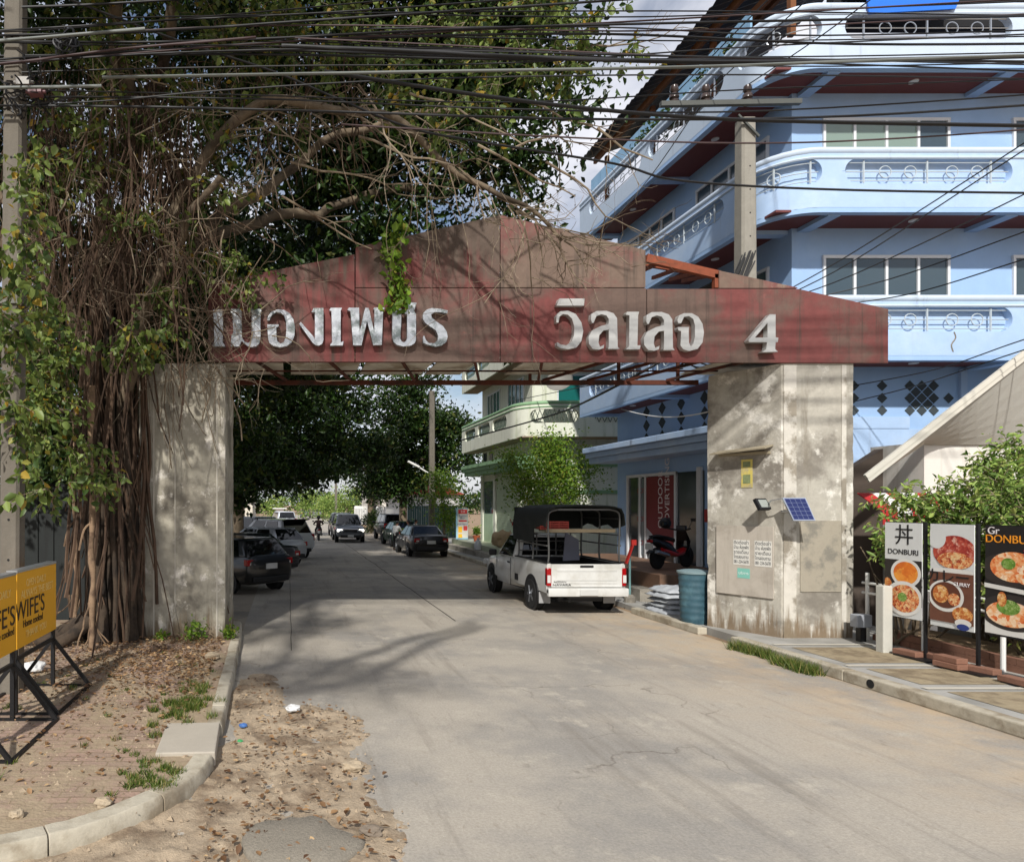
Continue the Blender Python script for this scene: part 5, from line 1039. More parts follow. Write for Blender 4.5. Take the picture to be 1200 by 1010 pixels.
STY = {
 'sedan': dict(sec=[(-2.36,.48,.80,.62),(-2.33,.34,.98,.76),(-2.18,.27,1.06,.85),(-1.5,.25,1.05,.90),(0,.24,.98,.91),(1.0,.24,.95,.90),(1.8,.26,.84,.87),(2.22,.32,.74,.78),(2.36,.42,.62,.62)], cab=(-1.72,1.15,-1.05,.30,.95,1.45,.82,.60), wh=(-1.38,1.38), r=.32),
 'hatch': dict(sec=[(-2.05,.46,.92,.70),(-2.0,.34,1.06,.80),(-1.85,.27,1.08,.85),(-1.2,.25,1.04,.87),(0,.24,1.0,.87),(.9,.24,.98,.86),(1.6,.27,.86,.82),(2.0,.36,.72,.70)], cab=(-1.98,1.0,-1.55,.25,1.0,1.53,.80,.60), wh=(-1.25,1.25), r=.31),
 'suv': dict(sec=[(-2.3,.55,1.05,.78),(-2.26,.42,1.16,.87),(-2.05,.34,1.18,.91),(-1.2,.32,1.14,.93),(0,.32,1.10,.93),(1.1,.32,1.10,.92),(1.9,.34,1.04,.90),(2.22,.42,.92,.84),(2.34,.5,.78,.72)], cab=(-2.2,1.15,-1.85,.35,1.10,1.78,.87,.68), wh=(-1.38,1.40), r=.38),
 'van': dict(sec=[(-2.3,.5,1.1,.80),(-2.26,.38,1.2,.86),(-1.2,.32,1.2,.88),(0,.32,1.16,.88),(1.3,.32,1.12,.87),(1.9,.34,.98,.84),(2.2,.42,.84,.74)], cab=(-2.24,1.55,-2.0,.65,1.14,1.80,.84,.68), wh=(-1.4,1.35), r=.34)}
def car(style, name, label, loc, rz, col, group=None, cat='car', front_on=False, plate=True, extra=None, metal=.0):
    S = STY[style]; t = thing(name, label, cat, loc, rz, group); pm = paint(name+'_paint', col, metal); mb = MB()
    mb.loft([ring_for(*s) for s in S['sec']]); r = S['r']; hw = max(s[3] for s in S['sec'])
    for yw in S['wh']:
        for sx in (-1,1): mb.lathe([(0,-.012),(r*1.16,-.012),(r*1.16,.012),(0,.012)], (sx*(hw-.004),yw,r*1.02), 22, m=1, ax='X')
    body = mb.build('body', [pm, trim_m], t, smooth=45)
    y0, y1, ry0, ry1, zb, zt, wb, wt = S['cab']
    cb = MB(); B = [(-wb,y0,zb),(wb,y0,zb),(wb,y1,zb),(-wb,y1,zb)]; Tt = [(-wt,ry0,zt),(wt,ry0,zt),(wt,ry1,zt),(-wt,ry1,zt)]
    cb.add(B+Tt, [(3,2,1,0),(4,5,6,7),(0,1,5,4),(1,2,6,5),(2,3,7,6),(3,0,4,7)]); cb.build('cabin', pm, t, bevel=.09, smooth=50)
    def quad(nm, a, b, c, d, u0, u1, v0, v1, off=.012, mat=glass_car):
        a, b, c, d = map(Vector, (a,b,c,d)); n = (b-a).cross(d-a).normalized(); ct = (a+b+c+d)/4
        if n.dot(ct - Vector((0,0,zb+.2))) < 0: n = -n
        def q(u, v): return a*(1-u)*(1-v)+b*u*(1-v)+c*u*v+d*(1-u)*v + n*off
        g = MB(); g.prism([q(u0,v0),q(u1,v0),q(u1,v1),q(u0,v1)], -n*off*.9); g.build(nm, mat, t)
    quad('rear_window', B[0],B[1],Tt[1],Tt[0], .07,.93,.12,.90); quad('windshield', B[2],B[3],Tt[3],Tt[2], .05,.95,.08,.93)
    for s_, (i, j) in ((1,(1,2)),(-1,(0,3))):
        quad('side_window', B[i],B[j],Tt[j],Tt[i], .12,.47,.10,.88); quad('side_window', B[i],B[j],Tt[j],Tt[i], .52,.88,.10,.88)
    for yw in S['wh']:
        for sx in (-1,1): wheel(t, (sx*(hw-.10),yw,r), r, .22)
    sr = S['sec'][1]; sf = S['sec'][-2]; yr = S['sec'][0][0]; yf = S['sec'][-1][0]
    for sx in (-1,1):
        zl = sr[2]-.17; g = MB(); g.box((sx*(sr[3]-.10), sr[0]+.05, zl), (.26,.16,.17) if style in ('sedan','hatch') else (.18,.16,.30)); tl = g.build('taillight', red_lens, t, bevel=.02)
        g = MB(); g.box((sx*(sr[3]-.13), sr[0]-.032, zl-.03), (.12,.012,.06)); g.build('reverse_lens', clear_lens, tl)
        g = MB(); g.box((sx*(sf[3]-.16), sf[0]-.01, sf[2]-.13), (.34,.18,.14)); g.build('headlight', extra if (front_on and extra) else clear_lens, t, bevel=.03)
        g = MB(); g.box((sx*(hw+.08), y1-.35, zb+.05), (.18,.10,.13)); g.build('mirror', trim_m if front_on else pm, t, bevel=.03)
        for yy in (-.55,.35): g = MB(); g.box((sx*(hw-.012), yy, S['sec'][4][2]-.20), (.035,.16,.03)); g.build('door_handle', chrome, t, bevel=.008)
        for yy in (-.95,-.12,.80): g = MB(); g.box((sx*(hw-.004), yy, .66), (.012,.012,.62)); g.build('door_seam', trim_m, t)
    g = MB(); g.box((0,yr+.03,.42),(1.3,.14,.16)); g.build('rear_bumper', trim_m, t, bevel=.03); g = MB(); g.box((0,yf-.06,.42),(1.3,.16,.18)); g.build('front_bumper', trim_m, t, bevel=.03)
    g = MB(); g.box((0,yf-.03,sf[2]-.14),(.85,.08,.14)); g.build('grille', trim_m, t, bevel=.02)
    if plate:
        g = MB(); g.box((0,yr-.02,.72 if style != 'hatch' else .78),(.40,.03,.15)); g.build('rear_plate', plate_m, t); g = MB(); g.box((0,yf+.02,.44),(.38,.03,.13)); g.build('front_plate', plate_m, t)
    return t, pm, S
G45 = R(42)
car('hatch','parked_car','black hatchback parked at an angle nearest the left pillar',(-1.85,20.4,.004),G45,(10,11,13))
car('sedan','parked_car','dark saloon squeezed between the black hatchback and the white car',(-1.75,24.6,.004),G45,(22,24,28))
car('hatch','parked_car','silver white hatchback second from the far end of the left row',(-1.2,28.4,.004),G45,(170,174,178),metal=.3)
t_, pm_, S_ = car('suv','parked_car','white crossover with dark rear window and roof spoiler on the left',(-.85,32.2,.004),R(36),(196,198,200))
g = MB(); g.box((0,-2.0,1.76),(1.3,.4,.05),rot=Matrix.Rotation(R(-8),3,'X')); g.build('spoiler', trim_m, t_, bevel=.02)
car('suv','parked_car','dark car with black roof half hidden at the back of the left row',(-2.3,38.5,.004),R(36),(20,20,24))
car('van','parked_car','pale van at the far end of the left row under the trees',(-.5,62,.004),R(10),(186,190,196))
car('sedan','parked_car','black saloon parked on the right seen from behind',(6.5,33.7,.004),R(1.5),(8,8,10))
t_, pm_, S_ = car('sedan','parked_car','dark green saloon with yellow green boot parked beyond the black saloon',(6.75,40.8,.004),R(2),(18,62,38))
g = MB(); g.box((0,-2.02,1.07),(1.5,.55,.04)); g.box((0,-2.30,.92),(1.3,.05,.16)); g.build('boot_lid', paint('lime_paint',(132,170,50)), t_, bevel=.02)
car('van','parked_car','black van with pale reflecting rear window parked on the right',(7.1,47.5,.004),R(2),(14,15,20))
lit = emit('lit_headlight', (255,250,236), 5.0)
t_, pm_, S_ = car('suv','moving_car','silver oncoming car with both headlights lit',(3.95,45.6,.004),R(180),(120,124,130),metal=.4,front_on=True,extra=lit)
g = MB(); g.box((0,2.28,.80),(1.0,.1,.22)); g.build('chrome_grille', chrome, t_, bevel=.03)
car('suv','moving_car','dark pickup close behind the silver oncoming car',(4.1,52.5,.004),R(180),(40,42,46))
car('hatch','parked_car','white car at the far bend of the road',(4.9,117,.004),R(0),(200,202,204))
car('sedan','parked_car','grey blue car beside the white car at the far bend',(3.0,121,.004),R(0),(70,80,100))
kiosk = thing('kiosk', 'small red and white stall at the far end of the left row', 'stall', (-1.0,78,0))
g = MB(); g.bx(-.7,.7,-.5,.5,0,1.1); g.build('counter', plain('stall_red', (190,40,36), .6), kiosk); g = MB(); g.bx(-.45,.45,-.3,.3,1.1,1.9); g.bx(-.8,.8,-.6,.6,1.9,2.0); g.build('canopy', white_paint, kiosk)
# ------------------------------------------------------------------ the white pickup with its canopy
tr = thing('pickup_truck', 'white pickup truck with dark canvas canopy parked with its tailgate towards us', 'pickup truck', (6.63,15.2,.004))
wp = M('truck_white', (206,206,202), .3, var=.05, vs=3, col2=(186,184,176), ms=1.2, bump=0, world=False, coat=.5)
mb = MB(); HW = .885
# bed: two side walls, floor, front wall
for sx in (-1,1):
    mb.loft([[Vector((sx*x, y, z)) for x, z in ((HW-.10,.55),(HW-.02,.50),(HW,.68),(HW,.92),(HW-.015,1.12),(HW-.04,1.16),(HW-.10,1.16),(HW-.10,.95))] for y in (.02,.6,1.4,2.2)])
mb.bx(-HW+.1,HW-.1,.05,2.2,.60,.68); mb.bx(-HW+.1,HW-.1,2.14,2.2,.68,1.10)
for sx in (-1,1): mb.lathe([(0,-.01),(.44,-.01),(.44,.01),(0,.01)], (sx*(HW+.002),.95,.40), 24, m=1, ax='X'); mb.lathe([(0,-.01),(.43,-.01),(.43,.01),(0,.01)], (sx*(HW-.008),4.1,.40), 24, m=1, ax='X')
mb.loft([ring_for(*s) for s in ((2.25,.40,1.12,.86),(2.3,.36,1.14,.88),(3.2,.34,1.12,.89),(3.7,.34,1.10,.89),(4.4,.36,1.04,.87),(4.85,.42,.94,.80),(5.02,.5,.82,.66))])
mb.build('body', [wp, trim_m], tr, smooth=45)
cb = MB(); wb_, wt_, zb_, zt_ = .84,.66,1.08,1.72; B = [(-wb_,2.28,zb_),(wb_,2.28,zb_),(wb_,3.85,zb_),(-wb_,3.85,zb_)]; Tt = [(-wt_,2.42,zt_),(wt_,2.42,zt_),(wt_,3.15,zt_),(-wt_,3.15,zt_)]
cb.add(B+Tt, [(3,2,1,0),(4,5,6,7),(0,1,5,4),(1,2,6,5),(2,3,7,6),(3,0,4,7)]); cb.build('cab', wp, tr, bevel=.08, smooth=50)
def tq(nm, a, b, c, d, u0, u1, v0, v1):
    a, b, c, d = map(Vector, (a,b,c,d)); n = (b-a).cross(d-a).normalized(); n = n if n.dot((a+b+c+d)/4 - Vector((0,3,1.4))) > 0 else -n
    q = lambda u, v: a*(1-u)*(1-v)+b*u*(1-v)+c*u*v+d*(1-u)*v+n*.012
    g = MB(); g.prism([q(u0,v0),q(u1,v0),q(u1,v1),q(u0,v1)], -n*.01); g.build(nm, glass_car, tr)
tq('rear_window', B[0],B[1],Tt[1],Tt[0], .1,.9,.15,.85); tq('windshield', B[2],B[3],Tt[3],Tt[2], .05,.95,.08,.93); tq('side_window', B[1],B[2],Tt[2],Tt[1], .12,.85,.08,.9); tq('side_window', B[0],B[3],Tt[3],Tt[0], .12,.85,.08,.9)
mb = MB(); mb.bx(-HW+.10,HW-.10,-.03,.03,.64,1.15); mb.bx(-HW+.2,HW-.2,-.042,-.03,.72,1.04); tgm = mb.build('tailgate', wp, tr, bevel=.012)
mb = MB(); mb.box((0,-.035,1.10),(.30,.02,.05)); mb.build('handle', trim_m, tgm, bevel=.01)
text('lettering', 'NISSAN', .055, (-.60,-.046,.755), trim_m, tgm, sx=1.5); text('lettering', 'NAVARA', .065, (-.56,-.046,.69), trim_m, tgm, sx=1.6)
for sx in (-1,1):
    g = MB(); g.bx(sx*HW-.105*(sx>0)-.0, sx*HW+.105*(sx<0), -.03,.10,.66,1.06); tl = g.build('taillight', red_lens, tr, bevel=.02)
    g = MB(); g.box((sx*(HW-.045),-.034,.82),(.07,.012,.17)); g.build('reverse_lens', clear_lens, tl)
    g = MB(); g.bx(sx*HW-.12*(sx>0), sx*HW+.12*(sx<0), -.13,-.02,.50,.60); g.build('bumper_corner', trim_m, tr, bevel=.015)
    g = MB(); g.box((sx*(HW+.13),3.55,1.17),(.20,.12,.17)); g.build('mirror', trim_m, tr, bevel=.04)
    g = MB(); g.box((sx*(HW+.002),2.62,.98),(.02,.16,.04)); g.build('door_handle', trim_m, tr); g = MB(); g.box((sx*(HW-.002),2.45,.75),(.012,.014,.7)); g.box((sx*(HW-.002),3.62,.75),(.012,.014,.6)); g.build('door_seam', trim_m, tr)
    g = MB(); g.box((sx*(.74),5.0,.80),(.25,.1,.16)); g.build('headlight', clear_lens, tr, bevel=.03)
    g = MB(); g.box((sx*.74,.50,.34),(.26,.02,.26)); g.build('mud_flap', plain('mud_flap', (150,150,150), .7), tr)
    for y in (.95,4.1): wheel(tr, (sx*.79,y,.365), .365, .24)
g = MB(); g.loft([[Vector((x,y,z)) for y, z in ((-.12,.44),(-.14,.52),(-.13,.62),(-.02,.63),(-.02,.44))] for x in (-HW+.0,-HW*.6,-.35,.35,HW*.6,HW-.0)]); g.build('rear_bumper', wp, tr, smooth=40, bevel=.01)
g = MB(); g.box((0,-.15,.53),(.40,.02,.12)); g.build('rear_plate', plate_m, tr)
g = MB(); g.box((-HW-.003,2.0,.66),(.014,.22,.16)); g.build('fuel_step', trim_m, tr)
g = MB(); g.bx(-.5,.5,.3,4.6,.28,.40); g.bx(-.6,.6,.9,1.0,.32,.44); g.cyl((-.35,.05,.33),(-.35,.9,.33),.04); g.build('chassis', trim_m, tr)
pipe = plain('canopy_pipe', (96,96,94), .45, .5); canvas = M('dark_canvas', (28,33,31), .85, var=.2, vs=6, bump=.3, bs=12, world=False)
g = MB(); ct = 2.36
for sx in (-1,1):
    for y in (.12,1.1,2.1): g.tube(smooth_path([(sx*(HW-.06),y,1.1),(sx*(HW-.10),y,1.35),(sx*(HW-.08),y,2.1),(sx*(HW-.12),y,ct-.06),(sx*(HW-.3),y,ct)],4), .022, 7)
    g.bar((sx*(HW-.06),.12,1.55),(sx*(HW-.06),2.1,1.55),.03); g.bar((sx*(HW-.06),.12,1.78),(sx*(HW-.06),2.1,1.78),.025); g.bar((sx*(HW-.08),.12,2.15),(sx*(HW-.08),2.1,2.15),.03)
for y in (.12,1.1,2.1): g.bar((-HW+.3,y,ct),(HW-.3,y,ct),.04)
for x in (-.34,.15,.52): g.tube(smooth_path([(x,2.1,1.2),(x,2.1,1.75)],2),.018,6)
for z in (1.32,1.55,1.76): g.bar((-HW+.1,2.1,z),(HW-.1,2.1,z),.025)
g.build('canopy_frame', pipe, tr, smooth=60)
g = MB(); rings = []
for k in range(9):
    y = .03 + 2.2*k/8; sagk = .02*math.sin(k*2.1); prof = [(-HW-.01,1.98+.05*math.sin(k*1.7)),(-HW+.02,2.25),(-HW+.08,ct+.02),(-HW+.25,ct+.075+sagk),(0,ct+.10+sagk),(HW-.25,ct+.075+sagk),(HW-.08,ct+.02),(HW-.02,2.25),(HW+.01,1.98+.05*math.cos(k*1.9))]
    rings.append([Vector((x,y,z)) for x, z in prof] + [Vector((x*.985,y,z-.02)) for x, z in prof[::-1]])
g.loft(rings); 
for sx in (-1,1):
    rows = [[Vector((sx*(HW+.006+.012*math.sin(k*1.3+j)), .75+1.47*k/10, z)) for j, z in enumerate((2.10,1.9,1.72,1.60-.0*k))] for k in range(11)]
    if sx < 0:
        vs = [v for r_ in rows for v in r_]; vs2 = [v + Vector((.015,0,0)) for v in vs]; n = 4
        g.add(vs+vs2, [(k*n+j,k*n+j+1,(k+1)*n+j+1,(k+1)*n+j) for k in range(10) for j in range(3)] + [(44+k*n+j,44+(k+1)*n+j,44+(k+1)*n+j+1,44+k*n+j+1) for k in range(10) for j in range(3)])
g.bx(-HW+.02,HW-.02,2.2,2.225,1.86,ct+.05); g.build('canopy', canvas, tr, smooth=50)
g = MB(); g.bx(-HW+.1,HW-.1,.35,.75,1.86,1.90); g.bx(-HW+.1,HW-.1,.28,.31,1.84,1.92); g.build('shelf_plank', M('worn_plank', (108,96,76), .85, var=.2, world=False), tr)
cr_ = thing('crate', 'red plastic crate on the plank inside the pickup canopy', 'crate', (6.03+.05,15.75,1.91)); g = MB(); g.bx(-.33,.33,-.14,.14,0,.03); 
for z in (.05,.10,.15): 
    for y in (-.14,.13): g.bx(-.33,.33,y,y+.01,z,z+.032)
    for x in (-.33,.32): g.bx(x,x+.01,-.14,.14,z,z+.032)
for x in (-.33,-.1,.1,.31): g.bx(x,x+.02,-.142,.142,0,.18)
g.build('frame', plain('crate_red', (166,60,48), .6), cr_)
g = MB()
for sx in (-1,1): g.bx(sx*(HW-.06)-.045,sx*(HW-.06)+.045,.03,2.2,1.162,1.185); g.bx(sx*(HW-.108)-.006,sx*(HW-.108)+.006,.04,2.13,.69,1.15)
g.bx(-HW+.12,HW-.12,2.12,2.138,.69,1.15); g.bx(-HW+.12,HW-.12,.032,.045,.70,1.14); g.bx(-HW+.12,HW-.12,.05,2.12,.682,.70); g.build('bed_liner', trim_m, tr)
for z_ in (.78,.985): g = MB(); g.bx(-HW+.22,HW-.22,-.046,-.042,z_,z_+.012); g.build('tailgate_crease', M('crease_white',(170,170,166),.4,bump=0,world=False), tgm)
bd = MB(); bd.prism([(6.72,16.7,1.1),(7.12,16.7,1.12),(7.10,16.7,1.62),(6.78,16.7,1.80)], (0,.03,0)); tag(bd.build('poster_board', plain('pale_board', (126,128,142), .7)), 'pale leaning board standing inside the pickup bed', 'board')
g = MB(); g.bar((7.50,15.16,1.17),(7.62,15.12,1.58),.085,.03); g.box((7.64,15.11,1.64),(.10,.06,.12)); tag(g.build('reflector', plain('reflector_red', (158,36,30), .5)), 'red reflector stick leaning out of the pickup tailgate corner', 'reflector')
# ------------------------------------------------------------------ pavement things on the right
def place_box(name, label, cat): pass
bn = thing('rubbish_bin', 'large dented teal plastic bin standing behind the right pillar', 'bin', (8.13,13.66,.12))
teal = M('teal_plastic', (48,80,92), .6, var=.25, vs=4, col2=(70,102,112), ms=3, streak=(34,58,66), bump=.1, world=False)
g = MB(); prof = [(0,.005),(.23,.0),(.245,.03)]
for k in range(7): prof += [(.25+.006*k,.08+.13*k),(.262+.006*k,.11+.13*k),(.25+.006*k,.14+.13*k)]
prof += [(.30,.985),(.305,1.0),(.285,1.0),(.27,.92),(.23,.10),(0,.09)]
g.lathe(prof, (0,0,0), 28); g.build('tub', teal, bn, smooth=45)
g = MB(); g.lathe([(.285,.99),(.315,.99),(.32,1.03),(.2,1.06),(0,1.07)], (0,0,0), 28); g.build('lid', M('pale_lid', (120,140,144), .6, var=.1, world=False), bn, smooth=45)
for k in range(5):
    g = MB(); n, m_ = 26, 18; vs = []; z0_ = .13 + .105*k; ox = random.gauss(0,.06)
    for j in range(m_+1):
        for i in range(n+1):
            u, v = i/n*2-1, j/m_*2-1; e = max(abs(u)**4, abs(v)**4); h = .10*(1-e)*(1+.5*mnoise.noise(Vector((u*3+k*5,v*3,k)))) + .02*mnoise.noise(Vector((u*8,v*8,k*3)))
            vs.append((8.72+ox+.55*u*(1-.1*abs(v)), 15.1+.05*k+.5*v*(1-.1*abs(u)), z0_ + max(0,h)))
    g.add(vs, [(j*(n+1)+i,j*(n+1)+i+1,(j+1)*(n+1)+i+1,(j+1)*(n+1)+i) for j in range(m_) for i in range(n)]); b2 = len(vs)
    o = g.build('folded_sheet', M('grey_sheeting', (172,176,180), .55, var=.1, vs=5, bump=.5, bs=9), None, smooth=60, fix=False)
    s_ = o.modifiers.new('thick', 'SOLIDIFY'); s_.thickness = .012; s_.offset = -1
    tag(o, ['grey plastic sheeting folded at the bottom of the pile beside the bin','second folded grey sheet from the bottom of the pile beside the bin','middle folded grey sheet in the pile beside the bin','fourth folded grey sheet up in the pile beside the bin','topmost pale folded sheet on the pile beside the bin'][k], 'plastic sheet', 'folded sheets piled beside the bin')
pp_ = thing('post', 'thin pale blue post in a concrete foot behind the pickup', 'post', (8.25,16.5,.12)); g = MB(); g.cyl((0,0,.1),(0,0,1.15),.025); g.build('pole', plain('pale_teal', (120,160,160), .5), pp_); g = MB(); g.lathe([(.13,0),(.13,.12),(.08,.18),(0,.19)], (0,0,0), 14); g.build('foot', conc_grey, pp_)
# scooter
def scooter(label, loc, rz, c1, c2, rider=None, name='scooter'):
    s = thing(name, label, 'scooter', loc, rz); red = paint(name+'_accent', c2); blk = paint(name+'_black', c1)
    for y in (-.62,.63):
        g = MB(); g.lathe([(.15,-.055),(.24,-.06),(.285,-.03),(.285,.03),(.24,.06),(.15,.055)], (0,y,.285), 24, ax='X'); w = g.build('wheel', tyre_m, s, smooth=40); g = MB(); g.lathe([(0,-.03),(.16,-.04),(.16,.04),(0,.03)], (0,y,.285), 16, ax='X'); g.build('rim', rim_m, w)
    def ring(y, z, w, h): return [Vector((w*math.cos(a*math.pi/6), y, z + h*math.sin(a*math.pi/6))) for a in range(12)]
    g = MB(); g.loft([ring(-.95,.80,.03,.03), ring(-.85,.76,.09,.08), ring(-.5,.66,.14,.14), ring(-.15,.52,.15,.17), ring(.05,.40,.12,.12), ring(.2,.36,.11,.07), ring(.38,.40,.10,.08)]); g.build('body', blk, s, smooth=60)
    g = MB(); g.loft([ring(-.55,.50,.155,.07), ring(-.2,.42,.165,.09), ring(.1,.36,.15,.06), ring(.42,.42,.11,.10), ring(.55,.5,.06,.05)]); g.build('side_panel', red, s, smooth=60)
    g = MB(); g.loft([ring(-.88,.86,.07,.03), ring(-.6,.86,.13,.05), ring(-.25,.80,.13,.06), ring(.0,.76,.09,.05), ring(.06,.72,.05,.04)]); g.build('seat', trim_m, s, smooth=60)
    g = MB(); g.loft([[Vector((x,y,z)) for x, y, z in ((-.17,.42,.40),(-.20,.50,.70),(-.13,.40,1.0),(.13,.40,1.0),(.20,.50,.70),(.17,.42,.40),(.10,.62,.50),(.10,.66,.72),(-.10,.66,.72),(-.10,.62,.50))], [Vector((x*.9,y+.02,z)) for x, y, z in ((-.17,.42,.42),(-.20,.50,.70),(-.13,.40,.98),(.13,.40,.98),(.20,.50,.70),(.17,.42,.42),(.10,.62,.52),(.10,.66,.72),(-.10,.66,.72),(-.10,.62,.52))]]); g.build('front_fairing', blk, s, smooth=60)
    g = MB(); g.tube(smooth_path([(-.34,.26,1.06),(-.18,.34,1.02),(0,.38,1.0),(.18,.34,1.02),(.34,.26,1.06)],3), .022, 8); h = g.build('handlebar', trim_m, s); g = MB(); g.box((0,.42,1.06),(.26,.12,.14)); g.build('headlamp_cowl', blk, h, bevel=.03)
    for sx in (-1,1):
        g = MB(); g.tube([(sx*.26,.31,1.05),(sx*.33,.36,1.26)],.008,5); g.box((sx*.35,.37,1.29),(.12,.02,.08)); g.build('mirror', trim_m, s)
        g = MB(); g.bar((sx*.09,.60,.62),(sx*.09,.64,.285),.04); g.build('fork', trim_m, s)
    g = MB(); g.lathe([(.03,0),(.06,.05),(.065,.5),(.045,.56),(0,.56)], (0,0,0), 12); ex = g.build('exhaust', chrome, s, smooth=50); ex.location = (.19,-.40,.36); ex.rotation_euler = (R(78),0,0)
    g = MB(); g.loft([[Vector((-.07,-.85,.5)),Vector((.07,-.85,.5)),Vector((.07,-.84,.52)),Vector((-.07,-.84,.52))],[Vector((-.08,-.98,.42)),Vector((.08,-.98,.42)),Vector((.08,-.97,.44)),Vector((-.08,-.97,.44))]]); g.build('mudguard', trim_m, s)
    g = MB(); g.box((0,-.96,.60),(.2,.02,.16)); g.build('plate', plate_m, s); g = MB(); g.box((0,-.93,.74),(.16,.05,.07)); g.build('taillight', red_lens, s, bevel=.015)
    g = MB(); g.tube([(-.1,-.1,.3),(-.24,-.1,.02)], .015, 6); g.build('kickstand', trim_m, s); return s
scooter('black and red scooter parked on the tiled platform before the red poster', (10.25,18.25,.78), R(-62), (16,16,18), (180,26,30))
hm = thing('helmet', 'black helmet hung on the parked scooter handlebar', 'helmet', (10.02,18.15,1.98)); g = MB(); g.ball((0,0,0),(.14,.16,.15),16); g.build('shell', black_metal, hm, smooth=80); g = MB(); g.box((-.06,-.12,-.01),(.16,.06,.10)); g.build('visor', glass_car, hm, bevel=.02)
# standee, pot, sacks
st_ = thing('standee', 'white advertising standee with red and yellow notices on the green shop platform', 'standee', (9.05,35.6,.6)); g = MB(); g.box((0,0,.85),(.62,.05,1.6)); g.build('frame', M('pale_blue_frame', (150,196,216), .5), st_, bevel=.01)
g = MB(); g.box((.03,-.03,.87),(.53,.01,1.5)); sheet_ = g.build('sheet', paper, st_)
for (x, z, w, h, c) in ((.03,1.48,.46,.22,(206,60,60)),(.03,1.0,.42,.08,(190,40,50)),(-.1,.55,.2,.3,(232,180,40)),(.17,.62,.2,.24,(206,60,60)),(-.1,.22,.2,.2,(232,180,40))): g = MB(); g.box((x,-.037,z),(w,.006,h)); g.build('notice', plain('notice_print', c, .6), sheet_)
for i, (tx, z) in enumerate((('รับสมัคร',1.25),('ให้เช่า',1.13),('FOR RENT',.82))): text('print_line', tx, .12, (.03,-.040,z), plain('blue_ink',(60,70,140),.6), sheet_)
text('print_line', 'ว่าง', .17, (.03,-.044,1.48), white_print, sheet_)
fp = thing('flower_pot', 'terracotta pot with green plant beside the standee', 'flower pot', (9.45,34.3,.6)); g = MB(); g.lathe([(.12,0),(.17,.25),(.19,.26),(.19,.30),(.15,.30),(.14,.2),(0,.18)], (0,0,0), 16); g.build('pot', plain('terracotta', (170,88,56), .8), fp, smooth=40); leaves_at('plant', np.array([0,0,.52]) + rng.normal(size=(300,3))*np.array([.075,.075,.09]), .13, leaf_lime, fp, world=False)
g = MB(); g.lathe([(.0,0),(.16,.02),(.19,.2),(.12,.42),(.04,.5),(.06,.56),(0,.57)], (8.72,31.4,.36), 14); tag(g.build('sack', plain('white_sack', (200,202,206), .7), smooth=70), 'small white sack on the step below the standee', 'sack')
rock('boulder', (9.3,29.6,.95), .46, M('tan_boulder', (168,146,114), .9, var=.2, vs=4, world=False), 'tan rounded boulder on the green shop platform', 'boulder', .9)
flr = thing('flower_stand', 'red flowers in a tall pot behind the pickup canopy', 'flowers', (9.3,27.7,.6)); g = MB(); g.lathe([(.1,0),(.16,.4),(.12,.42),(0,.4)],(0,0,0),14); g.build('pot', conc_grey, flr); leaves_at('blooms', clumps([((0,0,.9),(.2,.2,.5),8)],24,.1), .1, leaf_mat('red_bloom',(120,20,24),(180,40,40),(200,80,60)), flr, world=False)
# ------------------------------------------------------------------ banners, fence, planter on the right
def food(name, cols, sc):
    m, t, b = nodes_of(name); N = t.nodes.new; K = t.links.new; g_ = N('ShaderNodeTexCoord').outputs['Object']; v = N('ShaderNodeTexVoronoi'); v.inputs['Scale'].default_value = sc*1.7; n = N('ShaderNodeTexNoise'); n.inputs['Scale'].default_value = sc*2.2; n.inputs['Detail'].default_value = 9
    K(g_, n.inputs['Vector']); a = N('ShaderNodeMixRGB'); a.inputs[0].default_value = .12; K(g_, a.inputs[1]); K(n.outputs['Color'], a.inputs[2]); K(a.outputs[0], v.inputs['Vector']); r = N('ShaderNodeValToRGB'); r.color_ramp.elements.remove(r.color_ramp.elements[0])
    for i, c in enumerate(cols):
        e = r.color_ramp.elements[0] if i == 0 else r.color_ramp.elements.new(i/(len(cols)-1)); e.position = .15+.7*i/(len(cols)-1); e.color = lin(c)
    x = N('ShaderNodeMixRGB'); x.inputs[0].default_value = .5; K(v.outputs['Color'], x.inputs[1]); K(n.outputs['Fac'], x.inputs[2]); K(x.outputs[0], r.inputs[0]); K(r.outputs[0], b.inputs['Base Color']); b.inputs['Roughness'].default_value = .5; return m
f_curry = food('curry_print', [(196,84,20),(226,120,30),(240,160,60),(180,60,20)], 5); f_red = food('red_dish_print', [(90,24,16),(160,50,30),(220,130,70),(235,205,150),(120,30,20)], 16); f_fry = food('fried_print', [(130,56,24),(190,100,40),(226,170,96),(240,220,180)], 14); f_shrimp = food('prawn_print', [(170,60,26),(224,110,50),(240,170,110),(250,225,190),(200,80,40)], 9); f_green = food('garnish_print', [(40,80,24),(110,150,50),(200,210,150)], 22); f_meat = food('meat_print', [(90,20,18),(150,40,34),(190,80,60),(230,200,180)], 11)
bowl_w = plain('bowl_print', (224,222,216), .5); ban_white = M('banner_white', (216,218,216), .6, var=.04, vs=4, bump=0, world=False); ban_black = M('banner_black', (26,22,22), .6, var=.08, bump=0, world=False)
def disc(parent, name, mat, x, z, rx, rz_, off, w=.31, clip=None):
    pts = []
    for k in range(40):
        a = 2*math.pi*k/40; px_, pz_ = x + rx*math.cos(a), z + rz_*math.sin(a); px_ = max(-w, min(w, px_))
        if clip: pz_ = max(clip[0], min(clip[1], pz_))
        pts.append(Vector((px_, -off, pz_)))
    mb = MB(); mb.add(pts, [tuple(range(40))]); return mb.build(name, mat, parent, fix=False)
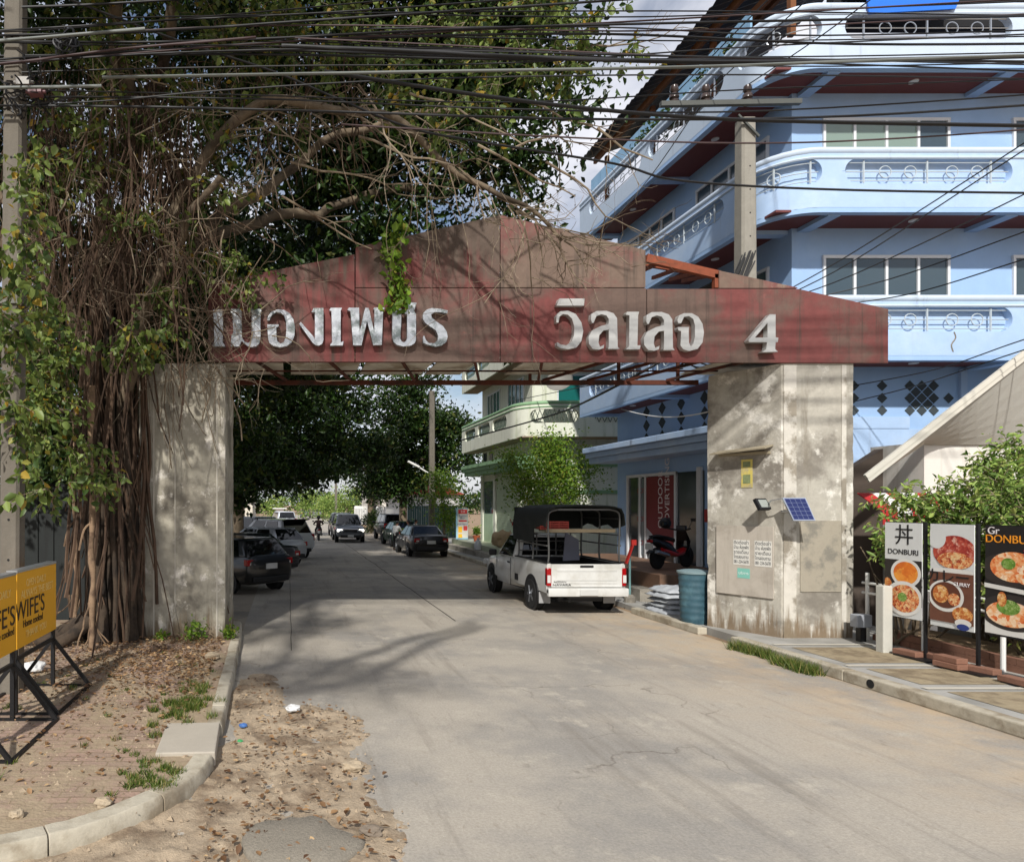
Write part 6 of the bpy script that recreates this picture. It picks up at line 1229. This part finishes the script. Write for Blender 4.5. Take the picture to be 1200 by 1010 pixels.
def banner(label, y0, y1, x, bg, z0=.66, z1=2.2):
    w = (y1-y0); t = thing('banner', label, 'banner', (x,(y0+y1)/2,0), R(-90)); g = MB(); g.bx(-w/2,w/2,-.006,.006,z0,z1); sh = g.build('cloth', bg, t)
    g = MB(); g.bar((w/2+.03,.02,.14),(w/2+.03,.02,z1+.02),.035); g.bar((-w/2,.02,z1),(w/2+.03,.02,z1),.02); g.bar((-w/2,.02,z0),(w/2+.03,.02,z0),.02); g.box((w/2+.0,0,.160),(.55,.4,.02)); g.build('stand', black_metal, t); return t, sh, w
t1, s1, w1 = banner('white rice bowl banner with black lettering nearest the right pillar', 10.36, 11.0, 9.62, ban_white, .72)
W1 = w1/2
text('kanji', '丼', .34, (.02,-.009,1.99), plain('print_black',(14,14,16),.6), s1); text('lettering', 'DONBURI', .115, (0,-.009,1.74), plain('print_black',(14,14,16),.6), s1, sx=1.05)
mb = MB(); mb.add([(-W1,-.0075,.92),(W1,-.0075,.92),(W1,-.0075,1.62),(-W1,-.0075,1.62)],[(0,1,2,3)]); mb.build('photo_ground', M('dark_photo',(40,34,30),.6,var=.1,bump=0,world=False), s1, fix=False)
for (m_, x, z, rx, rz_, o_) in ((bowl_w,.05,1.42,.26,.22,.010),(f_curry,.05,1.42,.21,.175,.012),(f_fry,-.27,1.2,.08,.12,.011),(bowl_w,.02,1.02,.32,.27,.014),(f_red,.03,1.02,.255,.215,.016),(f_green,.0,1.04,.08,.07,.018)): disc(s1, 'printed_dish', m_, x, z, rx, rz_, o_, W1)
t2, s2, w2 = banner('curry banner with pork cutlet photographs between the other two banners', 9.53, 10.18, 9.58, ban_white, .70)
W2 = w2/2
for (m_, x, z, rx, rz_, o_, cl_) in ((f_meat,.04,1.80,.32,.24,.010,None),(ban_white,-.22,2.0,.14,.16,.012,None),(f_red,.05,1.68,.26,.12,.013,None),(bowl_w,0,1.52,.36,.045,.014,None)): disc(s2, 'printed_dish', m_, x, z, rx, rz_, o_, W2)
mb = MB(); mb.add([(-W2,-.015,.78),(W2,-.015,.78),(W2,-.015,1.50),(-W2,-.015,1.50)],[(0,1,2,3)]); mb.build('photo_ground', M('wood_photo',(108,66,48),.6,var=.25,vs=8,bump=0,world=False), s2, fix=False)
for (m_, x, z, rx, rz_, o_) in ((bowl_w,-.08,1.16,.27,.23,.017),(plain('bowl_inside',(96,50,30),.6),-.08,1.17,.225,.19,.019),(f_fry,-.15,1.18,.12,.13,.021),(f_red,.05,1.12,.09,.09,.022),(f_fry,.17,.92,.15,.11,.018),(bowl_w,.18,.80,.12,.06,.020),(plain('blue_bowl',(40,60,130),.5),.18,.745,.09,.045,.022)): disc(s2, 'printed_dish', m_, x, z, rx, rz_, o_, W2)
text('katakana', 'カレー', .22, (-.05,-.019,1.43), plain('print_black',(14,14,16),.6), s2); text('lettering', 'CURRY', .075, (.16,-.021,1.345), white_print, s2)
t3, s3, w3 = banner('black rice bowl banner with orange lettering and prawn photographs', 8.72, 9.38, 9.58, ban_black, .72)
W3 = w3/2
text('lettering', 'DONBURI', .15, (0.0,-.009,2.02), plain('print_orange',(236,150,30),.6), s3, sx=.98); text('lettering', 'Gr', .14, (-.22,-.009,2.13), white_print, s3); text('kanji', '丼', .12, (.22,-.016,1.85), plain('print_pink',(214,50,90),.6), s3)
for (m_, x, z, rx, rz_, o_) in ((plain('plate_dark',(46,40,38),.5),.02,1.62,.42,.23,.009),(f_shrimp,.04,1.66,.30,.20,.011),(f_shrimp,.2,1.58,.14,.14,.013),(f_green,-.02,1.70,.09,.075,.015)): disc(s3, 'printed_dish', m_, x, z, rx, rz_, o_, W3)
mb = MB(); mb.add([(-W3,-.0105,.74),(W3,-.0105,.74),(W3,-.0105,.9),(-W3,-.0105,.98)],[(0,1,2,3)]); mb.add([(-W3,-.0165,1.36),(W3,-.0165,1.30),(W3,-.0165,1.36),(-W3,-.0165,1.42)],[(0,1,2,3)]); mb.build('white_bands', bowl_w, s3, fix=False)
for (m_, x, z, rx, rz_, o_) in ((plain('plate_dark',(46,40,38),.5),.02,1.05,.42,.24,.012),(f_shrimp,0,1.03,.31,.17,.014),(f_green,-.02,1.12,.15,.10,.016),(f_fry,-.1,1.22,.06,.10,.017)): disc(s3, 'printed_dish', m_, x, z, rx, rz_, o_, W3)
brk = M('red_brick', (130,92,74), .9, var=.15, vs=6, bump=.3)
BLB = ['single brick weighting the foot of the white banner','brick beside the first one on the white banner foot','lower brick on the foot of the curry banner','upper brick stacked on the foot of the curry banner','end brick on the foot of the curry banner','brick on the foot of the black banner']
for lb, (x, y, z, a) in zip(BLB, ((9.55,10.52,.165,.1),(9.72,10.3,.165,-.1),(9.42,9.72,.165,.05),(9.44,9.74,.247,.0),(9.6,9.45,.165,.2),(9.45,8.85,.165,.0))):
    g = MB(); g.box((x,y,z+.04),(.16,.36,.078),rz=a); tag(g.build('brick', brk, bevel=.008), lb, 'brick', 'bricks weighting the banner stands')
fn = thing('pipe_fence', 'white pipe fence along the planter behind the banners', 'fence', (10.05,10.2,.14))
for y in (8.4,9.6,10.8,11.85):
    g = MB(); g.cyl((10.05,y,.1),(10.05,y,1.3),.03,n=10); g.build('post', white_paint, fn, world=True)
g = MB()
for z in (.95,1.12): g.cyl((10.05,8,z),(10.05,11.95,z),.022,n=8)
g.build('rail', white_paint, fn, world=True)
g = MB(); a_ = G(1036,764,.14); g.bx(a_.x-.075,a_.x+.075,a_.y-.075,a_.y+.075,.1,1.2); tag(g.build('bollard', M('grey_white_paint', (186,184,174), .7, var=.08, streak=(150,146,134)), bevel=.015), 'square white concrete post at the end of the pipe fence', 'post')
pt = thing('planter', 'low brown brick planter wall behind the food banners', 'planter', (10.3,9.6,.14)); g = MB(); 
for k in range(11): g.bx(10.14,10.28,7.9+.36*k,7.9+.36*k+.352,.14,.24); g.bx(10.142,10.278,7.72+.36*k,7.72+.36*k+.352,.244,.34)
g.build('wall', brk, pt, world=True); g = MB(); g.bx(10.282,11.2,7.8,11.9,.1,.30); g.build('soil', soil, pt, world=True)
bw = MB(); bw.bx(11.6,11.75,7,12.2,.1,1.7); bw.bx(11.52,11.6,7,12.2,1.30,1.38); tag(bw.build('garden_wall', M('grey_garden_wall', (150,146,138), .9, var=.15, streak=(100,96,90))), 'grey stained garden wall behind the shrubs', 'wall')
lb_ = thing('spotlight', 'grey box spotlight on a black stand at the foot of the right pillar', 'spotlight', P(1009,745,11.7)); c0 = P(1009,727,11.7); g = MB(); g.box(c0,(.26,.16,.22)); g.build('housing', plain('grey_box',(150,154,160),.5), lb_, world=True, bevel=.015); g = MB(); g.bar(c0+Vector((0,0,-.1)),(c0.x,c0.y,.14),.1); g.build('stand', black_metal, lb_, world=True)
wpl = MB(); wpl.bx(9.75,9.83,8.2,8.9,.14,.75); 
for y in (8.2,8.4,8.6,8.8): wpl.bx(9.70,9.748,y,y+.05,.14,.8)
tag(wpl.build('picket_panel', white_paint), 'low white picket panel behind the black banner', 'fence')
g = MB(); g.cyl((7.796,9.15,.085),(7.83,9.15,.085),.06,n=16); tag(g.build('drain_pipe', black_rubber), 'black drain pipe mouth in the right kerb face', 'drain pipe')
# ------------------------------------------------------------------ yellow sign boards on the left
yel = M('yellow_board', (226,166,30), .55, var=.04, vs=2, bump=0); ylt = plain('pale_yellow_print', (238,204,120), .6)
def yboard(label, y0, y1, x, z0, z1, texts):
    t = thing('sign_board', label, 'sign board', (x,(y0+y1)/2,.13)); g = MB(); g.bx(x-.06,x,y0,y1,z0,z1); b = g.build('board', yel, t, world=True); g = MB(); g.bx(x-.12,x+.004,y0,y1,z1+.002,z1+.03); g.build('top_cap', steel_rail, t, world=True)
    RT = Matrix(((0,0,1),(1,0,0),(0,1,0)))
    for tx, s, y, z, m_, sx in texts: text('lettering', tx, s, (x+.004,y,z), m_, b, RT, sx=sx)
    g = MB()
    for y in (y0+.03,y1-.03): g.bar((x-.03,y,.12),(x-.03,y,z0),.045); g.bar((x-.5,y,.12),(x-.03,y,.75),.04); g.bar((x+.45,y,.14),(x-.03,y,.75),.04); g.bar((x-.5,y,.14),(x+.45,y,.14),.04)
    g.bar((x-.03,y0,.75),(x-.03,y1,.75),.04); g.bar((x+.45,y0,.14),(x+.45,y1,.14),.04); g.bar((x-.5,y0,.14),(x-.5,y1,.14),.04); g.build('frame', black_metal, t, world=True); return t
yboard('yellow sign board standing farther from us before the tree trunk', 7.62, 8.9, -3.03, .87, 1.72, (("WIFE'S",.30,8.02,1.28,plain('brown_ink',(52,36,20),.6),1.05),('Home cooked',.12,8.1,1.12,plain('brown_ink',(52,36,20),.6),.9),('ALWAYS THE BEST',.13,8.25,1.46,ylt,.95),('OPEN DAILY',.12,8.2,1.58,ylt,.95),('THANK YOU',.12,8.2,.99,ylt,.95)))
yboard('yellow sign board cut off by the left edge of the view', 6.2, 7.48, -2.98, .90, 1.72, (("WIFE'S",.30,6.98,1.28,plain('brown_ink',(52,36,20),.6),1.05),('Home cooked',.12,7.1,1.12,plain('brown_ink',(52,36,20),.6),.9),('OPEN DAILY',.12,7.0,1.54,ylt,.95)))
for lb, c, r in (('white crumpled plastic bag on the leaves behind the yellow boards', (-3.6,9.6,.2), .17),('pale litter bag by the legs of the yellow board frame', (-3.9,9.0,.2), .13),('crumpled white paper lying among leaves by the kerb', (.05,8.05,.09), .085),('small blue wrapper lying in the gutter by the dirt', (-.5,7.55,.05), .045),('tiny green scrap lying beside the drain cover', (-.5,7.05,.05), .03)):
    rock('litter', c, r, plain('litter_white', (206,206,204) if 'white' in lb or 'pale' in lb else ((70,110,170) if 'blue' in lb else (60,150,90)), .6), lb, 'litter', .5)
# ------------------------------------------------------------------ far end of the street
wf = thing('white_fence', 'white panelled fence along the far right of the road', 'fence', (9.2,76,0))
for k in range(16):
    g = MB(); y = 62+1.9*k; g.bx(8.95,9.05,y,y+1.7,.0,1.9); g.bx(8.9,9.1,y+1.7,y+1.9,.0,2.2); g.build('panel', white_paint, wf, world=True)
gg = MB()
for k in range(24): gg.bx(8.4+.16*k,8.4+.16*k+.14,48.0+.02*(k%2),48.05+.02*(k%2),.05,2.35)
tag(gg.build('gate', M('teal_gate', (52,84,82), .6, var=.1)), 'dark teal sheet gate beside the far tree trunk', 'gate')
for lb, x, y, w, d_, h, wc, rc in (('white house with a dark red roof behind the teal gate', 10.8,56,4.6,7,3.2,(214,212,208),(138,50,40)),('small house with an orange red roof behind the far white fence',12.5,80,7,8,4.4,(206,200,190),(170,70,46)),('low cream house far away on the left side',-9,100,8,10,4,(196,190,176),(120,70,50))):
    h_ = thing('far_house', lb, 'house', (x,y,0)); g = MB(); g.bx(-w/2,w/2,-d_/2,d_/2,0,h); g.build('wall', plain('house_wall',wc,.85), h_)
    g = MB(); g.prism([(-w/2-.4,-d_/2-.4,h),(w/2+.4,-d_/2-.4,h),(0,-d_/2-.4,h+w*.22)], (0,d_+.8,0)); g.build('roof', M('roof_tiles',rc,.8,var=.12,vs=6,bump=.3,bs=8), h_)
    for xx in (-w*.25,w*.2): window(h_, (xx-.6,-d_/2-.0,0),(xx+.6,-d_/2-.0,0), 1.0, 2.3, (0,-1,0), 2)
# ------------------------------------------------------------------ people
skin = plain('skin', (150,104,80), .6); hairm = plain('dark_hair', (20,16,16), .6)
def skin_mesh(name, verts, edges, radii, mat, parent, root=0, sub=1):
    me = bpy.data.meshes.new(name); me.from_pydata([tuple(v) for v in verts], edges, []); o = bpy.data.objects.new(name, me); COL.objects.link(o)
    s = o.modifiers.new('skin', 'SKIN'); s.use_smooth_shade = True
    for i, r in enumerate(radii): me.skin_vertices[0].data[i].radius = (r, r) if not isinstance(r, tuple) else r
    me.skin_vertices[0].data[root].use_root = True
    u = o.modifiers.new('sub', 'SUBSURF'); u.levels = sub; u.render_levels = sub
    m2 = bpy.data.meshes.new_from_object(o.evaluated_get(bpy.context.evaluated_depsgraph_get())); bpy.data.objects.remove(o); m2.materials.clear(); m2.materials.append(mat)
    return link(name, m2, parent)
def person(label, loc, rz, h, top, bottom, pose='stand', hair_len=.0, helmet=False):
    t = thing('person', label, 'person', loc, rz); k = h/1.65
    J = dict(pel=(0,0,.92), wa=(0,0,1.06), ch=(0,.0,1.26), nk=(0,.01,1.41), hd0=(0,.02,1.47), hd1=(0,.03,1.56), hd2=(0,.02,1.63))
    for s, sx in (('L',-1),('R',1)):
        J.update({s+'hip':(sx*.09,0,.88), s+'kn':(sx*.10,.02,.48), s+'an':(sx*.10,-.02,.08), s+'to':(sx*.12,.12,.035), s+'sh':(sx*.17,0,1.34), s+'el':(sx*.23,-.03,1.08), s+'wr':(sx*.22,.08,.86), s+'pa':(sx*.215,.10,.80)})
    if pose == 'ride':
        J.update(pel=(0,-.25,.86), wa=(0,-.24,1.0), ch=(0,-.16,1.2), nk=(0,-.09,1.36), hd0=(0,-.06,1.42), hd1=(0,-.04,1.51), hd2=(0,-.05,1.58))
        for s, sx in (('L',-1),('R',1)): J.update({s+'hip':(sx*.10,-.22,.82), s+'kn':(sx*.20,.18,.72), s+'an':(sx*.17,.14,.36), s+'to':(sx*.18,.28,.33), s+'sh':(sx*.18,-.13,1.29), s+'el':(sx*.32,.02,1.10), s+'wr':(sx*.31,.24,1.08), s+'pa':(sx*.31,.30,1.07)})
    if pose == 'reach':
        J.update(ch=(0,.08,1.25), nk=(0,.14,1.39), hd0=(0,.17,1.44), hd1=(0,.20,1.52), hd2=(0,.19,1.58)); 
        for s, sx in (('L',-1),('R',1)): J.update({s+'sh':(sx*.17,.09,1.32), s+'el':(sx*.22,.22,1.12), s+'wr':(sx*.16,.42,1.14), s+'pa':(sx*.15,.48,1.14)})
    J = {a: Vector(v)*k for a, v in J.items()}
    names = list(J); rad = dict(pel=.135,wa=.12,ch=.14,nk=.05,hd0=.06,hd1=.088,hd2=.06); 
    for s in 'LR': rad.update({s+'hip':.085,s+'kn':.055,s+'an':.038,s+'to':.032,s+'sh':.055,s+'el':.04,s+'wr':.028,s+'pa':.03})
    ed = [('pel','wa'),('wa','ch'),('ch','nk'),('nk','hd0'),('hd0','hd1'),('hd1','hd2')] + [(s+a,s+b) if a not in ('pel','ch') else (a,s+b) for s in 'LR' for a, b in (('pel','hip'),('hip','kn'),('kn','an'),('an','to'),('ch','sh'),('sh','el'),('el','wr'),('wr','pa'))]
    V = [J[n] for n in names]; E_ = [(names.index(a), names.index(b)) for a, b in ed]; Rr = [rad[n]*k for n in names]
    for s, sx in (('L',-1),('R',1)):                            # five fingers on each hand
        d = (J[s+'pa']-J[s+'wr']).normalized(); u = Vector((1,0,0)); u = (u - d*u.dot(d)).normalized(); w = d.cross(u); b = names.index(s+'pa')
        for q, ln in ((-.024,.06),(-.008,.072),(.008,.068),(.024,.052)):
            a1 = len(V); V += [J[s+'pa']+(u*q+d*.035)*k, J[s+'pa']+(u*q+d*(.035+ln*.6)+w*.006)*k, J[s+'pa']+(u*q*1.1+d*(.035+ln)+w*.02)*k]; Rr += [.009*k,.008*k,.006*k]; E_ += [(b,a1),(a1,a1+1),(a1+1,a1+2)]
        a1 = len(V); V += [J[s+'wr']+(d*.03-u*sx*.03+w*.01)*k, J[s+'wr']+(d*.07-u*sx*.05+w*.02)*k]; Rr += [.011*k,.008*k]; E_ += [(names.index(s+'wr'),a1),(a1,a1+1)]
    body = skin_mesh('body', V, E_, Rr, skin, t, sub=2)
    segs = [(J[a], J[b], 's') for a, b in (('pel','wa'),('wa','ch'))] + [(J['ch'], J['ch'].lerp(J['nk'],.75), 's'), (J['nk'], J['hd2'], 'b')]
    for q in 'LR': segs += [(J['ch'],J[q+'sh'],'s'),(J[q+'sh'],J[q+'el'],'s'),(J[q+'el'],J[q+'wr'],'b'),(J[q+'wr'],J[q+'pa']+(J[q+'pa']-J[q+'wr'])*1.5,'b'),(J['pel'],J[q+'hip'],'t'),(J[q+'hip'],J[q+'kn'],'t'),(J[q+'kn'],J[q+'an'].lerp(J[q+'kn'],.12),'t'),(J[q+'an'],J[q+'to'],'b')]
    def near(p, cloth):
        best = (9, '')
        extra = [(J['pel'], J['wa'], 't')] if cloth == 't' else [(J['pel'], J[q+'hip'].lerp(J['pel'],.4), 's') for q in 'LR']
        for a_, b_, w_ in extra + segs:
            d_ = b_-a_; f_ = max(0, min(1, (p-a_).dot(d_)/d_.length_squared)); dist = (p-a_-d_*f_).length
            if dist < best[0] - 1e-6: best = (dist, w_)
        return best[1]
    for w_, nm, mat_, off_ in (('s','shirt',top,.016),('t','trousers',bottom,.012)):   # clothing follows the body's own surface
        bm = bmesh.new(); bm.from_mesh(body.data); bm.normal_update()
        for v in bm.verts: v.co = v.co + v.normal*off_*k
        bmesh.ops.delete(bm, geom=[f_ for f_ in bm.faces if near(f_.calc_center_median(), w_) != w_], context='FACES')
        me = bpy.data.meshes.new(nm); bm.to_mesh(me); bm.free(); me.materials.clear(); me.materials.append(mat_); me.polygons.foreach_set('use_smooth', [True]*len(me.polygons)); link(nm, me, t)
    hd = J['hd1']; g = MB(); g.ball(hd + Vector((0,-.022,.03))*k, (.088*k,.10*k,.088*k), 14)
    if hair_len: g.ball(hd + Vector((0,-.07,-.08-hair_len*.4))*k, (.075*k,.04*k,(.1+hair_len*.5)*k), 12)
    if not helmet: g.build('hair', hairm, t, smooth=80)
    else:
        g = MB(); g.ball(hd + Vector((0,-.01,.02))*k, (.125*k,.14*k,.135*k), 16); g.build('helmet', black_metal, t, smooth=80)
    g = MB(); g.ball(hd + Vector((0,.088,-.02))*k, (.014*k,.02*k,.022*k), 8)
    for sx in (-1,1): g.ball(hd + Vector((sx*.088,0,-.01))*k, (.012*k,.022*k,.032*k), 8)
    g.build('nose_and_ears', skin, t, smooth=80)
    g = MB()
    for sx in (-1,1): g.ball(hd + Vector((sx*.032,.078,.012))*k, (.012*k,.008*k,.007*k), 8)
    g.build('eyes', plain('eye_dark',(24,18,16),.3), t); g = MB(); g.ball(hd + Vector((0,.078,-.055))*k, (.024*k,.008*k,.007*k), 8); g.build('mouth', plain('lips',(140,70,66),.5), t)
    for s in 'LR': g = MB(); g.ball((J[s+'an']+J[s+'to'])/2 + Vector((0,.01,-.005))*k, (.048*k,.12*k,.045*k), 12); g.build('shoe', black_rubber, t, smooth=80)
    return t
white_cloth = plain('white_shirt', (210,210,206), .8); blue_cloth = plain('pale_blue_shirt', (172,186,206), .8); dark_cloth = plain('dark_trousers', (22,22,26), .85); brown_cloth = plain('dark_brown_jacket', (50,30,28), .85)
person('person in white shirt and dark trousers standing in the road beside the green car', (5.72,36.4,.004), R(-35), 1.56, white_cloth, dark_cloth, 'reach')
person('person with dark hair in pale blue top just behind the black saloon bonnet', (6.55,37.2,.004), R(60), 1.58, blue_cloth, dark_cloth, 'stand', .12)
person('person in white top facing the pale blue one behind the black saloon', (6.95,37.3,.004), R(-70), 1.62, white_cloth, dark_cloth, 'stand')
scooter('black motorbike ridden away from us down the middle of the road', (2.05,46.6,.004), 0, (14,14,16), (30,26,26), name='motorbike')
person('rider in dark clothes and black helmet on the motorbike', (2.05,46.6,.02), 0, 1.65, brown_cloth, dark_cloth, 'ride', helmet=True)
